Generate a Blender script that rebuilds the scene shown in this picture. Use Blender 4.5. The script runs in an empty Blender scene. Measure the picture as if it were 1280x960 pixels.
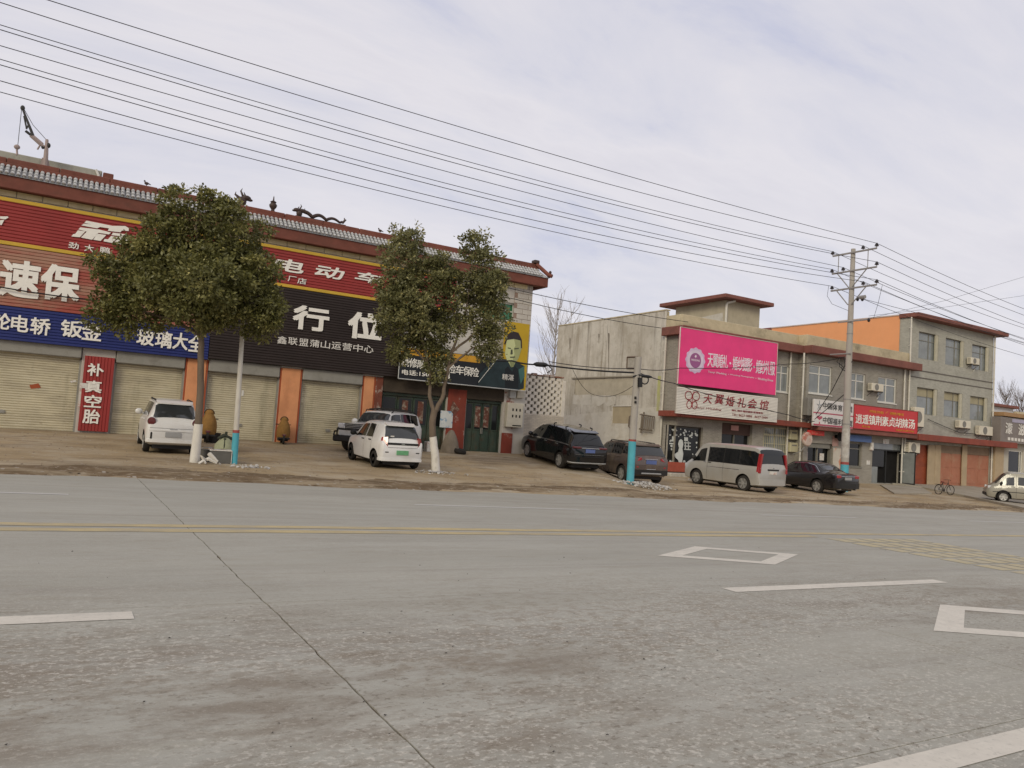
import bpy, bmesh, math, random
from mathutils import Vector, Matrix
random.seed(7)
SC = bpy.context.scene
COL = SC.collection
R = math.radians

# ---------------------------------------------------------------- camera
CAM = Vector((0, 0, 1.5))
FPX, PITCH, ROLL, YAW = 951.9, 0.06048, 0.06693, 0.53638
_fw = Vector((math.sin(YAW)*math.cos(PITCH), math.cos(YAW)*math.cos(PITCH), math.sin(PITCH)))
_r0 = Vector((math.cos(YAW), -math.sin(YAW), 0)); _u0 = _r0.cross(_fw)
_rt = _r0*math.cos(ROLL) + _u0*math.sin(ROLL)
_up = -_r0*math.sin(ROLL) + _u0*math.cos(ROLL)
cam = bpy.data.objects.new('camera', bpy.data.cameras.new('camera'))
COL.objects.link(cam)
m = Matrix((( _rt.x, _up.x, -_fw.x, 0), (_rt.y, _up.y, -_fw.y, 0), (_rt.z, _up.z, -_fw.z, 1.5), (0, 0, 0, 1)))
cam.matrix_world = m
cam.data.sensor_width = 36.0
cam.data.lens = FPX/1280*36.0
cam.data.clip_end = 3000; cam.data.clip_start = .05
SC.camera = cam

def ray(px, py): return _fw + _rt*((px-640)/FPX) + _up*((480-py)/FPX)
def FP(px, py, Y):                      # sight line met with the facade plane at distance Y
    v = ray(px, py); return CAM + v*(Y/v.y)
def FX(px, py, X):
    v = ray(px, py); return CAM + v*(X/v.x)

# ---------------------------------------------------------------- sky and sun (bright overcast)
SUN_EL, SUN_AZ = R(27), R(232)
w = bpy.data.worlds.new('World'); SC.world = w; w.use_nodes = True
nt = w.node_tree; nt.nodes.clear()
def N(nt, t, **k):
    n = nt.nodes.new(t)
    for a, b in k.items(): setattr(n, a, b)
    return n
out = N(nt, 'ShaderNodeOutputWorld')
sky = N(nt, 'ShaderNodeTexSky', sky_type='NISHITA'); sky.sun_disc = False
sky.sun_elevation = SUN_EL; sky.sun_rotation = SUN_AZ
sky.air_density = 1.0; sky.dust_density = 2.0
bg1 = N(nt, 'ShaderNodeBackground'); bg1.inputs[1].default_value = .10
nt.links.new(sky.outputs[0], bg1.inputs[0])
tc = N(nt, 'ShaderNodeTexCoord'); sep = N(nt, 'ShaderNodeSeparateXYZ')
nt.links.new(tc.outputs['Generated'], sep.inputs[0])
zz = N(nt, 'ShaderNodeMath', operation='MAXIMUM'); zz.inputs[1].default_value = 0.0
nt.links.new(sep.outputs[2], zz.inputs[0])
za = N(nt, 'ShaderNodeMath', operation='ADD'); za.inputs[1].default_value = .22
nt.links.new(zz.outputs[0], za.inputs[0])
dx = N(nt, 'ShaderNodeMath', operation='DIVIDE'); dy = N(nt, 'ShaderNodeMath', operation='DIVIDE')
nt.links.new(sep.outputs[0], dx.inputs[0]); nt.links.new(za.outputs[0], dx.inputs[1])
nt.links.new(sep.outputs[1], dy.inputs[0]); nt.links.new(za.outputs[0], dy.inputs[1])
cb = N(nt, 'ShaderNodeCombineXYZ'); nt.links.new(dx.outputs[0], cb.inputs[0]); nt.links.new(dy.outputs[0], cb.inputs[1])
mp = N(nt, 'ShaderNodeMapping'); mp.inputs['Rotation'].default_value = (0, 0, R(20)); mp.inputs['Scale'].default_value = (.62, 1.5, 1)
mp.inputs['Location'].default_value = (3.1, 1.7, 0)
nt.links.new(cb.outputs[0], mp.inputs[0])
nz = N(nt, 'ShaderNodeTexNoise'); nz.inputs['Scale'].default_value = 1.5; nz.inputs['Detail'].default_value = 8; nz.inputs['Roughness'].default_value = .6
nz.inputs['Distortion'].default_value = .35
nt.links.new(mp.outputs[0], nz.inputs[0])
cr = N(nt, 'ShaderNodeValToRGB')
cr.color_ramp.elements[0].position = .30; cr.color_ramp.elements[0].color = (.57, .59, .745, 1)
cr.color_ramp.elements[1].position = .56; cr.color_ramp.elements[1].color = (.83, .80, .84, 1)
e = cr.color_ramp.elements.new(.42); e.color = (.735, .725, .80, 1)
e = cr.color_ramp.elements.new(.70); e.color = (.76, .735, .79, 1)
nt.links.new(nz.outputs[0], cr.inputs[0])
bg2 = N(nt, 'ShaderNodeBackground'); bg2.inputs[1].default_value = 1.0
nt.links.new(cr.outputs[0], bg2.inputs[0])
mx = N(nt, 'ShaderNodeMixShader'); mx.inputs[0].default_value = .9
nt.links.new(bg1.outputs[0], mx.inputs[1]); nt.links.new(bg2.outputs[0], mx.inputs[2])
nt.links.new(mx.outputs[0], out.inputs[0])
sl = bpy.data.lights.new('sun', 'SUN'); sl.energy = 1.5; sl.angle = R(18); sl.color = (1, .91, .69)
so = bpy.data.objects.new('sun', sl); COL.objects.link(so)
sd = Vector((math.sin(SUN_AZ)*math.cos(SUN_EL), math.cos(SUN_AZ)*math.cos(SUN_EL), math.sin(SUN_EL)))
so.rotation_euler = sd.to_track_quat('Z', 'Y').to_euler(); so.location = sd*60
SC.view_settings.view_transform = 'Standard'; SC.view_settings.look = 'None'
SC.view_settings.exposure = 0.0; SC.view_settings.gamma = 1.0
SC.view_settings.use_curve_mapping = False
SC.render.engine = 'CYCLES'
SC.cycles.max_bounces = 5; SC.cycles.diffuse_bounces = 3; SC.cycles.glossy_bounces = 3
SC.cycles.use_denoising = True

# ---------------------------------------------------------------- materials
def lin(c):
    return tuple((v/255/12.92 if v/255 <= .04045 else ((v/255+.055)/1.055)**2.4) for v in c)
MATS = {}
def mat(name, col, rough=.8, var=.12, scale=2.0, bump=0.0, bscale=40, metal=0.0, spec=.3, dirt=None, stretch=(1, 1, 1), coat=0.0, brick=None, tint=0.0, speck=None):
    """col linear rgb; dirt = list of (colour, scale, low, high, stretch, amount); brick = (scale, mortar colour, w, h, mortar size)"""
    if name in MATS: return MATS[name]
    m = bpy.data.materials.new(name); m.use_nodes = True
    nt = m.node_tree; L = nt.links; b = nt.nodes['Principled BSDF']
    b.inputs['Roughness'].default_value = rough; b.inputs['Metallic'].default_value = metal
    b.inputs['Specular IOR Level'].default_value = spec
    if coat: b.inputs['Coat Weight'].default_value = coat; b.inputs['Coat Roughness'].default_value = .08
    tc = N(nt, 'ShaderNodeTexCoord')
    mp = N(nt, 'ShaderNodeMapping'); mp.inputs['Scale'].default_value = stretch
    L.new(tc.outputs['Object'], mp.inputs[0])
    nz = N(nt, 'ShaderNodeTexNoise'); nz.inputs['Scale'].default_value = scale; nz.inputs['Detail'].default_value = 7; nz.inputs['Roughness'].default_value = .65
    L.new(mp.outputs[0], nz.inputs[0])
    mr = N(nt, 'ShaderNodeMapRange'); mr.inputs[1].default_value = .3; mr.inputs[2].default_value = .7
    mr.inputs[3].default_value = 1-var; mr.inputs[4].default_value = 1+var
    L.new(nz.outputs[0], mr.inputs[0])
    last = None
    if brick:
        sc, mcol, bw, bh, ms = brick
        sx = N(nt, 'ShaderNodeSeparateXYZ'); L.new(tc.outputs['Object'], sx.inputs[0])
        ad = N(nt, 'ShaderNodeMath', operation='ADD'); L.new(sx.outputs[0], ad.inputs[0]); L.new(sx.outputs[1], ad.inputs[1])
        cx = N(nt, 'ShaderNodeCombineXYZ'); L.new(ad.outputs[0], cx.inputs[0]); L.new(sx.outputs[2], cx.inputs[1])
        bt = N(nt, 'ShaderNodeTexBrick'); L.new(cx.outputs[0], bt.inputs[0])
        bt.inputs['Scale'].default_value = sc; bt.inputs['Brick Width'].default_value = bw; bt.inputs['Row Height'].default_value = bh
        bt.inputs['Mortar Size'].default_value = ms; bt.inputs['Mortar'].default_value = (*mcol, 1)
        bt.inputs['Color1'].default_value = (*[v*.9 for v in col], 1); bt.inputs['Color2'].default_value = (*[min(1, v*1.1) for v in col], 1)
        last = bt.outputs[0]
    if last is None:
        rgb = N(nt, 'ShaderNodeRGB'); rgb.outputs[0].default_value = (*col, 1); last = rgb.outputs[0]
    if tint:
        at = N(nt, 'ShaderNodeAttribute', attribute_name='tint')
        mt = N(nt, 'ShaderNodeMapRange'); mt.inputs[3].default_value = 1-tint; mt.inputs[4].default_value = 1+tint
        L.new(at.outputs['Fac'], mt.inputs[0])
        vm0 = N(nt, 'ShaderNodeVectorMath', operation='SCALE'); L.new(last, vm0.inputs[0]); L.new(mt.outputs[0], vm0.inputs['Scale']); last = vm0.outputs[0]
    vm = N(nt, 'ShaderNodeVectorMath', operation='SCALE'); L.new(last, vm.inputs[0]); L.new(mr.outputs[0], vm.inputs['Scale'])
    last = vm.outputs[0]
    for d in (dirt or []):
        dc, ds, lo, hi, st, amt = d[:6]
        mp2 = N(nt, 'ShaderNodeMapping'); mp2.inputs['Scale'].default_value = st; mp2.inputs['Location'].default_value = (ds*1.7, 3.1, ds)
        L.new(tc.outputs['Object'], mp2.inputs[0])
        n2 = N(nt, 'ShaderNodeTexNoise'); n2.inputs['Scale'].default_value = ds; n2.inputs['Detail'].default_value = 8; n2.inputs['Roughness'].default_value = .7
        L.new(mp2.outputs[0], n2.inputs[0])
        r2 = N(nt, 'ShaderNodeMapRange'); r2.inputs[1].default_value = lo; r2.inputs[2].default_value = hi; r2.inputs[3].default_value = 0; r2.inputs[4].default_value = amt
        L.new(n2.outputs[0], r2.inputs[0])
        fac = r2.outputs[0]
        if len(d) > 6:                                      # wear confined to patches
            if d[6][0] == 'y':                              # wear that belongs to the near lane
                sy = N(nt, 'ShaderNodeSeparateXYZ'); L.new(tc.outputs['Object'], sy.inputs[0]); ry = N(nt, 'ShaderNodeMapRange', interpolation_type='SMOOTHSTEP'); ry.inputs[1].default_value = d[6][1]; ry.inputs[2].default_value = d[6][2]; ry.inputs[3].default_value = 1; ry.inputs[4].default_value = d[6][3]
                L.new(sy.outputs[1], ry.inputs[0]); my = N(nt, 'ShaderNodeMath', operation='MULTIPLY'); L.new(fac, my.inputs[0]); L.new(ry.outputs[0], my.inputs[1]); fac = my.outputs[0]; d = d[:6]+d[7:]
        if len(d) > 6:
            ms_, mlo, mhi, mst = d[6]
            mp3 = N(nt, 'ShaderNodeMapping'); mp3.inputs['Scale'].default_value = mst; mp3.inputs['Location'].default_value = (5.3, ms_*9, 1.1); L.new(tc.outputs['Object'], mp3.inputs[0])
            n3 = N(nt, 'ShaderNodeTexNoise'); n3.inputs['Scale'].default_value = ms_; n3.inputs['Detail'].default_value = 4; L.new(mp3.outputs[0], n3.inputs[0])
            r3 = N(nt, 'ShaderNodeMapRange'); r3.inputs[1].default_value = mlo; r3.inputs[2].default_value = mhi; L.new(n3.outputs[0], r3.inputs[0])
            mm = N(nt, 'ShaderNodeMath', operation='MULTIPLY'); L.new(fac, mm.inputs[0]); L.new(r3.outputs[0], mm.inputs[1]); fac = mm.outputs[0]
        mi = N(nt, 'ShaderNodeMix', data_type='RGBA'); L.new(fac, mi.inputs[0]); L.new(last, mi.inputs[6]); mi.inputs[7].default_value = (*dc, 1)
        last = mi.outputs[2]
    for sp in (speck or []):
        scol, ssc, thr, amt = sp
        vo = N(nt, 'ShaderNodeTexVoronoi'); vo.inputs['Scale'].default_value = ssc; L.new(tc.outputs['Object'], vo.inputs[0])
        sx = N(nt, 'ShaderNodeSeparateColor'); L.new(vo.outputs['Color'], sx.inputs[0])
        g1 = N(nt, 'ShaderNodeMath', operation='GREATER_THAN'); g1.inputs[1].default_value = thr; L.new(sx.outputs[0], g1.inputs[0])
        l1 = N(nt, 'ShaderNodeMath', operation='LESS_THAN'); l1.inputs[1].default_value = .38; L.new(vo.outputs['Distance'], l1.inputs[0])
        mu = N(nt, 'ShaderNodeMath', operation='MULTIPLY'); L.new(g1.outputs[0], mu.inputs[0]); L.new(l1.outputs[0], mu.inputs[1])
        m3 = N(nt, 'ShaderNodeMath', operation='MULTIPLY'); L.new(mu.outputs[0], m3.inputs[0]); m3.inputs[1].default_value = amt
        mi = N(nt, 'ShaderNodeMix', data_type='RGBA'); L.new(m3.outputs[0], mi.inputs[0]); L.new(last, mi.inputs[6]); mi.inputs[7].default_value = (*scol, 1)
        last = mi.outputs[2]
    L.new(last, b.inputs['Base Color'])
    if bump:
        nb = N(nt, 'ShaderNodeTexNoise'); nb.inputs['Scale'].default_value = bscale; nb.inputs['Detail'].default_value = 5
        L.new(tc.outputs['Object'], nb.inputs[0])
        bu = N(nt, 'ShaderNodeBump'); bu.inputs['Strength'].default_value = bump; bu.inputs['Distance'].default_value = .02
        L.new(nb.outputs[0], bu.inputs['Height']); L.new(bu.outputs[0], b.inputs['Normal'])
    MATS[name] = m
    return m

# ---------------------------------------------------------------- mesh builder
class MB:
    def __init__(s): s.v = []; s.f = []; s.t = []
    def quad(s, *p):
        i = len(s.v); s.v += [tuple(q) for q in p]; s.f.append(tuple(range(i, i+len(p)))); return s
    def box(s, x0, x1, y0, y1, z0, z1):
        i = len(s.v)
        s.v += [(x0, y0, z0), (x1, y0, z0), (x1, y1, z0), (x0, y1, z0), (x0, y0, z1), (x1, y0, z1), (x1, y1, z1), (x0, y1, z1)]
        for f in ((0, 3, 2, 1), (4, 5, 6, 7), (0, 1, 5, 4), (1, 2, 6, 5), (2, 3, 7, 6), (3, 0, 4, 7)): s.f.append(tuple(i+k for k in f))
        return s
    def bbox(s, x0, x1, y0, y1, z0, z1, b=.01):           # box with chamfered edges (24 corners)
        bm = bmesh.new(); bmesh.ops.create_cube(bm, size=1)
        for v in bm.verts: v.co = Vector(((x0+x1)/2+v.co.x*(x1-x0), (y0+y1)/2+v.co.y*(y1-y0), (z0+z1)/2+v.co.z*(z1-z0)))
        bmesh.ops.bevel(bm, geom=bm.edges[:], offset=b, segments=1, affect='EDGES')
        s.addbm(bm); return s
    def addbm(s, bm):
        i = len(s.v); bm.verts.index_update()
        s.v += [tuple(v.co) for v in bm.verts]
        for f in bm.faces: s.f.append(tuple(i+v.index for v in f.verts))
        bm.free()
    def prism(s, pts, d):                                  # pts: closed 3-D outline, d: extrusion vector
        i = len(s.v); n = len(pts); d = Vector(d)
        s.v += [tuple(p) for p in pts] + [tuple(Vector(p)+d) for p in pts]
        s.f.append(tuple(i+k for k in range(n))); s.f.append(tuple(i+n+k for k in reversed(range(n))))
        for k in range(n): s.f.append((i+k, i+n+k, i+n+(k+1) % n, i+(k+1) % n))
        return s
    def tube(s, pts, r, n=6, caps=True):
        pts = [Vector(p) for p in pts]; rr = r if isinstance(r, (list, tuple)) else [r]*len(pts)
        i = len(s.v); prev = None
        for k, p in enumerate(pts):
            t = (pts[min(k+1, len(pts)-1)]-pts[max(k-1, 0)]).normalized()
            if prev is None:
                a = Vector((0, 0, 1)) if abs(t.z) < .9 else Vector((1, 0, 0)); u = t.cross(a).normalized()
            else:
                u = (prev - t*prev.dot(t)).normalized()
            prev = u; q = t.cross(u)
            for j in range(n):
                an = 2*math.pi*j/n; s.v.append(tuple(p+(u*math.cos(an)+q*math.sin(an))*rr[k]))
        for k in range(len(pts)-1):
            for j in range(n):
                s.f.append((i+k*n+j, i+k*n+(j+1) % n, i+(k+1)*n+(j+1) % n, i+(k+1)*n+j))
        if caps:
            s.f.append(tuple(i+j for j in reversed(range(n)))); e = i+(len(pts)-1)*n
            s.f.append(tuple(e+j for j in range(n)))
        return s
    def lathe(s, c, axis, prof, n=16):                     # prof: list of (radius, offset along axis)
        c = Vector(c); ax = Vector(axis).normalized()
        a = Vector((0, 0, 1)) if abs(ax.z) < .9 else Vector((1, 0, 0)); u = ax.cross(a).normalized(); q = ax.cross(u)
        i = len(s.v)
        for r_, h in prof:
            for j in range(n):
                an = 2*math.pi*j/n; s.v.append(tuple(c+ax*h+(u*math.cos(an)+q*math.sin(an))*r_))
        for k in range(len(prof)-1):
            for j in range(n): s.f.append((i+k*n+j, i+k*n+(j+1) % n, i+(k+1)*n+(j+1) % n, i+(k+1)*n+j))
        s.f.append(tuple(i+j for j in reversed(range(n)))); e = i+(len(prof)-1)*n
        s.f.append(tuple(e+j for j in range(n)))
        return s
    def ell(s, c, rx, ry, rz, n=10, m_=6, rot=0):
        i = len(s.v); c = Vector(c); cr_, sr_ = math.cos(rot), math.sin(rot)
        for k in range(m_+1):
            th = math.pi*k/m_
            for j in range(n):
                an = 2*math.pi*j/n; x, y = rx*math.sin(th)*math.cos(an), ry*math.sin(th)*math.sin(an)
                s.v.append((c.x+x*cr_-y*sr_, c.y+x*sr_+y*cr_, c.z+rz*math.cos(th)))
        for k in range(m_):
            for j in range(n): s.f.append((i+k*n+j, i+(k+1)*n+j, i+(k+1)*n+(j+1) % n, i+k*n+(j+1) % n))
        return s
    def build(s, name, m, parent=None, smooth=False):
        me = bpy.data.meshes.new(name); me.from_pydata(s.v, [], s.f)
        o = link(name, me, m, parent)
        if smooth: smoothen(o, smooth if isinstance(smooth, (int, float)) and smooth is not True else 40)
        return o
def smoothen(o, deg=40):
    me = o.data
    for p in me.polygons: p.use_smooth = True
    if hasattr(me, 'set_sharp_from_angle'): me.set_sharp_from_angle(angle=R(deg))
WORLDMAT = {}
def link(name, me, m, parent=None):
    me.validate(clean_customdata=False); me.update()
    bm = bmesh.new(); bm.from_mesh(me); bmesh.ops.remove_doubles(bm, verts=bm.verts[:], dist=1e-5)
    bmesh.ops.recalc_face_normals(bm, faces=bm.faces[:]); bm.to_mesh(me); bm.free()
    o = bpy.data.objects.new(name, me); COL.objects.link(o)
    if m is not None and not len(me.materials): me.materials.append(m)
    if parent is not None: adopt(o, parent)
    return o
def adopt(o, parent):
    o.parent = parent
    if parent.get('_world'): o.matrix_parent_inverse = Matrix.Translation(parent.location).inverted()
def tag(o, label=None, cat=None, group=None, kind=None):
    if label: o['label'] = label
    if cat: o['category'] = cat
    if group: o['group'] = group
    if kind: o['kind'] = kind
    return o
def thing(name, loc, label, cat, group=None, rz=None):
    """Empty at the thing's base. rz None: children are given in world coordinates; else children are in the thing's own frame."""
    o = bpy.data.objects.new(name, None); COL.objects.link(o); o.location = loc; o.empty_display_size = .2
    if rz is None: o['_world'] = 1
    else: o.rotation_euler = (0, 0, rz)
    return tag(o, label, cat, group)
def struct(o): o['kind'] = 'structure'; return o
def inst(src, name, loc, parent, rot=None, scale=None):    # alike piece sharing mesh data
    o = bpy.data.objects.new(name, src.data); COL.objects.link(o)
    adopt(o, parent); o.location = loc
    if rot: o.rotation_euler = rot
    if scale: o.scale = scale
    return o

# ---------------------------------------------------------------- lettering
_tc = bpy.data.curves.new('lettering', 'FONT'); _to = bpy.data.objects.new('lettering', _tc); COL.objects.link(_to)
def text_mesh(body, bold=.02, shear=0.0, depth=.0):
    _tc.body = body; _tc.offset = bold; _tc.shear = shear; _tc.extrude = depth; _tc.resolution_u = 2; _tc.space_character = 1.0
    dg = bpy.context.evaluated_depsgraph_get(); dg.update()
    return bpy.data.meshes.new_from_object(_to.evaluated_get(dg))
def text(body, x0, x1, z0, z1, Y, m, parent, bold=.02, shear=0.0, depth=.012, name='lettering', tilt=0.0, vertical=False):
    """lettering fitted to a rectangle of a plane facing the road"""
    me = text_mesh(body, 0, shear, .0)
    xs = [v.co.x for v in me.vertices]; ys = [v.co.y for v in me.vertices]
    ax, bx, ay, by = min(xs), max(xs), min(ys), max(ys)
    bm = bmesh.new(); bm.from_mesh(me)
    d = bold*min(z1-z0, (x1-x0)*1.4)*.62
    for v in bm.verts:
        u = (v.co.x-ax)/(bx-ax); t = (v.co.y-ay)/(by-ay)
        v.co = Vector((x0+d+u*(x1-x0-2*d), Y, z0+d+t*(z1-z0-2*d)+tilt*u))
    if bold:                                               # heavier strokes: the glyph set again a stroke's breadth to each side
        src = bm.faces[:]
        for k, (sx, sz) in enumerate(((d, d), (-d, d), (d, -d), (-d, -d)), 1):
            g = bmesh.ops.duplicate(bm, geom=src)
            for v in g['geom']:
                if isinstance(v, bmesh.types.BMVert): v.co += Vector((sx, -.0006*k, sz))
    if depth:
        r_ = bmesh.ops.extrude_face_region(bm, geom=bm.faces[:])
        for v in [g for g in r_['geom'] if isinstance(g, bmesh.types.BMVert)]: v.co.y -= depth
    me2 = bpy.data.meshes.new(name); bm.to_mesh(me2); bm.free(); bpy.data.meshes.remove(me)
    return link(name, me2, m, parent)

# ---------------------------------------------------------------- ground
GRADE = .0195
def rz(x): return -GRADE*x
def sm(a, b, x):
    t = max(0, min(1, (x-a)/(b-a))); return t*t*(3-2*t)
def lerp_tab(tab, x):
    if x <= tab[0][0]: return tab[0][1]
    for (a, va), (b, vb) in zip(tab, tab[1:]):
        if x <= b: return va+(vb-va)*(x-a)/(b-a)
    return tab[-1][1]
STAB = [(17.6, 0), (18.3, .06), (19.4, .15), (22, .27), (24, .40), (25, .46), (29.3, .97), (30, 1)]
def base_z(x, y=29): k = sm(17.3, 19.5, x-.55*(y-22)); return .46*(1-k)-.28*k
def G(x, y):
    if y < 17.6: return rz(x)-.03
    if x > 60: b_ = -.28-GRADE*(x-60)
    elif x < -12: b_ = .46-GRADE*(x+12)
    else: b_ = base_z(x, y)
    z = rz(x)+(b_-rz(x))*lerp_tab(STAB, y)
    return z
def GP(px, py):
    v = ray(px, py); t = 8.0
    while t < 90:
        p = CAM+v*t
        if p.z <= max(G(p.x, p.y), rz(p.x)): break
        t += .02
    return p

C_CON = lin((158, 150, 139))
NL = ('y', 4.6, 7.6, .16)
M_ROAD = mat('worn concrete', (.346, .334, .292), rough=.85, var=.10, scale=.6, stretch=(.35, 1.3, 1), bump=.2, bscale=45, spec=.2,
   dirt=[((.305, .288, .24), .45, .47, .66, (.35, 1.5, 1), .5), ((.39, .378, .335), .8, .50, .70, (.2, 1.6, 1), .5), ((.235, .215, .19), 1.2, .53, .70, (.05, 2.3, 1), .5), ((.27, .245, .19), 3.2, .54, .70, (.35, 1.3, 1), .4),
         ((.21, .178, .14), 2.4, .44, .60, (.5, 1.2, 1), .8, NL, (.33, .40, .56, (.5, 1.3, 1))), ((.22, .185, .14), 11, .48, .58, (.6, 1, 1), .65, NL, (.5, .38, .55, (.6, 1, 1))), ((.52, .49, .43), 30, .53, .60, (.75, 1, 1), .75, NL, (.45, .38, .52, (.5, 1.2, 1))),
         ((.15, .125, .095), 23, .55, .63, (.7, 1, 1), .65, NL, (.6, .38, .55, (.5, 1, 1))), ((.44, .415, .37), 60, .57, .63, (.7, 1, 1), .4)])
M_DIRT = mat('packed earth', (.350, .268, .165), rough=.95, var=.14, scale=.8, bump=.35, bscale=14, spec=.1,
   dirt=[((.43, .375, .29), .35, .45, .65, (1, 1, 1), .8), ((.20, .148, .092), .55, .49, .64, (.4, 1.4, 1), .8), ((.165, .12, .075), 1.3, .56, .68, (.35, 1.6, 1), .7), ((.28, .215, .14), 3, .56, .7, (.6, 1.2, 1), .6), ((.40, .35, .27), 7, .58, .72, (1, 1, 1), .5)],
   speck=[((.45, .42, .37), 11, .95, .6)])
M_BANK = mat('dark bank earth', (.150, .106, .064), rough=.95, var=.25, scale=1.5, bump=.5, bscale=16, spec=.1, dirt=[((.34, .275, .185), .9, .46, .62, (.35, 1.6, 1), .85), ((.36, .30, .22), 5, .53, .64, (.7, 1, 1), .7)], speck=[((.42, .40, .36), 9, .96, .6)])
M_SHOULDER = mat('dusty shoulder', (.24, .205, .16), rough=.95, var=.15, scale=1, bump=.3, bscale=20, spec=.1)

# far ground out to the horizon, then the verge in front of the shops
gb = MB()
for (xa, xb) in ((-420, -60), (-60, 140), (140, 420)):
    for (ya, yb) in ((-420, -3), (-3, 70), (70, 700)):
        gb.quad((xa, ya, rz(xa)-.6), (xb, ya, rz(xb)-.6), (xb, yb, rz(xb)-.6), (xa, yb, rz(xa)-.6))
tag(gb.build('ground', M_DIRT), kind='structure')
def axis(segs):
    o = []
    for a, b, st in segs:
        n = max(1, round((b-a)/st)); o += [a+(b-a)*i/n for i in range(n)]
    return o+[segs[-1][1]]
def hn(x, y):
    return .5*math.sin(x*1.3+2*math.sin(y*.7))*math.sin(y*1.7+x*.31)+.3*math.sin(x*3.7+y*2.9)+.2*math.sin(x*7.1-y*5.3)
def sheet(name, xs, ys, f, m):
    b = MB(); nx = len(xs)
    for y in ys:
        for x in xs: b.v.append((x, y, f(x, y)))
    for j in range(len(ys)-1):
        for i in range(nx-1): b.f.append((j*nx+i, j*nx+i+1, (j+1)*nx+i+1, (j+1)*nx+i))
    o = b.build(name, m, smooth=60); return struct(o)
def edge_y(x): return 17.55+.035*min(max(x, 0), 40)+.22*math.sin(x*.55+.6)+.12*math.sin(x*1.9)
xs = axis([(-60, -8, 4), (-8, 60, .35), (60, 140, 4)]); ys = axis([(16.6, 21, .16), (21, 31, .4), (31, 70, 4)])
def vergez(x, y):
    e = edge_y(x)
    z = G(x, max(y, 17.6))
    z += .022*hn(x, y)*sm(17.5, 19, y)*(1-sm(27, 29, y))
    t = sm(e-.5, e+.25, y)
    return (rz(x)-.05)*(1-t)+(z+.012)*t
sheet('verge', xs, ys, vergez, M_DIRT)
# darker churned bank along the edge of the road
def bankz(x, y):
    c = edge_y(x)+.75+.1*math.sin(x*.9); h_ = (.85+.25*math.sin(x*.45))
    return vergez(x, y)+.045*(1-abs(y-c)/h_)+.02*hn(x*1.4, y*2)
sheet('bank', axis([(-12, 60, .25)]), axis([(16.8, 20.8, .12)]), bankz, M_BANK)
# road: concrete slabs with joints
road = bpy.data.objects.new('road', None); COL.objects.link(road); struct(road); road['_world'] = 1
def jag(x, y): return .005*math.sin(y*1.7+x*3)+.003*math.sin(y*7.3+x)+.0025*math.sin(y*19.7+2*x)   # joint edges are chipped, not ruled
def slab(x0, x1, y0, y1):
    g = .0042; P = []; n = max(6, int((y1-y0)/.09)); rg = random.Random(int(x0*10+y0*100))
    P.append((x0, y0+g)) if x0 < -50 else None
    def side(x, ya, yb, s_): return [(x+s_*(g+.004*rg.random()+(.012*rg.random() if rg.random() < .04 else 0))+jag(x, ya+(yb-ya)*k/n), ya+(yb-ya)*k/n) for k in range(n+1)]
    lo, hi = y0+g, y1-g
    right = [(x1, lo), (x1, hi)] if x1 > 100 else side(x1, lo, hi, -1)
    left = [(x0, hi), (x0, lo)] if x0 < -50 else side(x0, hi, lo, 1)
    P = right+left
    b = MB(); b.prism([(x, y, rz(x)) for x, y in P], (0, 0, -.2)); return b.build('road_slab', M_ROAD, road)
J1, J2 = 1.6, 6.75
for (y0, y1, cuts) in ((-3, 2.52, (J1, J2)), (2.52, 6.38, (J1, J2)), (6.38, 20.5, (J1,))):
    xx = [-60]+list(cuts)+[140]
    for a, b_ in zip(xx, xx[1:]): slab(a, b_, y0, y1)
b = MB(); b.quad((-60, -3, rz(-60)-.012), (140, -3, rz(140)-.012), (140, 20.4, rz(140)-.012), (-60, 20.4, rz(-60)-.012))
b.build('joint_filler', mat('joint dirt', (.14, .115, .085), rough=1, spec=.05), road)
sheet('near_verge', axis([(-60, 140, 5)]), axis([(-40, -2.9, 4)]), lambda x, y: rz(x)+.02, M_DIRT)

# painted markings
wear = [((.40, .38, .34), 2.2, .52, .70, (.4, 1.4, 1), .45), ((.36, .345, .30), 24, .54, .66, (1, 1, 1), .5)]
M_WHITE = mat('worn white road paint', (.58, .54, .47), rough=.8, var=.08, scale=6, dirt=wear)
M_WHITE2 = mat('faded white road paint', (.47, .455, .43), rough=.8, var=.08, scale=6, dirt=wear)
M_YEL = mat('worn yellow road paint', (.45, .365, .20), rough=.8, var=.1, scale=4, dirt=[((.30, .27, .22), 2.2, .44, .62, (.4, 1.5, 1), .8), ((.3, .28, .24), 20, .55, .66, (1, 1, 1), .6)])
def strip(name, pts, m, dz=.004):
    b = MB(); b.quad(*[(x, y, rz(x)+dz) for x, y in pts]); return struct(b.build(name, m))
def bar(name, x0, x1, y0, y1, m): return strip(name, [(x0, y0), (x1, y0), (x1, y1), (x0, y1)], m)
for x0 in (-3.59, 6.66): bar('lane_dash', x0, x0+4.2, 6.03, 6.25, M_WHITE)
for k in range(-1, 6): bar('lane_dash', 6.35+10.15*k, 6.35+10.15*k+4.1, 14.12, 14.27, M_WHITE2)
bar('edge_line', 32.5, 37.5, 16.65, 16.8, M_WHITE2)
bar('edge_line', -40, 60, 2.22, 2.42, M_WHITE)
bar('centre_line', -50, 13.6, 10.20, 10.45, M_YEL); bar('centre_line', -50, 90, 10.62, 10.87, M_YEL)
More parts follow.
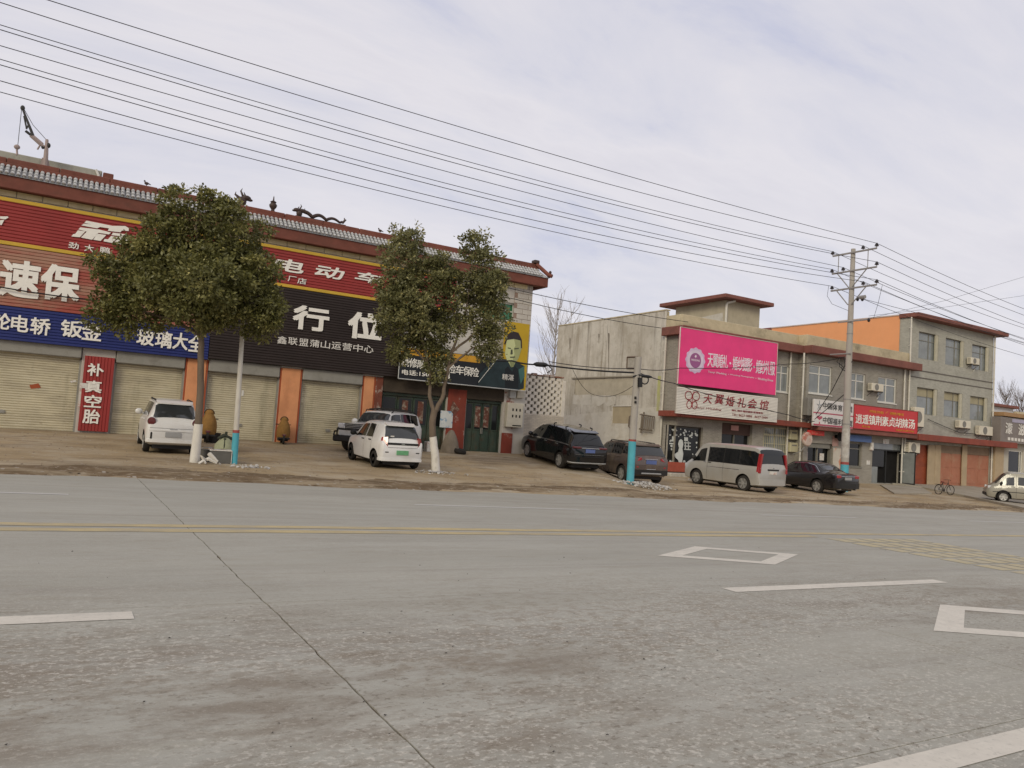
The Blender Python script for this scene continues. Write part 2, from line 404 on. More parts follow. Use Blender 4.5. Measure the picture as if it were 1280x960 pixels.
def diamond(cx, cy, a, b_, s):
    mb = MB(); o_ = [(cx-a, cy), (cx, cy+b_), (cx+a, cy), (cx, cy-b_)]; i_ = [(cx+(x-cx)*s, cy+(y-cy)*s) for x, y in o_]
    for k in range(4):
        p = [o_[k], o_[(k+1) % 4], i_[(k+1) % 4], i_[k]]
        mb.quad(*[(x, y, rz(x)+.004) for x, y in p])
    return struct(mb.build('diamond_marking', M_WHITE))
diamond(9.05, 8.3, 1.52, .80, .68); diamond(8.92, 4.22, 1.55, .82, .66)
mb = MB()
for k in range(6):
    x = 13.6+.52*k; y = 10.05
    while y > 2.7:
        mb.quad(*[(xx_, yy_, rz(xx_)+.004) for xx_, yy_ in ((x, y-.48), (x+.42, y-.48), (x+.42, y), (x, y))]); y -= .58
struct(mb.build('rumble_marking', mat('faded yellow road paint', (.43, .37, .235), rough=.8, var=.1, scale=4, dirt=[((.35, .325, .27), 2.5, .45, .65, (1, 1, 1), .6)])))

# ================================================================ BUILDINGS
def rect(px0, py0, px1, py1, Y):
    a = FP(px0, py0, Y); b_ = FP(px1, py1, Y); return a.x, b_.x, b_.z, a.z
def holed(mb, x0, x1, z0, z1, Y, holes, depth):
    """facade sheet facing the road with rectangular openings and their reveals"""
    xs = sorted({x0, x1, *[h for q in holes for h in q[:2]]}); zs = sorted({z0, z1, *[h for q in holes for h in q[2:]]})
    for xa, xb in zip(xs, xs[1:]):
        for za, zb in zip(zs, zs[1:]):
            cx, cz = (xa+xb)/2, (za+zb)/2
            if cx < x0 or cx > x1 or cz < z0 or cz > z1: continue
            if any(h[0] < cx < h[1] and h[2] < cz < h[3] for h in holes): continue
            mb.quad((xa, Y, za), (xb, Y, za), (xb, Y, zb), (xa, Y, zb))
    for a, b_, c, d in holes:
        mb.quad((a, Y, c), (a, Y, d), (a, Y+depth, d), (a, Y+depth, c)); mb.quad((b_, Y, c), (b_, Y+depth, c), (b_, Y+depth, d), (b_, Y, d))
        mb.quad((a, Y, c), (a, Y+depth, c), (b_, Y+depth, c), (b_, Y, c)); mb.quad((a, Y, d), (b_, Y, d), (b_, Y+depth, d), (a, Y+depth, d))
def ribbed(mb, x0, x1, z0, z1, Y, pitch, depth, vert=False, curve=False):
    """corrugated sheet: horizontal ribs (or vertical ones)"""
    a0, a1 = (x0, x1) if vert else (z0, z1)
    n = max(2, round((a1-a0)/pitch)); prof = []
    for k in range(n):
        a = a0+(a1-a0)*k/n; p = (a1-a0)/n
        if curve: prof += [(a, 0), (a+p*.18, -depth*.8), (a+p*.5, -depth), (a+p*.82, -depth*.8)]
        else: prof += [(a, 0), (a+p*.12, -depth), (a+p*.86, -depth)]
    prof.append((a1, 0))
    i = len(mb.v)
    for a, d in prof:
        if vert: mb.v += [(a, Y+d, z0), (a, Y+d, z1)]
        else: mb.v += [(x0, Y+d, a), (x1, Y+d, a)]
    for k in range(len(prof)-1): mb.f.append((i+2*k, i+2*k+1, i+2*k+3, i+2*k+2))
    return mb

W_ = mat('white glazed wall tile', (.50, .47, .42), rough=.35, var=.08, scale=3, dirt=[((.38, .33, .27), .8, .5, .75, (1, 1, .3), .5)])
M_TILEJ = mat('tile joints', (.28, .20, .16), rough=.9, var=.1)
M_REDB = mat('brown red painted concrete', (.165, .055, .038), rough=.75, var=.22, scale=2, dirt=[((.10, .05, .035), 1.2, .5, .7, (.4, 1, 1), .7), ((.22, .09, .06), 5, .58, .7, (1, 1, 1), .5)], bump=.1)
M_RTILE = mat('glazed grey roof tile', (.47, .47, .46), rough=.35, var=.25, scale=6, spec=.5, dirt=[((.16, .16, .17), 4, .5, .7, (1, 1, 1), .5)])
M_CREAM = mat('cream band tile', (.78, .68, .42), rough=.5, var=.1, scale=2, dirt=[((.40, .33, .2), 1.5, .5, .7, (1, 1, .4), .5)])
M_SHUT = mat('galvanised shutter', (.53, .475, .335), rough=.45, var=.1, scale=1.2, metal=.15, spec=.4, dirt=[((.33, .285, .20), 1.2, .46, .66, (.5, 1, 2), .65), ((.20, .14, .08), 4, .60, .72, (.6, 1, 1.6), .6), ((.62, .58, .46), 1.7, .56, .70, (.4, 1, 2), .5), ((.26, .23, .15), .9, .55, .70, (2.2, 1, .3), .5)])
M_BOX = mat('grey shutter housing', (.26, .25, .22), rough=.6, var=.12, dirt=[((.12, .10, .08), 2, .5, .7, (1, 1, 1), .5)])
M_ORAN = mat('orange painted render', (.64, .285, .135), rough=.85, var=.12, scale=2, dirt=[((.42, .17, .08), 1.6, .50, .70, (1, 1, .4), .6), ((.25, .14, .09), 3, .60, .72, (1, 1, .25), .7), ((.62, .42, .28), 7, .64, .70, (1, 1, 1), .6)])
M_ORAND = mat('orange edge trim', (.32, .075, .03), rough=.8, var=.1)
M_RED = mat('red corrugated sheet', (.305, .040, .036), rough=.5, var=.08, scale=1.5, dirt=[((.20, .035, .03), 1.0, .5, .7, (1, 1, .5), .4)])
M_YBOR = mat('yellow sign border', (.55, .36, .045), rough=.6, var=.08)
M_BROWN = mat('faded red brown corrugated sheet', (.36, .195, .135), rough=.6, var=.12, scale=1, dirt=[((.33, .06, .045), .9, .47, .60, (.35, 1, 2.2), .85), ((.36, .24, .16), 2, .5, .7, (1, 1, 1), .4)])
M_BLUE = mat('blue corrugated sheet', (.022, .032, .145), rough=.5, var=.1)
M_BLACK = mat('black brown corrugated sheet', (.030, .021, .019), rough=.6, var=.15, scale=1)
M_LET = mat('white sign lettering', (.80, .77, .70), rough=.5, var=.05, scale=5)
M_LETD = mat('dull white lettering', (.66, .63, .58), rough=.6, var=.08, scale=5)
M_VINYL = mat('black sign cloth', (.012, .014, .017), rough=.45, var=.15)
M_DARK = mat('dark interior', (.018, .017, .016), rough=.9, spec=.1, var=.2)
M_GREEN = mat('dark green door paint', (.038, .062, .044), rough=.6, var=.2, scale=3, dirt=[((.10, .105, .07), 2, .45, .7, (1, 1, .4), .6), ((.07, .04, .022), 3, .52, .66, (1, 1, 1), .8)])
M_GLASS = mat('dark window glass', (.014, .015, .015), rough=.08, spec=.28, var=.2, scale=1)
M_GLASSL = mat('curtained window glass', (.20, .215, .21), rough=.08, spec=.7, var=.25, scale=1.2)
M_PAPER = mat('weathered paper', (.62, .60, .55), rough=.9, var=.12, scale=6, dirt=[((.40, .12, .08), 5, .52, .6, (1, 1, 1), .5)])
M_COUP = mat('torn red couplet paper', (.13, .05, .035), rough=.9, var=.25, scale=5, dirt=[((.36, .32, .25), 6, .50, .60, (1, 1, 1), .8)])
M_REDW = mat('red painted wall', (.215, .045, .028), rough=.85, var=.15, scale=2, dirt=[((.45, .38, .32), 1.6, .60, .66, (1, 1, 1), .8), ((.10, .04, .03), 1.2, .5, .7, (1, 1, .4), .5)])
M_PATCH = mat('mottled poster remains', (.17, .055, .035), rough=.9, var=.2, scale=4, dirt=[((.42, .36, .30), 3.2, .50, .58, (1, 1, .6), .9)])

YF, YS = 29.5, 29.28                     # wall face and sign face of the shop row
b1 = thing('shop_building', (8, 29.5, .46), 'long two storey tiled shop row with a red brown ridged eave and roller shutters', 'building')
fz = lambda px, py, Y=YF: FP(px, py, Y).z
fx = lambda px, py, Y=YF: FP(px, py, Y).x
ZL = 3.42                                # underside of the signs
X_END = 18.3
# openings along the front: (x0, x1)
pil = [(.62, 1.62), (3.86, 4.62), (7.22, 8.06), (10.52, 11.36)]
bays = [(-3.6, .62), (1.62, 3.86), (4.62, 7.22), (8.06, 10.52)]
doors = [(11.4, 14.35), (15.3, 17.12)]
WG = rect(600, 372, 644, 403.5, YF)
mb = MB()
holed(mb, -9, X_END, -.3, 8.45, YF, [(a, b_, -.3+.0001, 3.3) for a, b_ in bays]+[(a, b_, -.3+.0001, 3.1) for a, b_ in doors]+[WG], .42)
mb.box(-9, X_END, YF+.43, 38, -.3, 8.45)
mb.quad((X_END, YF, -.3), (X_END, YF+.5, -.3), (X_END, YF+.5, 8.45), (X_END, YF, 8.45))
mb.build('wall', W_, b1)
# cream band under the eave
mb = MB()
x = -9
while x < X_END-.3:
    mb.bbox(x+.01, min(x+.72, X_END), YF-.05, YF-.004, 7.96, 8.40, .01); x += .73
mb.build('cream_band', M_CREAM, b1)
# white tile courses at the right hand end
tl = MB(); tl.bbox(-.285, .285, -.012, .012, -.11, .11, .006); t0 = tl.build('wall_tile', W_, b1); first = True
mb = MB(); mb.box(17.36, X_END+.012, YF-.012, YF-.003, 3.5, 8.38); mb.build('tile_bed', M_TILEJ, b1)
k = 0; z = 3.62
while z < 8.3:
    off = .15 if k % 2 else -.14
    for x in (17.66+off, 18.25+off):
        wd = 1.0
        if x+.285 > X_END: continue_x = (x-.285, X_END)
        else: continue_x = (x-.285, x+.285)
        xa, xb = max(17.37, continue_x[0]), continue_x[1]
        c, sc = (xa+xb)/2, (xb-xa)/.57
        if sc < .1: continue
        if first: o = t0; o.location = (c, YF-.02, z); first = False
        else: o = inst(t0, 'wall_tile', (c, YF-.02, z), b1)
        o.scale = (sc, 1, 1)
    z += .235; k += 1
# pillars
for i, (a, b_) in enumerate(pil):
    if i == 0: continue
    mb = MB(); top = 3.30
    xb = b_ if i < 3 else 11.06
    mb.bbox(a+.06, xb-.06, YF-.06, YF-.003, .30, top, .015); mb.build('pillar', M_ORAN, b1)
    mb = MB(); mb.box(a, a+.057, YF-.05, YF-.003, .30, top); mb.box(xb-.057, xb, YF-.05, YF-.003, .30, top); mb.build('pillar_trim', M_ORAND, b1)
mb = MB(); mb.bbox(11.07, 11.38, YF-.07, YF-.003, .3, 3.3, .012); mb.build('pillar', M_PATCH, b1)
# shutters
for i, (a, b_) in enumerate(bays):
    mb = MB(); ribbed(mb, a+.05, b_-.05, .30, 2.98, YF+.16, .082, .022, curve=True)
    s_ = mb.build('roller_shutter', M_SHUT, b1, smooth=35)
    mb = MB(); mb.bbox(a+.02, b_-.02, YF-.10, YF+.30, 2.90+(.0 if i else .04), 3.36, .03); mb.build('shutter_housing', M_BOX, b1)
    for xr in (a, b_-.06): MB().box(xr, xr+.06, YF+.05, YF+.22, .3, 2.9).build('shutter_rail', M_BOX, b1)
    mb = MB(); mb.bbox((a+b_)/2-.09, (a+b_)/2+.09, YF+.10, YF+.13, .95, 1.06, .008); mb.build('shutter_handle', M_BOX, s_)
# stickers left on the first shutter
mb = MB(); mb.box(-2.35, -2.05, YF+.125, YF+.13, 2.05, 2.35); mb.build('sticker', mat('red yellow sticker', (.55, .12, .03), dirt=[((.8, .55, .08), 9, .5, .55, (1, 1, 1), 1)]), b1)
mb = MB(); mb.box(-2.3, -2.12, YF+.125, YF+.13, 1.25, 1.55); mb.build('sticker', mat('red sticker', (.5, .08, .06)), b1)
for (a, c, w2, h2, mm) in ((-.75, 1.80, .28, .2, M_ORAND), (.38, 2.1, .16, .1, M_PAPER)):
    mb = MB(); mb.quad((a, YF+.128, c), (a+w2, YF+.128, c+.06), (a+w2*.7, YF+.128, c+h2), (a-.05, YF+.128, c+h2*.6)); mb.build('paper_scrap', mm, b1)
mb = MB(); mb.box(5.9, 5.98, YF+.128, YF+.133, 2.1, 2.32); mb.build('paper_scrap', M_PAPER, b1)
mb = MB(); mb.box(.64, .70, YF-.058, YF-.05, 1.3, 2.0); mb.box(.63, .98, YF-.145, YF-.14, 1.95, 2.12); mb.build('paper_scrap', M_PAPER, b1)
# door bays
def leaf(par, xa, xb, z0, z1, Y, paper=False):
    mb = MB(); zm = z0+(z1-z0)*.46
    mb.bbox(xa+.012, xb-.012, Y, Y+.05, z0, z1, .008)
    d = mb.build('door_leaf', M_GREEN, par)
    mb = MB()
    for za, zb in ((z0+.06, zm-.05), ):
        mb.bbox(xa+.07, xb-.07, Y-.018, Y-.001, za, zb, .012)
    mb.build('door_panel', M_GREEN, d)
    mb = MB(); mb.quad((xa+.07, Y-.004, zm+.03), (xb-.07, Y-.004, zm+.03), (xb-.07, Y-.004, z1-.07), (xa+.07, Y-.004, z1-.07)); mb.build('door_pane', M_GLASS, d)
    mb = MB()
    for p in ((xa+.05, xa+.075), (xb-.075, xb-.05)): mb.box(p[0], p[1], Y-.022, Y-.001, zm, z1-.04)
    mb.box(xa+.05, xb-.05, Y-.024, Y-.001, zm-.02, zm+.03); mb.build('glazing_bar', M_GREEN, d)
    if paper:
        mb = MB(); c = (xa+xb)/2; mb.quad((c-.14, Y-.012, zm+.12), (c+.14, Y-.012, zm+.10), (c+.13, Y-.012, z1-.16), (c-.13, Y-.012, z1-.14)); mb.build('couplet_paper', M_COUP, d)
for a, b_ in doors:
    n = 4; wd = (b_-a-.10)/n
    fr = MB(); fr.box(a, a+.05, YF+.12, YF+.30, .3, 2.62); fr.box(b_-.05, b_, YF+.12, YF+.30, .3, 2.62); fr.box(a, b_, YF+.12, YF+.30, 2.62, 2.72)
    dr = fr.build('green_door', M_GREEN, b1)
    for k in range(n): leaf(dr, a+.05+wd*k, a+.05+wd*(k+1), .42, 2.60, YF+.20, k in (1, 2))
    mb = MB(); mb.box(a+.05, b_-.05, YF+.16, YF+.28, .25, .41); mb.build('door_sill', M_BOX, dr)
    mb = MB(); mb.bbox((a+b_)/2-.05, (a+b_)/2-.02, YF+.13, YF+.17, 1.25, 1.5, .006); mb.bbox((a+b_)/2+.02, (a+b_)/2+.05, YF+.13, YF+.17, 1.25, 1.5, .006); mb.build('door_handle', M_BOX, dr)
mb = MB(); mb.bbox(11.39, 17.15, YF-.03, YF-.004, 2.74, 3.42, .01); mb.build('lintel', mat('shade painted lintel', (.055, .042, .03), rough=.9, var=.25), b1)  # added strip over the doors, coloured dark for the shade beneath the signs
mb = MB(); mb.bbox(14.38, 15.27, YF-.05, YF-.003, .3, 3.1, .012); mb.build('pillar', M_REDW, b1)
mb = MB(); mb.bbox(17.16, 17.72, YF-.06, YF-.003, .3, 1.35, .012); mb.build('pillar', M_REDW, b1)
mb = MB(); mb.bbox(17.16, 17.70, YF-.05, YF-.003, 1.352, 3.2, .012); mb.build('pillar', mat('peeling white pillar paint', (.50, .46, .41), dirt=[((.24, .07, .05), 1.5, .52, .58, (1, 1, 1), .9)]), b1)
r_ = rect(551, 513, 565, 535, YF-.06)
mb = MB(); mb.box(*r_[:2], YF-.062, YF-.056, *r_[2:]); mb.build('notice', mat('blue white notice', (.55, .57, .55), rough=.8, dirt=[((.12, .27, .42), 3, .5, .55, (1, 1, 1), .8)]), b1)
mb = MB(); mb.quad((14.5, YF-.064, 2.2), (14.72, YF-.064, 1.95), (14.95, YF-.064, 2.25), (14.6, YF-.064, 2.6)); mb.build('couplet_paper', M_COUP, b1)
# green window over the poster
wf = MB()
ga, gb_, gc, gd_ = WG; gm = (ga+gb_)/2; gh = gc+(gd_-gc)*.55
for q in ((ga, ga+.07, gc, gd_), (gb_-.12, gb_, gc, gd_), (ga+.07, gb_-.12, gd_-.07, gd_), (ga+.07, gb_-.12, gc, gc+.07), (gm-.03, gm+.03, gc+.07, gd_-.07), (ga+.07, gb_-.12, gh-.03, gh+.03)): wf.box(q[0], q[1], YF+.10, YF+.18, q[2], q[3])
wn = wf.build('window', mat('pale window frame', (.62, .62, .56)), b1)
for xa, xb in ((ga+.07, gm-.03), (gm+.03, gb_-.12)):
    for za, zb in ((gc+.07, gh-.03), (gh+.03, gd_-.07)):
        mb = MB(); mb.quad((xa, YF+.15, za), (xb, YF+.15, za), (xb, YF+.15, zb), (xa, YF+.15, zb)); mb.build('pane', mat('green window film', (.03, .16, .075), rough=.15, spec=.5), wn)
# eave: fascia, soffit, tile slope, ridge
YE = 29.02; zf0, zf1 = fz(0, 233.5, YE), fz(0, 216.5, YE); zt = fz(0, 204.5, 29.42); zr = fz(0, 195.2, 29.42)
XE = 18.82
mb = MB(); mb.bbox(-9.5, XE, YE, YE+.16, zf0, zf1, .02); mb.box(-9.5, XE, YE+.16, YF+.02, zf0+.03, zf0+.14)
mb.bbox(XE-.16, XE, YE+.16, 31, zf0, zf1, .02)
mb.build('fascia', M_REDB, b1)
mb = MB(); mb.quad((-9.5, YE-.05, zf1-.02), (XE, YE-.05, zf1-.02), (XE-.3, 29.44, zt-.04), (-9.5, 29.44, zt-.04)); mb.quad((XE, YE-.05, zf1-.02), (XE, 31, zf1-.02), (XE-.3, 31, zt-.04), (XE-.3, 29.44, zt-.04)); mb.build('tile_bed', M_RTILE, b1)
# barrel tiles, three courses
mb = MB(); cols = int((XE-.2+9.5)/.158)
P0, P1 = Vector((0, YE-.07, zf1)), Vector((0, 29.42, zt))
for c in range(cols):
    x = -9.42+c*.158
    for k in range(3):
        a = P0.lerp(P1, k/3-.03 if k else 0); e_ = P0.lerp(P1, (k+1)/3)
        up_ = Vector((0, -(P1-P0).z, (P1-P0).y)).normalized(); lift = .022
        i = len(mb.v)
        for q, off in ((a, lift+.02), (e_, lift-.012)):
            for j in range(5):
                an = math.pi*j/4; p = q+up_*(off+.045*math.sin(an)); mb.v.append((x-.058*math.cos(an), p.y, p.z))
        for j in range(4): mb.f.append((i+j, i+j+1, i+5+j+1, i+5+j))
        mb.f.append((i, i+1, i+2, i+3, i+4))
tag(mb.build('roof_tile', M_RTILE, b1), kind='stuff')
mb = MB()
x = -9.5
while x < XE-.6:
    mb.bbox(x, min(x+1.48, XE-.35), 29.40, 29.68, zt-.05, zr, .025); x += 1.49
mb.bbox(XE-.55, XE-.3, 29.62, 31, zt-.05, zr, .02)
mb.bbox(-9.5, XE-.35, 29.34, 29.75, zt-.06, zt+.07, .02)
mb.build('ridge', M_REDB, b1)
mb = MB(); mb.box(-9.4, XE-.4, 29.62, 37.9, 8.46, 8.7); mb.build('roof', mat('roof concrete', (.25, .24, .22)), b1)
M_ORN = mat('dark glazed ornament', (.055, .035, .03), rough=.5, var=.3, scale=8)
yo = 29.54
def orn(name, f):
    mb = MB(); f(mb); return mb.build(name, M_ORN, b1, smooth=50)
xh = fx(303, 250, yo)
def head(mb, x, z, s, d=1):
    mb.ell((x, yo, z+.16*s), .15*s, .11*s, .18*s); mb.ell((x+d*.13*s, yo, z+.30*s), .17*s, .10*s, .10*s); mb.ell((x+d*.26*s, yo, z+.25*s), .10*s, .08*s, .05*s)
    mb.tube([(x, yo, z+.36*s), (x-d*.08*s, yo, z+.52*s), (x-d*.03*s, yo, z+.62*s)], [.045*s, .03*s, .008*s]); mb.tube([(x+d*.08*s, yo, z+.38*s), (x+d*.03*s, yo, z+.5*s)], [.035*s, .008*s])
    mb.tube([(x-d*.1*s, yo, z+.25*s), (x-d*.26*s, yo, z+.36*s), (x-d*.24*s, yo, z+.46*s)], [.06*s, .035*s, .008*s])
orn('ridge_beast', lambda mb: head(mb, xh, zr, 1.05))
xu = fx(341, 262, yo)
orn('ridge_urn', lambda mb: (mb.lathe((xu, yo, zr-.02), (0, 0, 1), [(.10, 0), (.06, .1), (.13, .2), (.15, .28), (.09, .36), (.12, .40), (.03, .46), (.02, .58), (.004, .64)], 10)))
xd0, xd1 = fx(371, 265, yo), fx(431, 280, yo)
def dragon(mb):
    n = 40; pts = []; rr = []
    for i in range(n+1):
        t = i/n; x = xd0+.12+(xd1-xd0-.22)*t
        pts.append((x, yo, zr+.10+.15*abs(math.sin(t*math.pi*3.1+.3))*(1-.35*t)+(.1*(1-t*8) if t < .12 else 0))); rr.append(.085*(1-.45*t))
    mb.tube(pts, rr, 8); head(mb, xd0+.1, zr+.02, .8, -1)
    mb.tube([(xd1-.1, yo, zr+.1), (xd1, yo, zr+.25), (xd1-.05, yo, zr+.33)], [.05, .05, .01]); mb.tube([(xd1-.08, yo, zr+.12), (xd1+.06, yo, zr+.27)], [.03, .01])
    mb.box(xd0-.05, xd1+.02, yo-.1, yo+.1, zr-.01, zr+.03)
orn('dragon_ornament', dragon)
def bird(mb, x, q=.68):
    mb.ell((x, yo, zr+.16*q), .11*q, .06*q, .08*q); mb.ell((x-.10*q, yo, zr+.27*q), .045*q, .04*q, .045*q); mb.tube([(x-.06*q, yo, zr+.18*q), (x-.10*q, yo, zr+.27*q)], [.04*q, .03*q]); mb.tube([(x+.08*q, yo, zr+.17*q), (x+.22*q, yo, zr+.12*q)], [.04*q, .008]); mb.tube([(x, yo, zr-.01), (x, yo, zr+.12*q)], .02*q)
for px, py in ((183, 232), (475, 291)):
    xb_ = fx(px, py, yo); orn('ridge_bird', lambda mb: bird(mb, xb_))
orn('hip_finial', lambda mb: (mb.bbox(XE-.62, XE-.35, 29.3, 29.6, zr, zr+.16, .02), mb.tube([(XE-.05, 28.95, zf1+.02), (XE+.0, 28.93, zf1+.12), (XE+.02, 28.92, zf1+.24)], [.08, .07, .05]), mb.ell((XE+.01, 28.92, zf1+.25), .07, .06, .08)))
mb = MB(); mb.tube([(XE-.45, 29.4, zr-.02), (XE-.1, 28.9, zf1+.12), (XE, 28.74, zf1+.05)], .09, 8); mb.build('hip_ridge', M_REDB, b1, smooth=50)

# ---------------------------------------------------------------- signs on the shop row
def sign(label, r4, Y, m, pitch=.115, d=.03, border=None, vert=False, name='shop_sign', flat=False, thick=.12):
    x0, x1, z0, z1 = r4
    t = thing(name, ((x0+x1)/2, Y, z0), label, 'sign')
    mb = MB()
    if flat: mb.bbox(x0, x1, Y, Y+thick, z0, z1, .008)
    else:
        ribbed(mb, x0, x1, z0, z1, Y, pitch, d, vert)
        mb.box(x0, x1, Y+.003, Y+thick, z0, z1)
    mb.build('sign_panel', m, t)
    return t
# top red band
zA, zB = fz(0, 246.2, YS), fz(0, 304, YS)
s1 = sign('long red ribbed signboard with yellow borders under the tiled eave', (-8.8, 14.3, zB+.02, zA-.02), YS, M_RED, .112)
mb = MB(); mb.bbox(-8.82, 14.32, YS-.05, YS+.02, zA-.10, zA+.02, .01); mb.bbox(-8.82, 14.32, YS-.05, YS+.02, zB-.02, zB+.10, .01); mb.build('border_strip', M_YBOR, s1)
YL = YS-.045
def glyph(polys, m, par, name='lettering', Y=YL, d=.02):
    mb = MB()
    for p in polys: mb.prism([tuple(FP(80+a/14.22, 265+b_/14.22, Y)) for a, b_ in p], (0, -d, 0))
    return mb.build(name, m, par)
glyph([[(360, 195), (400, 155), (700, 215), (860, 248), (1090, 250), (1150, 290), (1150, 340), (1030, 330), (1000, 362), (778, 335), (800, 292), (640, 268), (590, 292), (310, 240), (350, 210), (490, 222)],
       [(255, 310), (290, 275), (620, 312), (835, 368), (800, 400), (612, 372), (500, 495), (300, 455), (405, 350)],
       [(130, 435), (165, 395), (200, 390), (245, 328), (380, 345), (280, 450)], [(590, 388), (750, 410), (650, 515), (520, 495)],
       [(870, 368), (1110, 400), (1090, 440), (842, 412)], [(835, 428), (960, 450), (852, 550), (700, 522), (722, 480), (780, 488)],
       [(990, 440), (1110, 420), (1140, 560), (1090, 590), (880, 550)]], M_LET, s1)
glyph([[(-1140, 80), (-1000, 80), (-985, 98), (-1040, 132), (-1140, 120)], [(-1140, 150), (-1060, 140), (-1110, 235), (-1140, 230)]], M_LET, s1)
def chars(s, boxes, Y, m, par, bold=.03, shear=0, depth=.02, name='lettering'):
    for ch, (a, b_, c, d) in zip(s, boxes):
        r4 = rect(a, b_, c, d, Y); text(ch, *r4, Y, m, par, bold, shear, depth, name)
chars('电动车', [(343, 321, 379, 343), (394, 330, 430, 351), (444, 338, 480, 357)], YL, M_LET, s1, .045, .12)
chars('劲大鹏', [(86, 302, 98, 312), (106, 305, 117, 315.5), (125, 308, 137, 318)], YL, M_LET, s1, .022)
chars('厂店', [(360, 344.5, 370, 353), (372, 347, 382.5, 356)], YL, M_LET, s1, .02)
# brown sign, blue sign, black sign
zC = fz(0, 381.5, YS); zD = fz(0, 424, YS)
s2 = sign('faded red brown ribbed signboard with huge white characters, below the red one', (-8.8, 4.55, zC+.01, zB-.03), YS, M_BROWN, .105)
chars('速保', [(2, 322, 48, 375), (53, 328, 98, 379)], YL, M_LET, s2, .05, depth=.03)
s3 = sign('blue ribbed signboard with white characters over the left shutters', (-8.8, 4.55, zD, zC-.005), YS, M_BLUE, .10)
chars('轮电轿', [(-9, 390, 12, 413), (15, 393, 35, 416), (39, 396, 62, 420)], YL, M_LET, s3, .03)
chars('钣金玻璃大全', [(77, 399, 102, 423), (103, 402, 127, 427), (172, 410, 192, 433), (195, 413, 214, 436), (217, 415, 234, 438), (236, 418, 254, 441)], YL, M_LET, s3, .03)
s4 = sign('black brown ribbed signboard with two large white characters, between the street trees', (4.57, 12.0, 3.36, zB-.03), YS, M_BLACK, .10)
chars('行位', [(367, 380, 410, 416), (436, 388, 476, 427)], YL, M_LET, s4, .062, depth=.03)
n = 9
for i, ch in enumerate('鑫联盟蒲山运营中心'):
    a = 347+13.55*i; y_ = 419.8+1.42*i
    text(ch, *rect(a, y_, a+11, y_+10.6, YL), YL, M_LETD, s4, .016)
chars('联', [(311, 400, 330, 408)], YL, M_LETD, s4, .03)
# vertical red sign on the first pillar
s5 = sign('narrow upright red ribbed sign board on the pillar between two shutters', (.70, 1.60, .52, 3.05), YF-.10, M_RED, .10, .02, vert=True, thick=.09)
chars('补真空胎', [(110, 453.5, 129, 471), (107.5, 475, 126.5, 491.5), (106, 493, 126, 510), (104.5, 511, 124, 530)], YF-.13, M_LET, s5, .035)
# black cloth sign with amber strip
xa, xb = fx(498, 472, 28.95), fx(657, 487, 28.95); za, zb = fz(500, 473, 28.95), fz(503, 433.5, 28.95)
s6 = thing('shop_sign', ((xa+xb)/2, 28.95, za), 'black cloth sign with an amber top strip behind the forked tree', 'sign')
xm = fx(598, 480, 28.95)
mb = MB(); mb.bbox(xa, xm+.6, 28.95, 29.05, za, zb, .01); mb.build('sign_panel', M_VINYL, s6)
mb = MB(); mb.box(xa+.02, xm, 28.938, 28.948, zb-.30, zb-.02); mb.build('top_strip', mat('amber sign strip', (.52, .27, .025), rough=.6, var=.15), s6)
mb = MB(); mb.tube([(xa-.02, 28.93, za-.01), (xb, 28.93, za-.01)], .022, 6); mb.tube([(xa-.015, 28.93, za), (xa-.015, 28.93, zb)], .018, 6); mb.build('sign_frame', mat('pale metal tube', (.5, .5, .48), rough=.4, metal=.3), s6)
for i, ch in enumerate('精修摩托电车检车保险'):
    a = 502.5+9.62*i; y_ = 446+1.46*i
    text(ch, *rect(a, y_, a+9.2, y_+12.5, 28.94), 28.94, M_LET, s6, .014, 0, .008)
text('电话:150', *rect(502.5, 461.5, 536, 471.5, 28.94), 28.94, M_LET, s6, .03, 0, .008)
text('8', *rect(557.5, 466, 562, 474, 28.94), 28.94, M_LET, s6, .03, 0, .008)
# portrait poster beside it
YP = 28.93
pt = thing('portrait_poster', (fx(640, 487, YP), YP, za), 'amber poster of a dark haired man at the end of the tiled shop row', 'poster')
def pp(poly, m, Y, name, d=.004):
    mb = MB(); mb.prism([tuple(FP(620+a/5.333, 360+b_/5.333, Y)) for a, b_ in poly], (0, d, 0)); return mb.build(name, m, pt)
mb = MB(); xq = fx(627, 480, YP); mb.box(xq, xb-.02, YP+.004, YP+.09, za, fz(658, 405, YP)); mb.build('poster_board', mat('amber poster', (.46, .30, .015), rough=.5, var=.06), pt)
M_JKT = mat('printed dark jacket', (.016, .030, .034), rough=.5, var=.3, scale=3)
pp([(-110, 575), (-60, 520), (20, 470), (95, 478), (150, 500), (190, 520), (185, 670), (150, 680), (-10, 672), (-120, 655)], M_JKT, YP-.006, 'printed_jacket')
pp([(60, 440), (72, 340), (110, 320), (160, 335), (172, 400), (150, 470), (128, 500), (115, 525), (100, 528), (90, 505), (72, 480)], mat('printed skin', (.50, .53, .27), rough=.6, var=.05), YP-.010, 'printed_face')
pp([(70, 335), (78, 310), (110, 288), (150, 298), (172, 345), (174, 402), (166, 400), (164, 350), (120, 340), (75, 346), (60, 380), (54, 370)], mat('printed hair', (.030, .022, .024), rough=.6), YP-.014, 'printed_hair')
pp([(118, 330), (160, 338), (172, 400), (150, 470), (128, 500), (118, 515), (112, 470), (124, 440), (118, 405), (130, 385)], mat('printed face tone', (.30, .32, .15), rough=.6), YP-.0125, 'printed_tone')
pp([(90, 488), (128, 492), (118, 522), (100, 527)], mat('printed neck tone', (.20, .22, .10), rough=.6), YP-.0135, 'printed_tone')
M_PSH = mat('printed features', (.07, .075, .05), rough=.7)
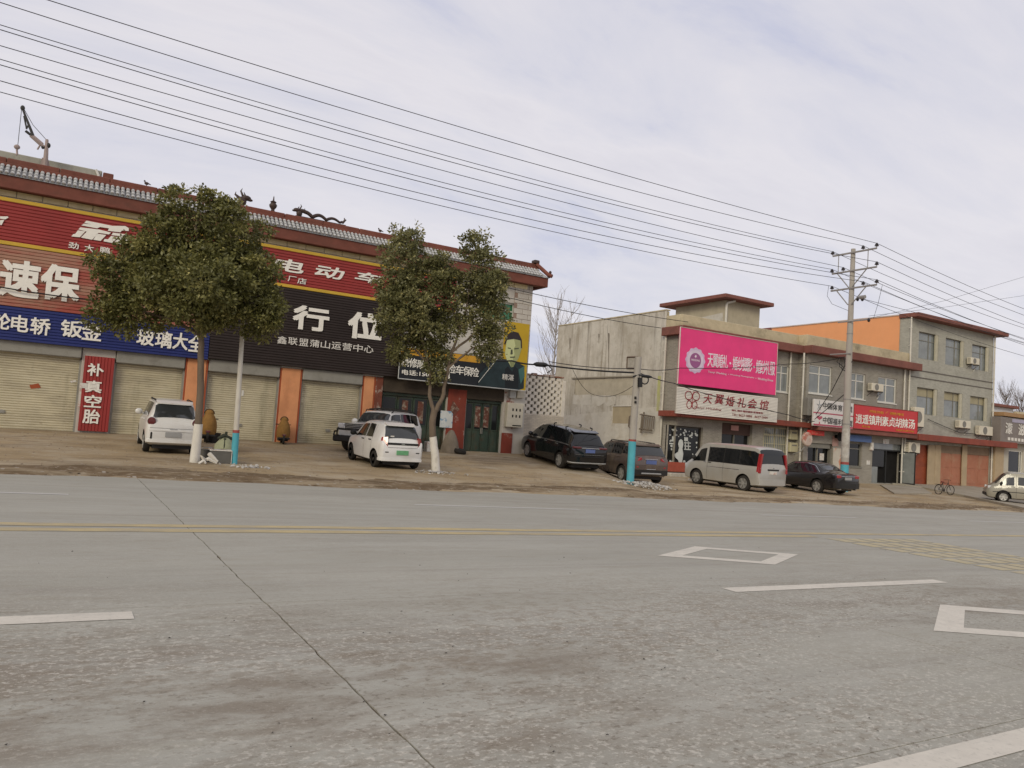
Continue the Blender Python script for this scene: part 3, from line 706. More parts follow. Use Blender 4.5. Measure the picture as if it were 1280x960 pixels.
for q in ([(78, 396), (100, 400), (100, 406), (80, 403)], [(122, 402), (152, 398), (152, 406), (124, 409)], [(100, 410), (110, 410), (112, 440), (100, 444), (96, 440)], [(92, 458), (128, 456), (126, 464), (96, 466)]): pp(q, M_PSH, YP-.018, 'printed_feature')
pp([(60, 540), (80, 520), (108, 560), (125, 520), (150, 545), (150, 670), (60, 665)], mat('printed shirt', (.010, .013, .016), rough=.6), YP-.010, 'printed_shirt')
pp([(150, 545), (188, 520), (190, 590), (165, 640)], mat('printed teal panel', (.05, .13, .12), rough=.6), YP-.012, 'printed_collar')
text('精湛', *rect(628, 467, 642, 476, YP-.016), YP-.012, M_LETD, pt, .015, 0, .004)
mb = MB(); mb.tube([tuple(FP(598, 478, YP-.012)), tuple(FP(622, 448, YP-.012))], .012, 4); mb.build('printed_line', M_LETD, pt)
# meter box and small boxes
M_PBOX = mat('pale enamel box', (.50, .46, .37), rough=.5, var=.08, scale=5)
e1 = thing('meter_box', (fx(645, 533), YF, fz(645, 533)), 'cream enamel meter box with six dark peepholes at the end of the shop row', 'meter box')
r4 = rect(635, 503, 653, 535, YF-.3)
mb = MB(); mb.bbox(r4[0], r4[1], YF-.30, YF-.06, r4[2], r4[3], .02); mb.build('box_body', M_PBOX, e1)
mb = MB()
for i in range(3):
    for j in range(2):
        cx = r4[0]+(r4[1]-r4[0])*(.34+.22*i); cz = r4[3]-(r4[3]-r4[2])*(.28+.26*j); mb.box(cx-.035, cx+.035, YF-.306, YF-.302, cz-.06, cz+.06)
mb.box(r4[0]+.3, r4[1]-.08, YF-.306, YF-.302, r4[2]+.06, r4[2]+.11); mb.build('peephole', M_DARK, e1)
for i, (q, lab) in enumerate((((638, 487.5, 645, 498), 'small grey junction box under the portrait poster'), ((647, 488, 655.5, 498), 'small cream junction box above the meter box'))):
    r4 = rect(*q, YF-.2); mb = MB(); mb.bbox(r4[0], r4[1], YF-.2, YF-.02, r4[2], r4[3], .015)
    o = mb.build('junction_box', M_PBOX if i else mat('grey enamel', (.42, .42, .40), rough=.5), None); tag(o, lab, 'junction box')

# ---------------------------------------------------------------- rooftop hoist and the parapet behind the shop row
ph = thing('rear_parapet', (-1, 33, 8.7), 'grey concrete upstand on the roof behind the tiled ridge', 'parapet')
z0 = fz(0, 187.5, 33)
mb = MB(); mb.bbox(-9, fx(128, 215, 33), 33, 33.3, 8.68, z0, .03); mb.build('upstand', mat('old roof concrete', (.33, .32, .27), var=.2, dirt=[((.12, .12, .08), 1.5, .5, .7, (1, 1, .4), .6)]), ph)
r4 = rect(129, 216, 141.5, 224, 33); mb = MB(); mb.bbox(r4[0], r4[1], 32.9, 33.4, 8.68, r4[3], .02); mb.build('upstand_end', M_REDB, ph)
mb = MB(); mb.tube([tuple(FP(120, 212, 32.95)), tuple(FP(123, 219, 32.95)), tuple(FP(124, 228, 32.95))], .05, 6); mb.build('pipe', mat('white plastic pipe', (.62, .60, .55), rough=.5, var=.1, dirt=[((.35, .28, .2), 2, .55, .7, (1, 1, .4), .4)]), ph)
YC = 32.4
hz = thing('roof_hoist', (fx(57, 205, YC), YC, 8.7), 'small jib hoist with a hanging hook on the shop roof', 'hoist')
def C8(x, y, Y=YC): return tuple(FP(x/8, 120+y/8, Y))
M_ST = mat('rusty hoist steel', (.045, .043, .042), rough=.6, var=.3, scale=5); M_PST = mat('pale hoist steel', (.34, .27, .25), rough=.7, var=.2, scale=4)
mb = MB(); mb.tube([C8(450, 720), C8(462, 560), C8(470, 435)], [.09, .07, .05], 8); mb.build('mast', M_PST, hz)
mb = MB(); mb.prism([C8(400, 690), C8(420, 615), C8(480, 625), C8(500, 700)], (0, .35, 0)); mb.build('mast_base', M_PST, hz)
mb = MB(); mb.tube([C8(440, 510), C8(310, 390)], .06, 6); mb.tube([C8(430, 480), C8(330, 395)], .04, 6); mb.tube([C8(400, 490), C8(300, 400)], .03, 5); mb.tube([C8(405, 485), C8(375, 535)], .03, 5); mb.build('jib_arm', M_PST, hz)
mb = MB(); mb.tube([C8(330, 395), C8(225, 125)], [.055, .04], 6); mb.tube([C8(265, 320), C8(240, 200)], .03, 5); mb.tube([C8(262, 330), C8(285, 290)], .03, 5); mb.tube([C8(255, 350), C8(320, 400)], .05, 5); mb.ell(C8(227, 120), .075, .075, .10); mb.build('jib', M_ST, hz)
mb = MB(); mb.ell(C8(485, 495), .07, .08, .10); mb.ell(C8(430, 510), .06, .06, .08); mb.ell(C8(318, 390), .07, .07, .07); mb.build('winch', M_ST, hz)
mb = MB(); mb.tube([C8(215, 140), C8(178, 495)], .010, 4); mb.tube([C8(240, 130), C8(330, 290), C8(465, 440)], .010, 4); mb.build('cable', M_ST, hz)
mb = MB(); mb.ell(C8(170, 510), .10, .08, .09); mb.tube([C8(168, 530), C8(172, 580), C8(160, 590)], .035, 5); mb.build('hook', M_PST, hz)

# ================================================================ GREY BUILDINGS ON THE RIGHT
YR, YLF = 29.0, 29.6
M_GBR = mat('grey face brick', (.268, .248, .210), rough=.9, var=.12, scale=1.2, bump=.1, brick=(1.0, (.36, .33, .28), .26, .075, .008), dirt=[((.16, .14, .12), .7, .5, .72, (1, 1, .4), .5)])
M_GTILE = mat('grey green strip tile', (.355, .345, .295), rough=.8, var=.10, scale=1.0, brick=(1.0, (.36, .345, .29), .22, .07, .006), dirt=[((.17, .16, .14), .6, .5, .75, (.7, 1, .3), .5)])
M_PLAS = mat('stained cement render', (.51, .475, .415), rough=.95, var=.12, scale=.8, bump=.15, bscale=12,
   dirt=[((.345, .31, .25), .40, .45, .60, (1, 1, .55), .8), ((.25, .215, .16), .9, .52, .68, (1, 2.2, .16), .8), ((.57, .54, .475), .6, .48, .64, (1, 1, 1), .7), ((.14, .12, .10), .9, .56, .68, (1, 3.0, .14), .85), ((.30, .26, .20), 3.5, .54, .66, (1, 1, 1), .5)])
M_PARA = mat('weathered cream parapet', (.50, .43, .29), rough=.95, var=.15, scale=1.2, dirt=[((.24, .21, .14), 1.0, .48, .7, (.6, 1, 1), .8), ((.14, .13, .09), 2.2, .6, .72, (.5, 1, .5), .7)])
M_EAVE = mat('brown red eave slab', (.20, .078, .060), rough=.8, var=.15, scale=1.5, dirt=[((.11, .05, .042), 2, .5, .7, (.5, 1, 1), .6)])
M_AWN = mat('red brown awning edge', (.235, .060, .040), rough=.8, var=.15, scale=1.5, dirt=[((.13, .05, .04), 2, .5, .7, (.5, 1, 1), .7)])
M_PIPE = mat('white downpipe', (.60, .57, .50), rough=.5, var=.08, scale=2, dirt=[((.36, .31, .24), 1.4, .5, .72, (1, 1, .3), .5)])
M_OWALL = mat('orange gable render', (.74, .33, .15), rough=.9, var=.06, scale=.6, dirt=[((.66, .29, .145), .5, .5, .75, (1, 1, .4), .5), ((.76, .38, .2), .3, .5, .7, (1, 1, .6), .5)])
M_WFR = mat('white window frame', (.66, .64, .58), rough=.5, var=.05)
M_GFR = mat('grey window frame', (.20, .19, .16), rough=.5, var=.1)
M_ALU = mat('aluminium', (.40, .40, .39), rough=.35, metal=.4, var=.08)
def gx(px, py, Y=YR): return FP(px, py, Y).x
def gz(px, py, Y=YR): return FP(px, py, Y).z
def window(par, r4, Y, frame, cols=(.5,), transom=.28, glass=M_GLASSL, fw=.07, inset=.10, sill=True, top=None):
    x0, x1, z0, z1 = r4; y = Y+inset; mb = MB()
    for q in ((x0, x0+fw, z0, z1), (x1-fw, x1, z0, z1), (x0+fw, x1-fw, z1-fw, z1), (x0+fw, x1-fw, z0, z0+fw)): mb.box(q[0], q[1], y-.03, y+.04, q[2], q[3])
    zt_ = z1-(z1-z0)*transom; xs_ = [x0+fw]+[x0+(x1-x0)*c for c in cols]+[x1-fw]
    if transom: mb.box(x0+fw, x1-fw, y-.02, y+.03, zt_-fw*.4, zt_+fw*.4)
    for c in xs_[1:-1]: mb.box(c-fw*.4, c+fw*.4, y-.025, y+.035, z0+fw, z1-fw)
    if sill: mb.box(x0-.04, x1+.04, Y-.05, y-.03, z0-.06, z0)
    w_ = mb.build('window', frame, par)
    for a, b_ in zip(xs_, xs_[1:]):
        for i, (c, d) in enumerate((((z0+fw, zt_), (zt_, z1-fw)) if transom else ((z0+fw, z1-fw),))):
            mb = MB(); mb.quad((a, y+.01, c), (b_, y+.01, c), (b_, y+.01, d), (a, y+.01, d)); mb.build('pane', (top if (i and top) else glass), w_)
    return w_
def pipe(par, x, Y, z0, z1, r=.055, bands=True):
    mb = MB(); mb.tube([(x, Y, z0), (x, Y, z1)], r, 8); p = mb.build('downpipe', M_PIPE, par, smooth=50)
    z = z0+.8
    while z < z1-.3:
        mb = MB(); mb.lathe((x, Y, z), (0, 0, 1), [(r, 0), (r*1.25, .01), (r*1.25, .07), (r, .08)], 8); mb.box(x-.02, x+.02, Y+r*.9, Y+r+.1, z+.02, z+.05); z += 1.15; mb.build('pipe_collar', M_PIPE, p)
    return p

# ---- two storey grey brick building with the wedding shop
XL = .9346*YLF; XJ = 1.274*YR; X3 = gx(1137, 450)
ZE = gz(1140, 457.5)-.32            # underside of the eave slab
ZET = gz(1140, 455.5)+.02
ZPT = gz(1129, 441.5, YR+.3)
b2 = thing('wedding_shop_building', ((XL+X3)/2, YR, -.3), 'two storey grey brick shop building with a stained plaster side wall and white downpipes', 'building')
YB = 41.0; YPL = XL/.8999
def ph_(q, Y): return rect(*q, Y)
w1 = ph_((970, 455, 985.5, 491), YLF); w2 = ph_((1012, 455, 1039, 494.5), YR); w3 = ph_((1062, 465, 1081, 500), YR); w4 = ph_((1098, 470.5, 1120, 505), YR)
AWZ0, AWZ1 = gz(1143, 543.5)-.02, gz(1143, 540)+.12
g1 = ph_((836, 531, 876, 588), YLF); g1 = (g1[0], g1[1], -.05, g1[3]); g2 = ph_((903, 528, 939, 570), YLF); g2 = (g2[0], g2[1], -.2, g2[3]); g3 = ph_((955, 533, 983, 566), YLF)
g4 = ph_((1010, 553, 1040, 590), YR); g4 = (g4[0], g4[1], -.25, g4[3]); g5 = ph_((1062, 553, 1076.5, 584), YR); g6 = ph_((1091, 553, 1127.5, 604), YR); g6 = (g6[0], g6[1], -.25, g6[3])
mb = MB(); holed(mb, XL, XJ, -1, ZE+.3, YLF, [w1, g1, g2, g3], .4); mb.box(XL+.002, XJ, YLF+.41, YB, -1, ZE+.29); mb.quad((XL, YLF, -1), (XL, YLF, ZE+.3), (XL, YPL, ZE+.3), (XL, YPL, -1)); mb.build('wall', M_GBR, b2)
mb = MB(); holed(mb, XJ, X3, -1, ZE+.3, YR, [w2, w3, w4, g4, g5, g6], .4); mb.box(XJ+.002, X3, YR+.41, YB, -1, ZE+.29); mb.quad((XJ, YR, -1), (XJ, YR, ZE+.3), (XJ, YLF, ZE+.3), (XJ, YLF, -1)); mb.build('wall', M_GBR, b2)
# plaster side wall (slightly proud), its coping slopes to the back
zs0, zs1 = FX(828, 389, XL).z, FX(692, 409, XL).z
mb = MB(); mb.prism([(XL-.06, YPL, -1), (XL-.06, YPL, zs0), (XL-.06, YB, zs1), (XL-.06, YB, -1)], (.055, 0, 0)); mb.build('side_wall', M_PLAS, b2)
mb = MB(); mb.prism([(XL-.10, YPL-.02, zs0+.002), (XL-.10, YPL-.02, zs0+.06), (XL-.10, YB, zs1+.06), (XL-.10, YB, zs1+.002)], (.3, 0, 0)); mb.build('coping', M_PARA, b2)
# parapet and eave slabs
def para(x0, x1, Y):
    mb = MB(); mb.bbox(x0, x1, Y-.12, Y+.14, ZET+.002, ZPT, .02); mb.build('parapet', M_PARA, b2)
para(XL+.02, XJ-.105, YLF+.1); para(XJ-.1, X3-.02, YR+.1)
mb = MB(); mb.bbox(XJ-.10, XJ+.16, YR+.245, YLF+.24, ZET+.002, ZPT-.003, .02); mb.build('parapet', M_PARA, b2)
mb = MB(); mb.bbox(XL-.02, XL+.2, YLF, YPL+.05, ZET+.002, ZPT, .02); mb.bbox(XL+.01, XL+.22, YPL+.06, YB, zs1-.9, zs1-.02, .02); mb.build('parapet', M_PARA, b2)
mb = MB(); mb.bbox(XL-.35, XJ+.003, YLF-.55, YLF+.02, ZE, ZET, .02); mb.bbox(XL-.35, XL-.003, YLF+.023, YPL, ZE, ZET, .02); mb.build('eave_slab', M_EAVE, b2)
mb = MB(); mb.bbox(XJ-.28, X3+.55, YR-.55, YR-.003, ZE+.004, ZET+.004, .02); mb.bbox(XJ-.28, XJ-.003, YR, YLF-.56, ZE+.004, ZET+.004, .02); mb.build('eave_slab', M_EAVE, b2)
mb = MB(); mb.box(XL+.2, X3-.05, YR+.25, YB, ZE+.31, ZE+.4); mb.build('roof', mat('roof concrete', (.25, .24, .22)), b2)
# awning slab
zaw0, zaw1 = gz(822, 518, YLF-.8)-.0, gz(822, 510.5, YLF-.8)
mb = MB(); mb.bbox(XL-.45, XJ+.3, YLF-.85, YLF-.003, zaw0, zaw1, .02); mb.bbox(XL-.45, XL-.003, YLF, YPL-.2, zaw0, zaw1, .02); mb.build('awning', M_AWN, b2)
mb = MB(); mb.bbox(XJ+.31, X3-.01, YR-.75, YR-.003, zaw0-.1, zaw1-.1, .02); mb.build('awning', M_EAVE, b2)
for r4, Y, f in ((w1, YLF, M_WFR), (w2, YR, M_WFR), (w3, YR, M_WFR), (w4, YR, M_WFR)): window(b2, r4, Y, f, (.48,), .30)
for px, py, Y in ((988, 460, YLF-.1), (1004.5, 460, YR-.09)): pipe(b2, gx(px, py, Y), Y, -.35, ZE)
pipe(b2, gx(1131, 470, YR-.09), YR-.09, -.3, ZE)
px_ = FX(831, 450, XL-.14); pipe(b2, XL-.14, px_.y, -.3, ZE, .06)
# storefront with bride decal
window(b2, g1, YLF, mat('dark shop frame', (.05, .04, .03), rough=.5), (), 0, M_GLASS, .09, .16, False)
M_DEC = mat('white window film', (.56, .58, .55), rough=.6, var=.1, scale=6)
def S8(x, y): return tuple(FP(830+x/8.533, 520+y/8.533, YLF+.13))
sf = MB()
for poly in ([(160, 260), (180, 245), (200, 262), (205, 300), (196, 350), (205, 400), (198, 460), (185, 525), (165, 525), (150, 470), (120, 440), (105, 410), (130, 395), (150, 380), (160, 340), (150, 300)],): sf.prism([S8(*p) for p in poly], (0, -.004, 0))
for i in range(70):
    x = 60+295*random.random(); y = random.choice((140+65*random.random(), 470+60*random.random(), 200+280*random.random()))
    if 95 < x < 210 and 240 < y: continue
    if y > 205 and 210 < x < 280 and y < 380 and random.random() < .6: continue
    s_ = 5+10*random.random(); sf.prism([S8(x+s_*math.cos(a)*(.6+.8*random.random()), y+s_*math.sin(a)*(.6+.8*random.random())) for a in [k*1.05 for k in range(6)]], (0, -.004, 0))
for a, c, b_, d in ((215, 225, 255, 265), (215, 280, 285, 290), (215, 315, 285, 325), (215, 350, 285, 360), (85, 215, 115, 270), (55, 285, 115, 300), (222, 270, 232, 355), (255, 270, 265, 355)):
    sf.prism([S8(a, c), S8(b_, c+4), S8(b_, d+4), S8(a, d)], (0, -.004, 0))
tag(sf.build('window_decal', M_DEC, b2), kind='stuff')
mb = MB(); mb.bbox(g1[0]-.05, g1[1]+.1, YLF-.10, YLF-.003, -.08, .42, .012); mb.build('red_plinth', mat('red brick plinth', (.33, .075, .045), rough=.8, var=.15, scale=4), b2)
mb = MB(); mb.bbox(g1[0]-.4, g2[1]+.4, YLF-.75, YLF-.11, -.75, -.12, .02); mb.build('doorstep', M_PLAS, b2)
# shop door behind the van
mb = MB(); mb.quad((g2[0], YLF+.3, g2[2]), (g2[1], YLF+.3, g2[2]), (g2[1], YLF+.3, g2[3]), (g2[0], YLF+.3, g2[3])); mb.build('door_glass', M_GLASS, b2)
mb = MB(); zt_ = g2[3]-.62; mb.box(g2[0], g2[1], YLF+.18, YLF+.28, zt_, g2[3]); mb.build('door_header', mat('dark red lintel', (.085, .05, .04), rough=.8), b2)
mb = MB(); c = (g2[0]+g2[1])/2
for a in (g2[0], c-.03, g2[1]-.06): mb.box(a, a+.06, YLF+.22, YLF+.29, g2[2], zt_)
mb.build('door_frame', M_GFR, b2)
r4 = rect(914, 531.5, 923, 538.5, YLF+.15); mb = MB(); mb.box(r4[0], r4[1], YLF+.14, YLF+.17, r4[2], r4[3]); mb.build('door_poster', mat('pink paper', (.52, .28, .25), rough=.9), b2)
# barred window
wb = window(b2, g3, YLF, mat('cream security bars', (.46, .42, .28), rough=.6), (.5,), .3, M_GLASSL, .06, .06, False)
mb = MB(); n = 13
for i in range(n+1): x = g3[0]+(g3[1]-g3[0])*i/n; mb.tube([(x, YLF-.04, g3[2]), (x, YLF-.04, g3[3])], .014, 4)
for zq in (.02, .33, .66, .98): z = g3[2]+(g3[3]-g3[2])*zq; mb.box(g3[0], g3[1], YLF-.06, YLF-.03, z-.015, z+.015)
mb.build('security_bars', mat('cream security bars', (.46, .42, .28)), b2)
# lottery shop entrance
mb = MB(); mb.quad((g4[0], YR+.35, g4[2]), (g4[1], YR+.35, g4[2]), (g4[1], YR+.35, g4[3]), (g4[0], YR+.35, g4[3])); mb.build('door_glass', M_GLASS, b2)
mb = MB(); mb.box(g4[0], g4[0]+.08, YR+.1, YR+.3, g4[2], g4[3]); mb.box(g4[1]-.1, g4[1]-.02, YR+.1, YR+.3, g4[2], g4[3]); mb.box(g4[0], g4[1], YR+.1, YR+.28, g4[3]-.28, g4[3]-.002); mb.box((g4[0]+g4[1])/2-.03, (g4[0]+g4[1])/2+.03, YR+.2, YR+.3, g4[2], g4[3]-.28); mb.build('door_frame', M_GFR, b2)
for q, mm in (((1009, 565, 1015.5, 577), mat('mauve paper notice', (.48, .38, .42), rough=.9)), ((1031, 567, 1036, 576), M_PAPER), ((1042, 560, 1053, 588), mat('orange and white notices', (.55, .50, .42), rough=.9, dirt=[((.55, .20, .10), .8, .49, .53, (1, 1, 1), .9)])), ((1041, 545, 1048, 558), mat('pinkish paper', (.42, .26, .22), rough=.9))):
    r4 = rect(*q, YR-.03); mb = MB(); yy = YR-.02 if q[0] > 1040 else YR+.31; mb.box(r4[0], r4[1], yy, yy+.012, r4[2], r4[3]); mb.build('notice', mm, b2)
window(b2, g5, YR, M_GFR, (), .25, M_GLASS, .07, .12)
# glass double door under the red sign, right leaf standing open
gd = MB(); x0, x1, z0, z1 = g6; zt_ = z1-.42
for q in ((x0, x0+.07, z0, z1), (x1-.07, x1, z0, z1), (x0+.07, x1-.07, zt_-.04, zt_+.04), ((x0+x1)/2-.04, (x0+x1)/2+.04, z0, zt_-.04)): gd.box(q[0], q[1], YR+.12, YR+.22, q[2], q[3])
M_BFR = mat('black door frame', (.02, .02, .02), rough=.4)
gdo = gd.build('glass_door', M_BFR, b2)
mb = MB(); mb.quad((x0+.07, YR+.17, zt_+.04), (x1-.07, YR+.17, zt_+.04), (x1-.07, YR+.17, z1), (x0+.07, YR+.17, z1)); mb.build('transom_pane', M_GLASSL, gdo)
mb = MB(); mb.quad((x0+.07, YR+.18, z0+1.02), ((x0+x1)/2-.04, YR+.18, z0+1.02), ((x0+x1)/2-.04, YR+.18, zt_-.04), (x0+.07, YR+.18, zt_-.04)); mb.build('pane', M_GLASS, gdo)
mb = MB(); mb.quad((x0+.07, YR+.18, z0), (x0+.85, YR+.18, z0), (x0+.85, YR+.18, z0+1.0), (x0+.07, YR+.18, z0+1.0)); mb.build('kick_panel', M_GLASSL, gdo)
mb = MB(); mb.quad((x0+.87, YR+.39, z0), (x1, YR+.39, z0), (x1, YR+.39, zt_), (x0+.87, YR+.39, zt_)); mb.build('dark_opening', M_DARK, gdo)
ol = MB(); a = Vector((x1-.1, YR+.1, z0)); d = Vector((.25, -.95, 0)).normalized()*.9
def olq(t0, t1, za, zb, th=.02): 
    p, q = a+d*t0, a+d*t1; nn = Vector((-d.y, d.x, 0)).normalized()*th
    ol.prism([(p.x, p.y, za), (q.x, q.y, za), (q.x, q.y, zb), (p.x, p.y, zb)], nn)
olq(0, .08, z0, zt_); olq(.92, 1.0, z0, zt_); olq(.08, .92, zt_-.08, zt_); olq(.08, .92, z0, z0+.08); ol2 = ol.build('open_leaf', M_BFR, gdo)
ol = MB(); olq(.08, .92, z0+.08, zt_-.08, .008); ol.build('pane', M_GLASSL, ol2)
r4 = rect(1104, 548.5, 1111, 555, YR-.02); mb = MB(); mb.box(r4[0], r4[1], YR-.03, YR-.01, r4[2], r4[3]); mb.build('notice', M_PAPER, b2)
r4 = rect(1088.5, 553, 1091, 563, YR-.08); mb = MB(); mb.bbox(r4[0], r4[1], YR-.14, YR-.003, r4[2], r4[3], .01); mb.build('wall_lamp', M_PAPER, b2)
r4 = rect(1083.5, 575.5, 1087.5, 581, YR-.02); mb = MB(); mb.box(r4[0], r4[1], YR-.02, YR-.003, r4[2], r4[3]); mb.build('notice', M_PAPER, b2)
# side wall features: small hatch window, long ledge, painted patch, faded lettering
def SP(px, py, off=.065): return FX(px, py, XL-off)
def spoly(pts, m, name, d=.01, off=.062):
    mb = MB(); mb.prism([tuple(SP(x, y, off)) for x, y in pts], (-d, 0, 0)); return mb.build(name, m, b2)
mb = MB(); fr = [(784, 446.5), (797.5, 446), (796.8, 460.5), (783.5, 460.5)]
for i in range(4): mb.tube([tuple(SP(*fr[i], .08)), tuple(SP(*fr[(i+1) % 4], .08))], .045, 4)
hw = mb.build('hatch_frame', mat('rusty frame', (.14, .10, .075), rough=.8), b2)
spoly([(785.5, 448.5), (796, 448), (795.3, 459), (785, 459)], mat('boarded hatch', (.36, .33, .28), var=.2, scale=5), 'hatch_board', .012)
M_LED = mat('old ledge', (.28, .25, .2), var=.2)
mb = MB(); a, c = SP(716, 473.5, .06), SP(794, 471, .06); mb.prism([(a.x, a.y, a.z), (a.x, a.y, a.z+.07), (c.x, c.y, c.z+.07), (c.x, c.y, c.z)], (-.12, 0, 0)); a2, c2 = SP(720, 474, .06), SP(718.5, 492, .06); mb.tube([a2, c2], .05, 4); mb.build('ledge', M_LED, b2)
spoly([(720, 475), (793, 473), (791, 494), (718.5, 494)], mat('old render patch', (.42, .375, .29), var=.15, dirt=[((.33, .29, .22), 1, .5, .7, (1, 1, .5), .6)]), 'render_patch', .004)
M_FADE = mat('faded whitewash', (.52, .49, .43), var=.1, rough=.95, dirt=[((.42, .375, .30), 1.3, .52, .62, (1, 1, 1), .7)])
for q in ([(717, 494), (738, 493), (739, 497), (736, 501), (739, 506), (730, 507), (728, 511), (722, 506), (716, 505)], [(740, 496), (755, 494), (770, 496), (769, 505), (760, 508), (755, 504), (748, 508), (741, 505)]): spoly(q, M_FADE, 'whitewash_patch', .004, .067)
spoly([(766, 508.5), (791, 508), (789.5, 529.5), (765, 529)], mat('grey brown paint patch', (.36, .30, .20), var=.12), 'paint_patch', .004, .067)
mb = MB(); mb.tube([tuple(SP(765, 531, .08)), tuple(SP(766, 508, .08)), tuple(SP(791.5, 507.5, .08))], .04, 4); mb.build('patch_border', M_FADE, b2)
spoly([(700, 520), (826, 508), (822, 592), (697, 575)], M_FADE, 'whitewash_dado', .003, .0605)
mb = MB(); p0, p1 = SP(826, 490, .1), SP(819, 520, .1)
spoly([(822.5, 470), (826, 470), (824, 514), (820.5, 514)], mat('yellow green stain', (.42, .42, .16), var=.15, dirt=[((.37, .335, .28), 3, .45, .65, (1, 1, .3), .8)]), 'stain_strip', .004, .067)
for (x, y0, y1) in ((712.5, 422, 442), (748.5, 417, 430), (761, 416, 464)):
    spoly([(x-.9, y0), (x+.8, y0+.6), (x+.9, y0+4), (x+.3, (y0+y1)/2), (x+.1, y1), (x-.3, y1-2), (x-.7, (y0+y1)/2-3)], mat('rust run', (.17, .145, .115), var=.35, scale=5, dirt=[((.36, .33, .28), 3, .48, .62, (1, 1, .2), .9)]), 'rust_run', .004, .0675)
# bundle of bars clipped to the side wall
mb = MB()
for i in range(7):
    x = 801+2.6*i; mb.tube([tuple(SP(x+1.5, 517+i*.6, .25)), tuple(SP(x-.4, 536+random.random()*3, .3))], .035, 4)
mb.tube([tuple(SP(800, 518, .28)), tuple(SP(818, 521, .28))], .04, 4); mb.tube([tuple(SP(799, 536, .28)), tuple(SP(815, 538, .28))], .04, 4); mb.tube([tuple(SP(805, 515, .2)), tuple(SP(801, 541, .25))], .06, 4)
o = mb.build('wire_rack', mat('rusty rack', (.16, .13, .10), rough=.8, var=.2)); tag(o, 'rusty rack of upright bars fixed to the stained plaster side wall', 'rack')
mb = MB()
mb.tube([tuple(SP(790, 519, .2)), tuple(SP(787, 521, .2)), tuple(SP(786, 533, .2)), tuple(SP(788, 535, .2))], .05, 5); o = mb.build('wall_bracket', mat('rusty rack', (.16, .13, .10))); tag(o, 'rusty bent bracket on the plaster wall left of the short concrete pole', 'bracket')
# ---- roof hut
YH = 33.0; xh0 = gx(908, 375, YH); xh1 = gx(950, 384, YH); sb = xh0/ (ray(845, 384).x/ray(845, 384).y)
hut = thing('roof_hut', ((xh0+xh1)/2, YH, ZE+.4), 'cream stair hut with a wide brown red slab roof on top of the wedding shop', 'hut')
ztop = gz(908, 375, YH); mb = MB(); mb.box(xh0, xh1, YH, sb, ZE+.4, ztop); mb.build('hut_wall', mat('cream hut render', (.42, .37, .27), rough=.95, var=.1, dirt=[((.30, .26, .19), 1, .5, .7, (1, 1, .4), .6)]), hut)
mb = MB(); mb.bbox(xh0-.75, xh1+.55, YH-.65, sb+.8, ztop+.003, gz(912, 367.5, YH-.6), .03); mb.build('slab_roof', M_EAVE, hut)
xp = xh0-.06; mb = MB(); mb.tube([(xp, YH-.1, ZE+.5), (xp, YH-.1, ztop-.35), (xp+.02, YH-.14, ztop-.2), (xp+.5, YH-.3, ztop-.02)], .07, 8); mb.build('downpipe', M_PIPE, hut, smooth=50)
mb = MB(); mb.prism([(xh0-.012, YH+.2, ZE+.4), (xh0-.012, YH+.2, ztop-.75), (xh0-.012, sb*.5+YH*.5, ztop-.9), (xh0-.012, sb-.2, ztop-1.2), (xh0-.012, sb-.2, ZE+.4)], (.009, 0, 0)); mb.build('plaster_patch', M_FADE, hut)

# ---- three storey building with the orange gable
X4 = gx(1241, 470); Z3 = gz(1140, 397)
Z3T = gz(1140, 393.5)+.1
b3 = thing('three_storey_building', ((X3+X4)/2, YR, -.3), 'three storey grey tiled building with an orange gable and brown red roof edge', 'building')
wins = [(1149, 414, 1172.5, 452), (1182.5, 422, 1204.5, 459.5), (1215.5, 430, 1236, 465)]; wins2 = [(1146.5, 483.5, 1171, 520), (1180.5, 489, 1202.5, 523), (1213, 494.5, 1234, 527)]
H1 = [rect(*q, YR) for q in wins]; H2 = [rect(*q, YR) for q in wins2]
q1 = rect(1141.5, 555, 1160.5, 607, YR); q1 = (q1[0], q1[1], -.28, q1[3]); q2 = rect(1175, 556, 1203, 608, YR); q2 = (q2[0], q2[1], -.28, q2[3]); q3 = rect(1208, 558, 1236.5, 610, YR); q3 = (q3[0], q3[1], -.28, q3[3])
mb = MB(); holed(mb, X3+.01, X4, -1.2, Z3, YR+.004, H1+H2+[q1, q2, q3], .22); mb.box(X3+.012, X4, YR+.24, 42, -1.2, Z3)
mb.quad((X4, YR+.004, -1.2), (X4, YR+.3, -1.2), (X4, YR+.3, Z3), (X4, YR+.004, Z3)); mb.quad((X3+.01, YR+.004, -1.2), (X3+.01, YR+.3, -1.2), (X3+.01, YR+.3, Z3), (X3+.01, YR+.004, Z3))
mb.build('wall', M_GTILE, b3)
for r4 in H1: window(b3, r4, YR, M_GFR, (.60,), .30, M_GLASSL, .05, .17, False)
M_CURT = mat('ochre fanlight', (.34, .30, .19), rough=.6, var=.1)
for r4 in H2: window(b3, r4, YR, M_GFR, (.60,), .33, M_GLASSL, .05, .17, False, top=M_CURT)
for r4 in H1+H2: MB().box(r4[1]-.30, r4[1]-.02, YR+.03, YR+.12, r4[2], r4[3]).build('window_reveal', mat('cream reveal', (.46, .43, .33), rough=.9), b3)
zz0 = FX(965, 411.5, X3).z; yb3 = FX(965, 411.5, X3).y
mb = MB(); mb.prism([(X3-.03, YR+.75, ZE), (X3-.03, YR+.75, Z3T-.1), (X3-.03, yb3, zz0+.05), (X3-.03, yb3, ZE)], (.035, 0, 0)); mb.build('gable_wall', M_OWALL, b3)
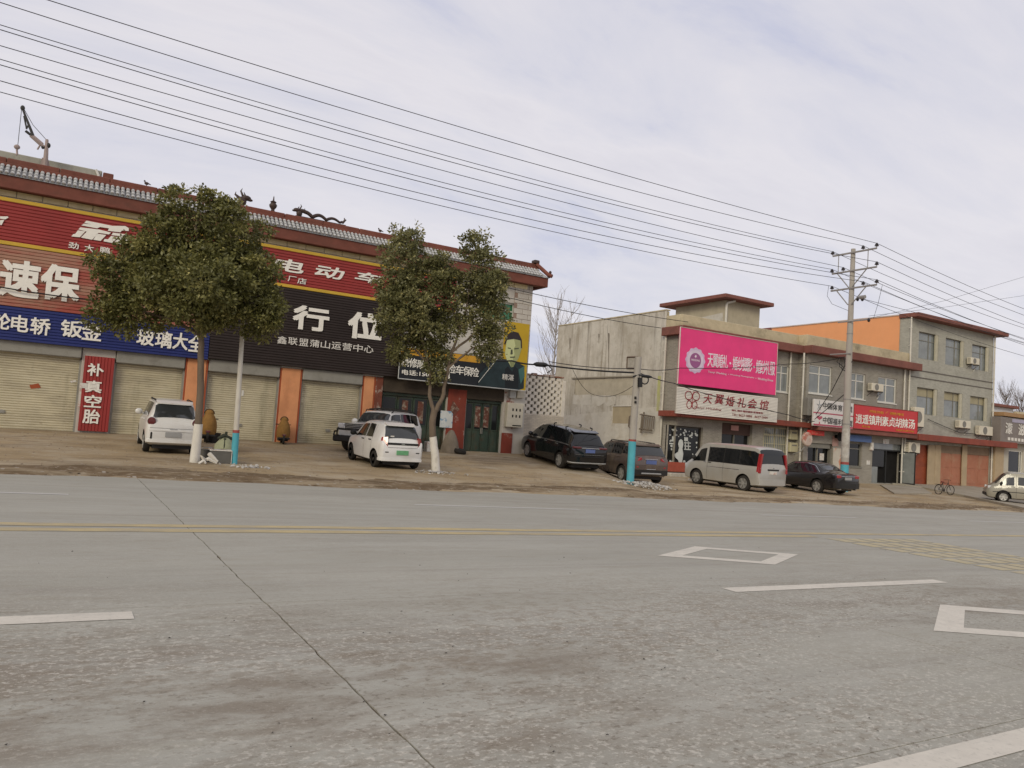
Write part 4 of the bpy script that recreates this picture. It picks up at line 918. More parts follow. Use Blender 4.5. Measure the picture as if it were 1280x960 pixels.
mb = MB(); mb.prism([(X3-.08, YR+.75, Z3T-.095), (X3-.08, YR+.75, Z3T-.02), (X3-.08, yb3, zz0+.12), (X3-.08, yb3, zz0+.055)], (.3, 0, 0)); mb.build('coping', mat('pale coping', (.52, .42, .36), var=.1), b3)
mb = MB(); mb.bbox(X3-.14, X4+.85, YR-.6, YR-.003, Z3+.003, Z3T, .03); mb.box(X3+.05, X4+.85, YR, 42, Z3+.005, Z3T-.005); mb.bbox(X3-.14, X3+.045, YR, YR+.74, Z3+.003, Z3T, .02); mb.build('eave_slab', M_EAVE, b3)
for z_ in (gz(1190, 470), gz(1190, 478.5)):
    mb = MB(); mb.box(X3+.02, X4, YR-.02, YR+.001, z_-.035, z_+.035); mb.build('string_course', mat('dark mortar course', (.13, .115, .10), var=.2), b3)
pipe(b3, gx(1137, 470, YR-.09)+.0, YR-.09, AWZ1, Z3); pipe(b3, gx(1140.5, 580, YR-.09)-.9, YR-.09, -.3, AWZ0)
pipe(b3, X4-.02, YR-.09, -.3, Z3, .06)
mb = MB(); mb.bbox(X3-.05, X4+1.9, YR-.85, YR-.003, gz(1143, 549.5, YR-.85), gz(1143, 541.5, YR-.85), .02); mb.build('awning', M_AWN, b3)
M_ROLL = mat('brick red roller door', (.30, .075, .035), rough=.6, var=.12, scale=1, dirt=[((.22, .06, .035), 1, .5, .65, (.3, 1, 3), .6)])
M_TERR = mat('faded terracotta door', (.37, .155, .095), rough=.8, var=.1, scale=1, dirt=[((.40, .25, .16), .9, .5, .7, (1, 1, 1), .7), ((.30, .07, .04), 2.2, .60, .70, (1, 1, 1), .7)])
mb = MB(); ribbed(mb, q1[0], q1[1], q1[2], q1[3], YR+.14, .085, .02); mb.build('roller_door', M_ROLL, b3)
for q in (q2, q3):
    c = (q[0]+q[1])/2; d_ = MB(); zc = q[3]-.55
    d_.bbox(q[0]+.02, c-.008, YR+.08, YR+.14, q[2], zc, .01); d_.bbox(c+.008, q[1]-.02, YR+.08, YR+.14, q[2], zc, .01); dd = d_.build('double_door', M_TERR, b3)
    mb = MB(); mb.bbox(q[0], q[1], YR+.06, YR+.15, zc+.01, q[3]-.004, .01); mb.build('door_header', mat('tan header board', (.25, .18, .12), var=.15), dd)
    mb = MB()
    for a, b_ in ((q[0]+.2, c-.15), (c+.15, q[1]-.2)):
        for za, zb in ((.2, 1.1), (1.25, 2.2)): mb.bbox(a, b_, YR+.062, YR+.079, q[2]+za, q[2]+zb, .012)
    mb.build('door_panel', M_TERR, dd)
M_TANP = mat('tan pilaster', (.40, .31, .20), rough=.9, var=.1, dirt=[((.3, .22, .14), 1.5, .5, .7, (1, 1, .3), .6)])
for pq in ((1160.6, 556, 1167.5, 608), (1169.5, 556, 1174.8, 609), (1203.3, 556, 1207.8, 610)):
    r4 = rect(*pq, YR-.05); mb = MB(); mb.bbox(r4[0], r4[1], YR-.06, YR+.003, -.3, r4[3], .01); mb.build('pilaster', M_TANP, b3)

# ---- shop with the dark grey sign at the far right edge, and the pale house behind it
b4 = thing('corner_shop_building', (X4+6, YR, -.5), 'low cream shop with a dark grey sign board at the right edge', 'building')
x0 = X4+1.6; x1 = X4+14; zt4 = gz(1262, 516, YR)
r4 = rect(1259, 562, 1276, 592, YR); mb = MB(); holed(mb, x0-1.4, x1, -1.4, zt4-1.6, YR-.1, [r4], .3); mb.box(x0-1.4, x1, YR+.25, 38, -1.4, zt4-1.6); mb.build('wall', mat('cream shop wall', (.47, .44, .37), rough=.9, var=.08), b4)
window(b4, r4, YR-.1, M_WFR, (.85,), 0, M_GLASS, .1, .1)
mb = MB(); xs4 = gx(1250, 540, YR-.7); mb.bbox(xs4, x1, YR-.75, YR-.11, gz(1252, 553, YR-.7), gz(1254, 521, YR-.7), .02); s7 = tag(mb.build('sign_panel', mat('dark grey board sign', (.20, .175, .16), rough=.7, var=.12)), None)
tt = thing('shop_sign', (xs4+3, YR-.7, 3), 'dark grey sign board with two pale characters at the right edge', 'sign'); adopt(s7, tt)
chars('濛', [(1257, 528, 1265, 543)], YR-.76, M_LETD, tt, .02); chars('滋', [(1273, 530, 1281, 545)], YR-.76, M_LETD, tt, .02)
for i in range(6): 
    r4 = rect(1260+4.2*i, 546.5+.5*i, 1262.6+4.2*i, 550.5+.5*i, YR-.76); mb = MB(); mb.box(r4[0], r4[1], YR-.77, YR-.752, r4[2], r4[3]); mb.build('small_character', M_LETD, tt)
mb = MB(); a, b_ = FP(1266, 523.5, YR-.8), FP(1290, 527, YR-.8); mb.bbox(a.x, b_.x, YR-.78, YR-.752, a.z-.25, a.z, .01); mb.build('swash', mat('mauve sign swash', (.36, .33, .42), rough=.6), tt)
mb = MB(); mb.bbox(xs4+.35, x1, YR-.8, YR+.5, gz(1256, 520.5, YR-.7)+.02, gz(1256, 515, YR-.7), .02); mb.build('sign_cornice', mat('ochre cornice', (.33, .20, .10), rough=.8, var=.15), b4)
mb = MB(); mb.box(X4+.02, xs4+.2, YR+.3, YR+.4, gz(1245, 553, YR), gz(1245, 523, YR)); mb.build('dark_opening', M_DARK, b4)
mb = MB(); r4 = rect(1242.5, 558, 1252, 612, YR-.2); mb.bbox(X4+.06, r4[1], YR-.3, YR-.105, -1, gz(1243, 556, YR), .02); mb.build('pilaster', M_TANP, b4)
hb = thing('pale_house', (gx(1255, 520, 48), 48, 0), 'pale house with a brown red roof edge behind the corner shop', 'house')
r4 = rect(1240, 507, 1266, 540, 48); mb = MB(); mb.box(r4[0]-2, r4[1], 48, 56, -1, r4[3]-.05); mb.build('wall', mat('pale house render', (.55, .56, .57), var=.06), hb)
mb = MB(); mb.bbox(r4[0]-2, r4[1]+.35, 47.5, 56.3, r4[3]-.045, r4[3]+.28, .03); mb.build('roof', M_EAVE, hb)
mb = MB(); mb.box(r4[1]+.02, r4[1]+9, 47.6, 56, -1, r4[3]-.35); mb.build('side_block', M_PARA, hb)

# ---- lattice wall of hollow set bricks between the two blocks
YW = 30.6; lx0, lx1 = 18.35, gx(704, 520, YW); lz0, lz1 = gz(690, 519.5, YW), gz(680, 471, YW)
lw = thing('lattice_wall', ((lx0+lx1)/2, YW, .3), 'whitewashed garden wall with staggered square holes beside the shop row', 'wall')
M_LB = mat('whitewashed brick', (.62, .57, .49), rough=.9, var=.1, scale=4, dirt=[((.36, .28, .2), 2.5, .56, .7, (1, 1, 1), .6)])
M_LB2 = mat('cream brick', (.50, .44, .35), rough=.9, var=.12, scale=3, brick=(1.0, (.36, .32, .27), .24, .07, .008), dirt=[((.26, .10, .06), 1.0, .60, .66, (1, 1, 1), .7)])
rows = 12; rh = (lz1-lz0)/rows; bw = .245; gap = .125
lb = MB(); lb.bbox(-bw/2, bw/2, -.06, .06, -rh*.47, rh*.47, .008); p0 = lb.build('brick', M_LB, lw); first = True
for k in range(rows):
    z = lz0+rh*(k+.5); x = lx0+.42-(bw+gap)/2*(k % 2)
    while x < lx1-.12:
        if x > lx0+.1:
            if first: o = p0; o.location = (x, YW, z); first = False
            else: o = inst(p0, 'brick', (x, YW+.006*random.uniform(-1, 1), z), lw)
        x += bw+gap
mb = MB()
for k in range(rows): mb.box(lx0+.05, lx1-.05, YW-.045, YW+.05, lz0+rh*k-.012, lz0+rh*k+.012)
mb.bbox(lx1-.22, lx1, YW-.09, YW+.09, .2, lz1-.1, .015); mb.build('mortar_courses', M_LB, lw)
mb = MB(); mb.bbox(lx0-.12, lx1-.02, YW-.12, YW+.1, -.3, lz0-.014, .015); mb.build('wall_base', M_LB2, lw)
mb = MB()
x = lx0
while x < lx1-.2:
    mb.bbox(x, x+.24, YW-.1, YW+.1, lz1+.01, lz1+.07+.07*random.random(), .01); x += .26+.1*random.random()
mb.build('coping_brick', mat('old red brick', (.26, .12, .075), var=.3, dirt=[((.45, .42, .38), 2, .5, .6, (1, 1, 1), .7)]), lw)
# dark courtyard behind the lattice
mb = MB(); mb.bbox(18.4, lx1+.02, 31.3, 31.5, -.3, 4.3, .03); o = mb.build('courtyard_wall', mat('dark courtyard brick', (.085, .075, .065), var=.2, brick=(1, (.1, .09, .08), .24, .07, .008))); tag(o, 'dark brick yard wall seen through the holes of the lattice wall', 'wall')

# ---------------------------------------------------------------- signs on the grey buildings
def flat_sign(label, q, Y, m, thick=.12, cat='sign', name='shop_sign'):
    r4 = rect(*q, Y); t = thing(name, ((r4[0]+r4[1])/2, Y, r4[2]), label, cat)
    mb = MB(); mb.bbox(r4[0], r4[1], Y, Y+thick, r4[2], r4[3], .008); mb.build('sign_panel', m, t); return t, r4
YPK = YLF-.75
pk, r4 = flat_sign('big bright pink wedding banner on the upper floor of the grey brick shop', (850.5, 408.5, 969.3, 494), YPK, mat('pink banner print', (.76, .048, .205), rough=.5, var=.10, scale=.6, dirt=[((.66, .07, .20), 1.1, .52, .72, (1, 1, .3), .5)]), .06, 'banner', 'banner')
mb = MB(); mb.tube([(r4[0], YPK-.01, r4[2]), (r4[0], YPK-.01, r4[3])], .03, 6); mb.tube([(r4[0], YPK-.01, r4[3]), (r4[1], YPK-.01, r4[3])], .015, 6); mb.tube([(r4[1], YPK-.01, r4[3]), (r4[1], YPK-.01, r4[2])], .015, 6); mb.build('banner_tube', M_PIPE, pk)
Yp = YPK-.004
def PK(x, y): return FP(840+x/6.857, 400+y/6.857, Yp)
def PKr(a, b_, c, d): p, q = PK(a, b_), PK(c, d); return p.x, q.x, q.z, p.z
M_BL = mat('white banner lettering', (.78, .68, .74), rough=.6)
i_ = 0
line = [('天', 308, 282), ('翼', 352, 288), ('婚', 396, 292), ('礼', 438, 298), ('·', 492, 360), ('婚', 522, 310), ('纱', 566, 316), ('摄', 606, 320), ('影', 646, 326), ('·', 696, 392), ('婚', 722, 340), ('纱', 762, 346), ('礼', 802, 350), ('服', 840, 356)]
for ch, a, b_ in line:
    if ch == '·': text(ch, *PKr(a, b_, a+14, b_+22), Yp, M_BL, pk, .02, 0, .006)
    else: text(ch, *PKr(a, b_, a+39, b_+122), Yp, M_BL, pk, .016, 0, .006)
for s_, a, b_, c in (('Tianyi Wedding', 308, 428, 466), ('·', 480, 462, 486), ('Wedding Photography', 496, 455, 704), ('·', 716, 495, 722), ('Wedding Dress', 734, 486, 866)):
    if s_ == '·': text(s_, *PKr(a, b_, c, b_+8), Yp, M_BL, pk, .02, 0, .005); continue
    text(s_, *PKr(a, b_+6, c, b_+48), Yp, M_BL, pk, .012, 0, .005)
c = PK(200, 347); ex = PK(282, 347).x-c.x; ez = c.z-PK(200, 455).z
mb = MB(); mb.prism([(c.x+ex*(1+.045*math.cos(12*t))*math.cos(t), Yp, c.z+ez*(1+.045*math.cos(12*t))*math.sin(t)) for t in [k*2*math.pi/72 for k in range(72)]], (0, -.004, 0)); mb.build('emblem_ring', mat('lilac emblem', (.60, .45, .62), rough=.6), pk)
mb = MB(); mb.prism([(c.x+ex*.83*math.cos(t), Yp-.004, c.z+ez*.83*math.sin(t)) for t in [k*2*math.pi/40 for k in range(40)]], (0, -.004, 0)); mb.build('emblem_band', mat('pale emblem band', (.66, .55, .66), rough=.6), pk)
mb = MB(); mb.prism([(c.x+ex*.58*math.cos(t), Yp-.008, c.z+ez*.60*math.sin(t)) for t in [k*2*math.pi/40 for k in range(40)]], (0, -.004, 0)); mb.build('emblem_disc', mat('plum emblem disc', (.30, .10, .24), rough=.6), pk)
text('WEDDING', c.x-ex*.45, c.x+ex*.45, c.z-ez*.06, c.z+ez*.10, Yp-.012, M_BL, pk, .02, 0, .003)
mb = MB(); mb.prism([(c.x+.09*math.cos(t)*(1 if k % 2 else .45), Yp-.012, c.z+ez*.33+.10*math.sin(t)*(1 if k % 2 else .45)) for k, t in enumerate([math.pi/2+k*math.pi/5 for k in range(10)])], (0, -.003, 0)); mb.build('emblem_star', M_BL, pk)
# white louvred sign below
YWH = YLF-.95; r4 = rect(846.5, 483, 970.5, 528, YWH)
ws = thing('shop_sign', ((r4[0]+r4[1])/2, YWH, r4[2]), 'white slatted sign with a butterfly and dark red characters under the pink banner', 'sign')
M_LOUV = mat('white louvre panel', (.74, .70, .63), rough=.6, var=.05, dirt=[((.42, .37, .3), 1, .55, .75, (1, 1, .4), .4)])
M_LGAP = mat('louvre shadow gap', (.34, .30, .26), rough=.9)
mb = MB(); n = 17; hh = (r4[3]-r4[2])/n
for k in range(n): mb.box(r4[0], r4[1], YWH-.03, YWH+.02, r4[2]+hh*k, r4[2]+hh*(k+.80))
tag(mb.build('slat', M_LOUV, ws), kind=None)
mb = MB(); mb.box(r4[0]+.01, r4[1]-.01, YWH+.021, YWH+.10, r4[2], r4[3]); mb.build('sign_panel', M_LGAP, ws)
Yw = YWH-.034
def WRr(a, b_, c, d): p, q = FP(840+a/6.857, 400+b_/6.857, Yw), FP(840+c/6.857, 400+d/6.857, Yw); return p.x, q.x, q.z, p.z
M_DR = mat('dark red lettering', (.26, .022, .03), rough=.6, var=.15, scale=8); M_BRN = mat('brown red lettering', (.22, .05, .045), rough=.6)
for ch, a, b_ in (('天', 270, 628), ('翼', 368, 634), ('婚', 462, 650), ('礼', 560, 662), ('会', 655, 672), ('馆', 755, 684)): text(ch, *WRr(a, b_, a+72, b_+92), Yw, M_DR, ws, .015, .15, .008)
text('Tianyi Wedding', *WRr(190, 738, 425, 782), Yw, M_BRN, ws, .02, .3, .006)
text('婚礼·婚庆·婚纱摄影·影楼策划', *WRr(512, 764, 778, 808), Yw, M_DR, ws, .02, 0, .006)
text('TEL: 8627 0888   8627 0999', *WRr(515, 800, 818, 850), Yw, M_BRN, ws, .02, 0, .006)
mb = MB(); c = FP(840+172/6.857, 400+690/6.857, Yw)
for sx in (-1, 1):
    for (cx, cz, rx, rz_) in ((.26, .24, .24, .22), (.19, -.22, .17, .20)):
        mb.tube([(c.x+sx*(cx+rx*math.cos(t)), Yw-.01, c.z+cz+rz_*math.sin(t)) for t in [k*2*math.pi/14 for k in range(15)]], .022, 4)
mb.tube([(c.x, Yw-.01, c.z+.3), (c.x, Yw-.01, c.z-.35)], .02, 4); mb.tube([(c.x, Yw-.01, c.z+.3), (c.x+.1, Yw-.01, c.z+.5)], .012, 4)
mb.build('butterfly_outline', M_DR, ws)
# lottery sign
YLT = YR-.8
lt, r4 = flat_sign('white two line lottery shop sign with black characters, left of the tall pole', (1018, 498.5, 1066, 536.5), YLT, mat('white sign panel', (.66, .63, .60), rough=.5, var=.04))
def LTr(a, b_, c, d): p, q = FP(960+a/6.4, 480+b_/6.4, YLT-.004), FP(960+c/6.4, 480+d/6.4, YLT-.004); return p.x, q.x, q.z, p.z
M_KL = mat('black lettering', (.03, .028, .03), rough=.6); M_PKL = mat('crimson mark', (.42, .09, .13), rough=.6)
for i, ch in enumerate('中国体育彩票'): text(ch, *LTr(440+40*i, 146+6.5*i, 474+40*i, 200+6.5*i), YLT-.004, M_KL, lt, .016, 0, .008)
for i, ch in enumerate('中国福利彩票'): text(ch, *LTr(440+40*i, 262+6*i, 474+40*i, 316+6*i), YLT-.004, M_KL, lt, .016, 0, .008)
mb = MB(); a = LTr(368, 216, 690, 240); mb.box(a[0]-.05, r4[1]-.01, YLT-.008, YLT-.001, a[3]-.11, a[3]-.04); mb.box(r4[0]+.01, r4[1]-.01, YLT-.008, YLT-.001, r4[2]+.02, r4[2]+.12); mb.build('red_rule', M_PKL, lt)
a = LTr(392, 142, 428, 204); cx, cz = (a[0]+a[1])/2, (a[2]+a[3])/2; mb = MB()
for k in range(5):
    t = math.pi/2+k*2*math.pi/5; mb.tube([(cx+.06*math.cos(t), YLT-.01, cz+.06*math.sin(t)), (cx+.24*math.cos(t), YLT-.01, cz+.30*math.sin(t))], [.035, .012], 4)
mb.build('star_mark', mat('steel blue mark', (.22, .24, .27), rough=.6), lt)
a = LTr(392, 252, 432, 296); mb = MB(); cx, cz = (a[0]+a[1])/2, (a[2]+a[3])/2
mb.prism([(cx+(a[1]-a[0])*.55*math.sin(t)**3, YLT-.002, cz+.03+(a[3]-a[2])*.034*(13*math.cos(t)-5*math.cos(2*t)-2*math.cos(3*t)-math.cos(4*t))*.9) for t in [k*2*math.pi/30 for k in range(30)]], (0, -.008, 0)); mb.tube([(cx, YLT-.01, cz-.2), (cx, YLT-.01, cz-.4)], .04, 4); mb.build('heart_mark', M_PKL, lt)
# red soup shop sign
YRD = YR-.8
rs, r4 = flat_sign('red food shop sign with nine white characters, right of the tall pole', (1067.5, 505.2, 1146.3, 542.8), YRD, mat('red sign panel', (.52, .040, .045), rough=.5, var=.05), .14)
def RSr(a, b_, c, d): p, q = FP(1055+a/8, 495+b_/8, YRD-.004), FP(1055+c/8, 495+d/8, YRD-.004); return p.x, q.x, q.z, p.z
for i, ch in enumerate('逍遥镇荆素贞胡辣汤'): text(ch, *RSr(118+66*i, 176+6.8*i, 178+66*i, 278+6.8*i), YRD-.004, M_LET, rs, .020, 0, .01)
M_GOLD = mat('gold lettering', (.62, .30, .03), rough=.6)
text('中华名吃 百年老店', *RSr(255, 138, 395, 182), YRD-.004, M_GOLD, rs, .02, 0, .006); text('河南特色 早餐小吃', *RSr(458, 158, 595, 202), YRD-.004, M_GOLD, rs, .02, 0, .006)
text('电话订餐', *RSr(180, 292, 258, 320), YRD-.004, M_GOLD, rs, .02, 0, .006); text('营业时间 早六点至下午两点', *RSr(520, 330, 700, 366), YRD-.004, M_GOLD, rs, .02, 0, .006)
mb = MB(); a = RSr(412, 150, 445, 180); mb.prism([(a[0], YRD-.004, a[2]), (a[1], YRD-.004, a[3]), (a[0]+.15, YRD-.004, a[3]-.05)], (0, -.006, 0)); mb.build('flame_mark', M_GOLD, rs)
mb = MB(); mb.tube([(r4[0], YRD-.01, r4[3]), (r4[1], YRD-.01, r4[3]), (r4[1], YRD-.01, r4[2]), (r4[0], YRD-.01, r4[2]), (r4[0], YRD-.01, r4[3])], .02, 5); mb.build('sign_frame', M_AWN, rs)
sb_, r4 = flat_sign('small blue fascia sign under the red food sign', (1062, 543, 1089.5, 553.5), YR-.35, mat('blue fascia panel', (.075, .125, .27), rough=.6, var=.1)); 
sr_, r4 = flat_sign('small bright red plaque over the lottery shop door', (1011, 537.5, 1030.5, 545), YR-.4, mat('bright red plaque', (.58, .035, .03), rough=.5))
text('彩票站', *rect(1014, 539, 1027.5, 544, YR-.405), YR-.405, mat('dull red lettering', (.66, .16, .12)), sr_, .02, 0, .004)
rd = MB(); c = FP(1010.5, 549, YR-.9); rd.lathe((c.x, YR-.9, c.z), (0, 1, 0), [(.001, 0), (.36, .01), (.40, .05), (.40, .14), (.36, .18), (.001, .19)], 24)
o = thing('round_sign', (c.x, YR-.9, c.z), 'round whitish projecting sign with red mark beside the white downpipe', 'sign'); rd.build('sign_disc', mat('whitish disc', (.50, .40, .34), dirt=[((.40, .13, .09), 2.2, .50, .56, (1, 1, 1), .9)]), o, smooth=40)
mb = MB(); mb.tube([(c.x, YR-.8, c.z-.3), (c.x-.1, YR-.5, c.z-.7), (c.x-.15, YR-.02, c.z-.9)], .03, 5); mb.build('sign_arm', M_ALU, o)
sp = thing('loudspeaker', (gx(1050.5, 546, YR-.3), YR-.3, gz(1050.5, 546)), 'black round horn loudspeaker above the notices beside the tall pole', 'loudspeaker')
mb = MB(); c = FP(1050.5, 546, YR-.35); mb.lathe((c.x, YR-.35, c.z), (0, 1, 0), [(.001, .1), (.10, .10), (.26, 0), (.27, .03), (.14, .15), (.09, .32), (.001, .33)], 16); mb.build('horn', M_DARK, sp, smooth=40)

# ---------------------------------------------------------------- air conditioners and meter boxes
M_AC = mat('off white enamel', (.62, .57, .46), rough=.5, var=.06, scale=4, dirt=[((.36, .31, .23), 2, .55, .75, (1, 1, .5), .5)])
M_ACG = mat('grille grey', (.20, .19, .17), rough=.7)
def ac(q, Y, label, d=.32, side=False, dark=False):
    r4 = rect(*q, Y-d); t = thing('air_conditioner', ((r4[0]+r4[1])/2, Y, r4[2]), label, 'air conditioner', 'air conditioner units on the walls')
    x0, x1, z0, z1 = r4
    mb = MB(); mb.bbox(x0, x1, Y-d-.08, Y-.08, z0, z1, .02); b_ = mb.build('casing', M_AC if not dark else M_ACG, t)
    mb = MB(); cx = x0+(x1-x0)*.40; r = min((x1-x0)*.36, (z1-z0)*.42); cz = (z0+z1)/2
    mb.lathe((cx, Y-d-.081, cz), (0, -1, 0), [(r, 0), (r, .012), (r*.92, .014), (r*.9, .004), (.001, .004)], 18); mb.build('fan_grille', M_ACG, t)
    for k in range(5):
        mb = MB(); z = z0+(z1-z0)*(.2+.15*k); mb.box(x0-.004, x0-.001, Y-d-.0, Y-.14, z, z+.03); mb.build('vent', M_ACG, b_)
    for x in (x0+.08, x1-.12): mb = MB(); mb.box(x, x+.04, Y-d-.1, Y-.002, z0-.045, z0-.002); mb.tube([(x+.02, Y-d-.06, z0-.044), (x+.02, Y-.01, z0-.3)], .014, 4); mb.build('bracket', M_ST, t)
    mb = MB(); mb.tube([(x1-.05, Y-.2, z0+.15), (x1+.06, Y-.15, z0), (x1+.05, Y-.03, z0-.3), (x1-.1, Y-.02, z0-.45)], .022, 5); mb.build('hose', M_PIPE, t)
ac((1089, 478.5, 1103, 490), YR, 'air conditioner beside the upper window left of the twin downpipes')
ac((1213, 446.5, 1223, 456.5), YR, 'air conditioner below the right top floor window')
ac((1142.5, 508.5, 1153.5, 534), YR, 'tall air conditioner behind the right end of the red food sign')
ac((1198.5, 525, 1212, 536), YR, 'air conditioner under the middle first floor window of the tiled building')
ac((1223.5, 532, 1239.5, 545), YR, 'air conditioner next to the corner downpipe above the red awning')
ac((1135.5, 552.5, 1148.5, 566.5), YR, 'air conditioner beside the brick red roller door')
ac((1009, 497, 1017, 520), YR-.2, 'dark air conditioner hidden left of the lottery sign', .35, dark=True)
for q, lab in (((988, 537, 997, 550), 'upper cream meter box between the white downpipes'), ((988, 553, 997, 565.5), 'lower cream meter box between the white downpipes')):
    Y = YLF-.02; r4 = rect(*q, Y-.2); t = thing('meter_box', ((r4[0]+r4[1])/2, Y, r4[2]), lab, 'meter box')
    mb = MB(); mb.bbox(r4[0], r4[1], Y-.22, Y-.03, r4[2], r4[3], .02); mb.build('box_body', mat('yellowed enamel', (.50, .46, .30), rough=.5, var=.08), t)
    mb = MB(); mb.box(r4[0]+.12, r4[1]-.12, Y-.227, Y-.222, r4[2]+.35, r4[3]-.12); mb.build('box_window', M_ACG, t)

# ================================================================ VEHICLES
def paint(name, col, rough=.28, dust=None, coat=.6, metal=0.0):
    return mat(name, col, rough=rough, var=.03, scale=2, metal=metal, spec=.35, coat=coat, dirt=dust)
D_TAN = [((.33, .27, .19), 1.6, .50, .80, (1, 1, .6), .45)]
P_WHITE = paint('white car paint', (.68, .67, .65), dust=[((.45, .40, .32), 1.5, .52, .8, (1, 1, .6), .4)])
P_BLACK = paint('black car paint', (.008, .008, .009), .12, dust=[((.05, .04, .03), 1.4, .62, .9, (1, 1, .5), .15)], coat=.5)
P_BROWN = paint('brown metallic car paint', (.115, .085, .072), .25, dust=D_TAN, metal=.35)
P_SILV = paint('dusty silver car paint', (.42, .405, .37), .35, dust=D_TAN, metal=.3)
P_BEIGE = paint('beige car paint', (.27, .25, .20), .4, dust=D_TAN)
P_SEDAN = paint('dusty black car paint', (.012, .011, .011), .16, dust=[((.07, .055, .04), 1.2, .58, .85, (1, 1, .5), .2)], coat=.5)
M_CGL = mat('car window glass', (.008, .009, .010), rough=.04, spec=.55, var=.1)
M_CGLS = mat('clear screen glass', (.035, .038, .04), rough=.04, spec=.7, var=.2, scale=1.5)
M_TRIM = mat('black plastic trim', (.022, .021, .020), rough=.6, var=.15, scale=8)
M_TYRE = mat('dusty tyre rubber', (.026, .023, .020), rough=.9, var=.2, scale=6, dirt=[((.10, .08, .06), 4, .55, .8, (1, 1, 1), .4)])
M_RIM = mat('alloy rim', (.34, .33, .31), rough=.4, metal=.3, var=.1)
M_STEEL = mat('steel hubcap', (.48, .47, .44), rough=.45, metal=.3, var=.1)
M_CHROME = mat('chrome', (.62, .62, .62), rough=.12, metal=.9, var=.02)
M_TAIL = mat('red tail lamp', (.30, .012, .016), rough=.15, spec=.6, coat=.8, var=.15, scale=9)
M_TAILD = mat('dark red tail lamp', (.10, .010, .014), rough=.15, spec=.6, coat=.8, var=.15)
M_LAMP = mat('clear lamp', (.55, .55, .55), rough=.1, spec=.7, var=.1)
M_PLB = mat('blue number plate', (.10, .14, .32), rough=.5, var=.06); M_PLG = mat('green number plate', (.13, .34, .17), rough=.5, var=.15, scale=12); M_PLY = mat('grey number plate', (.30, .30, .30), rough=.5, var=.05)
SEAM = mat('door seam', (.02, .02, .02), rough=.9)

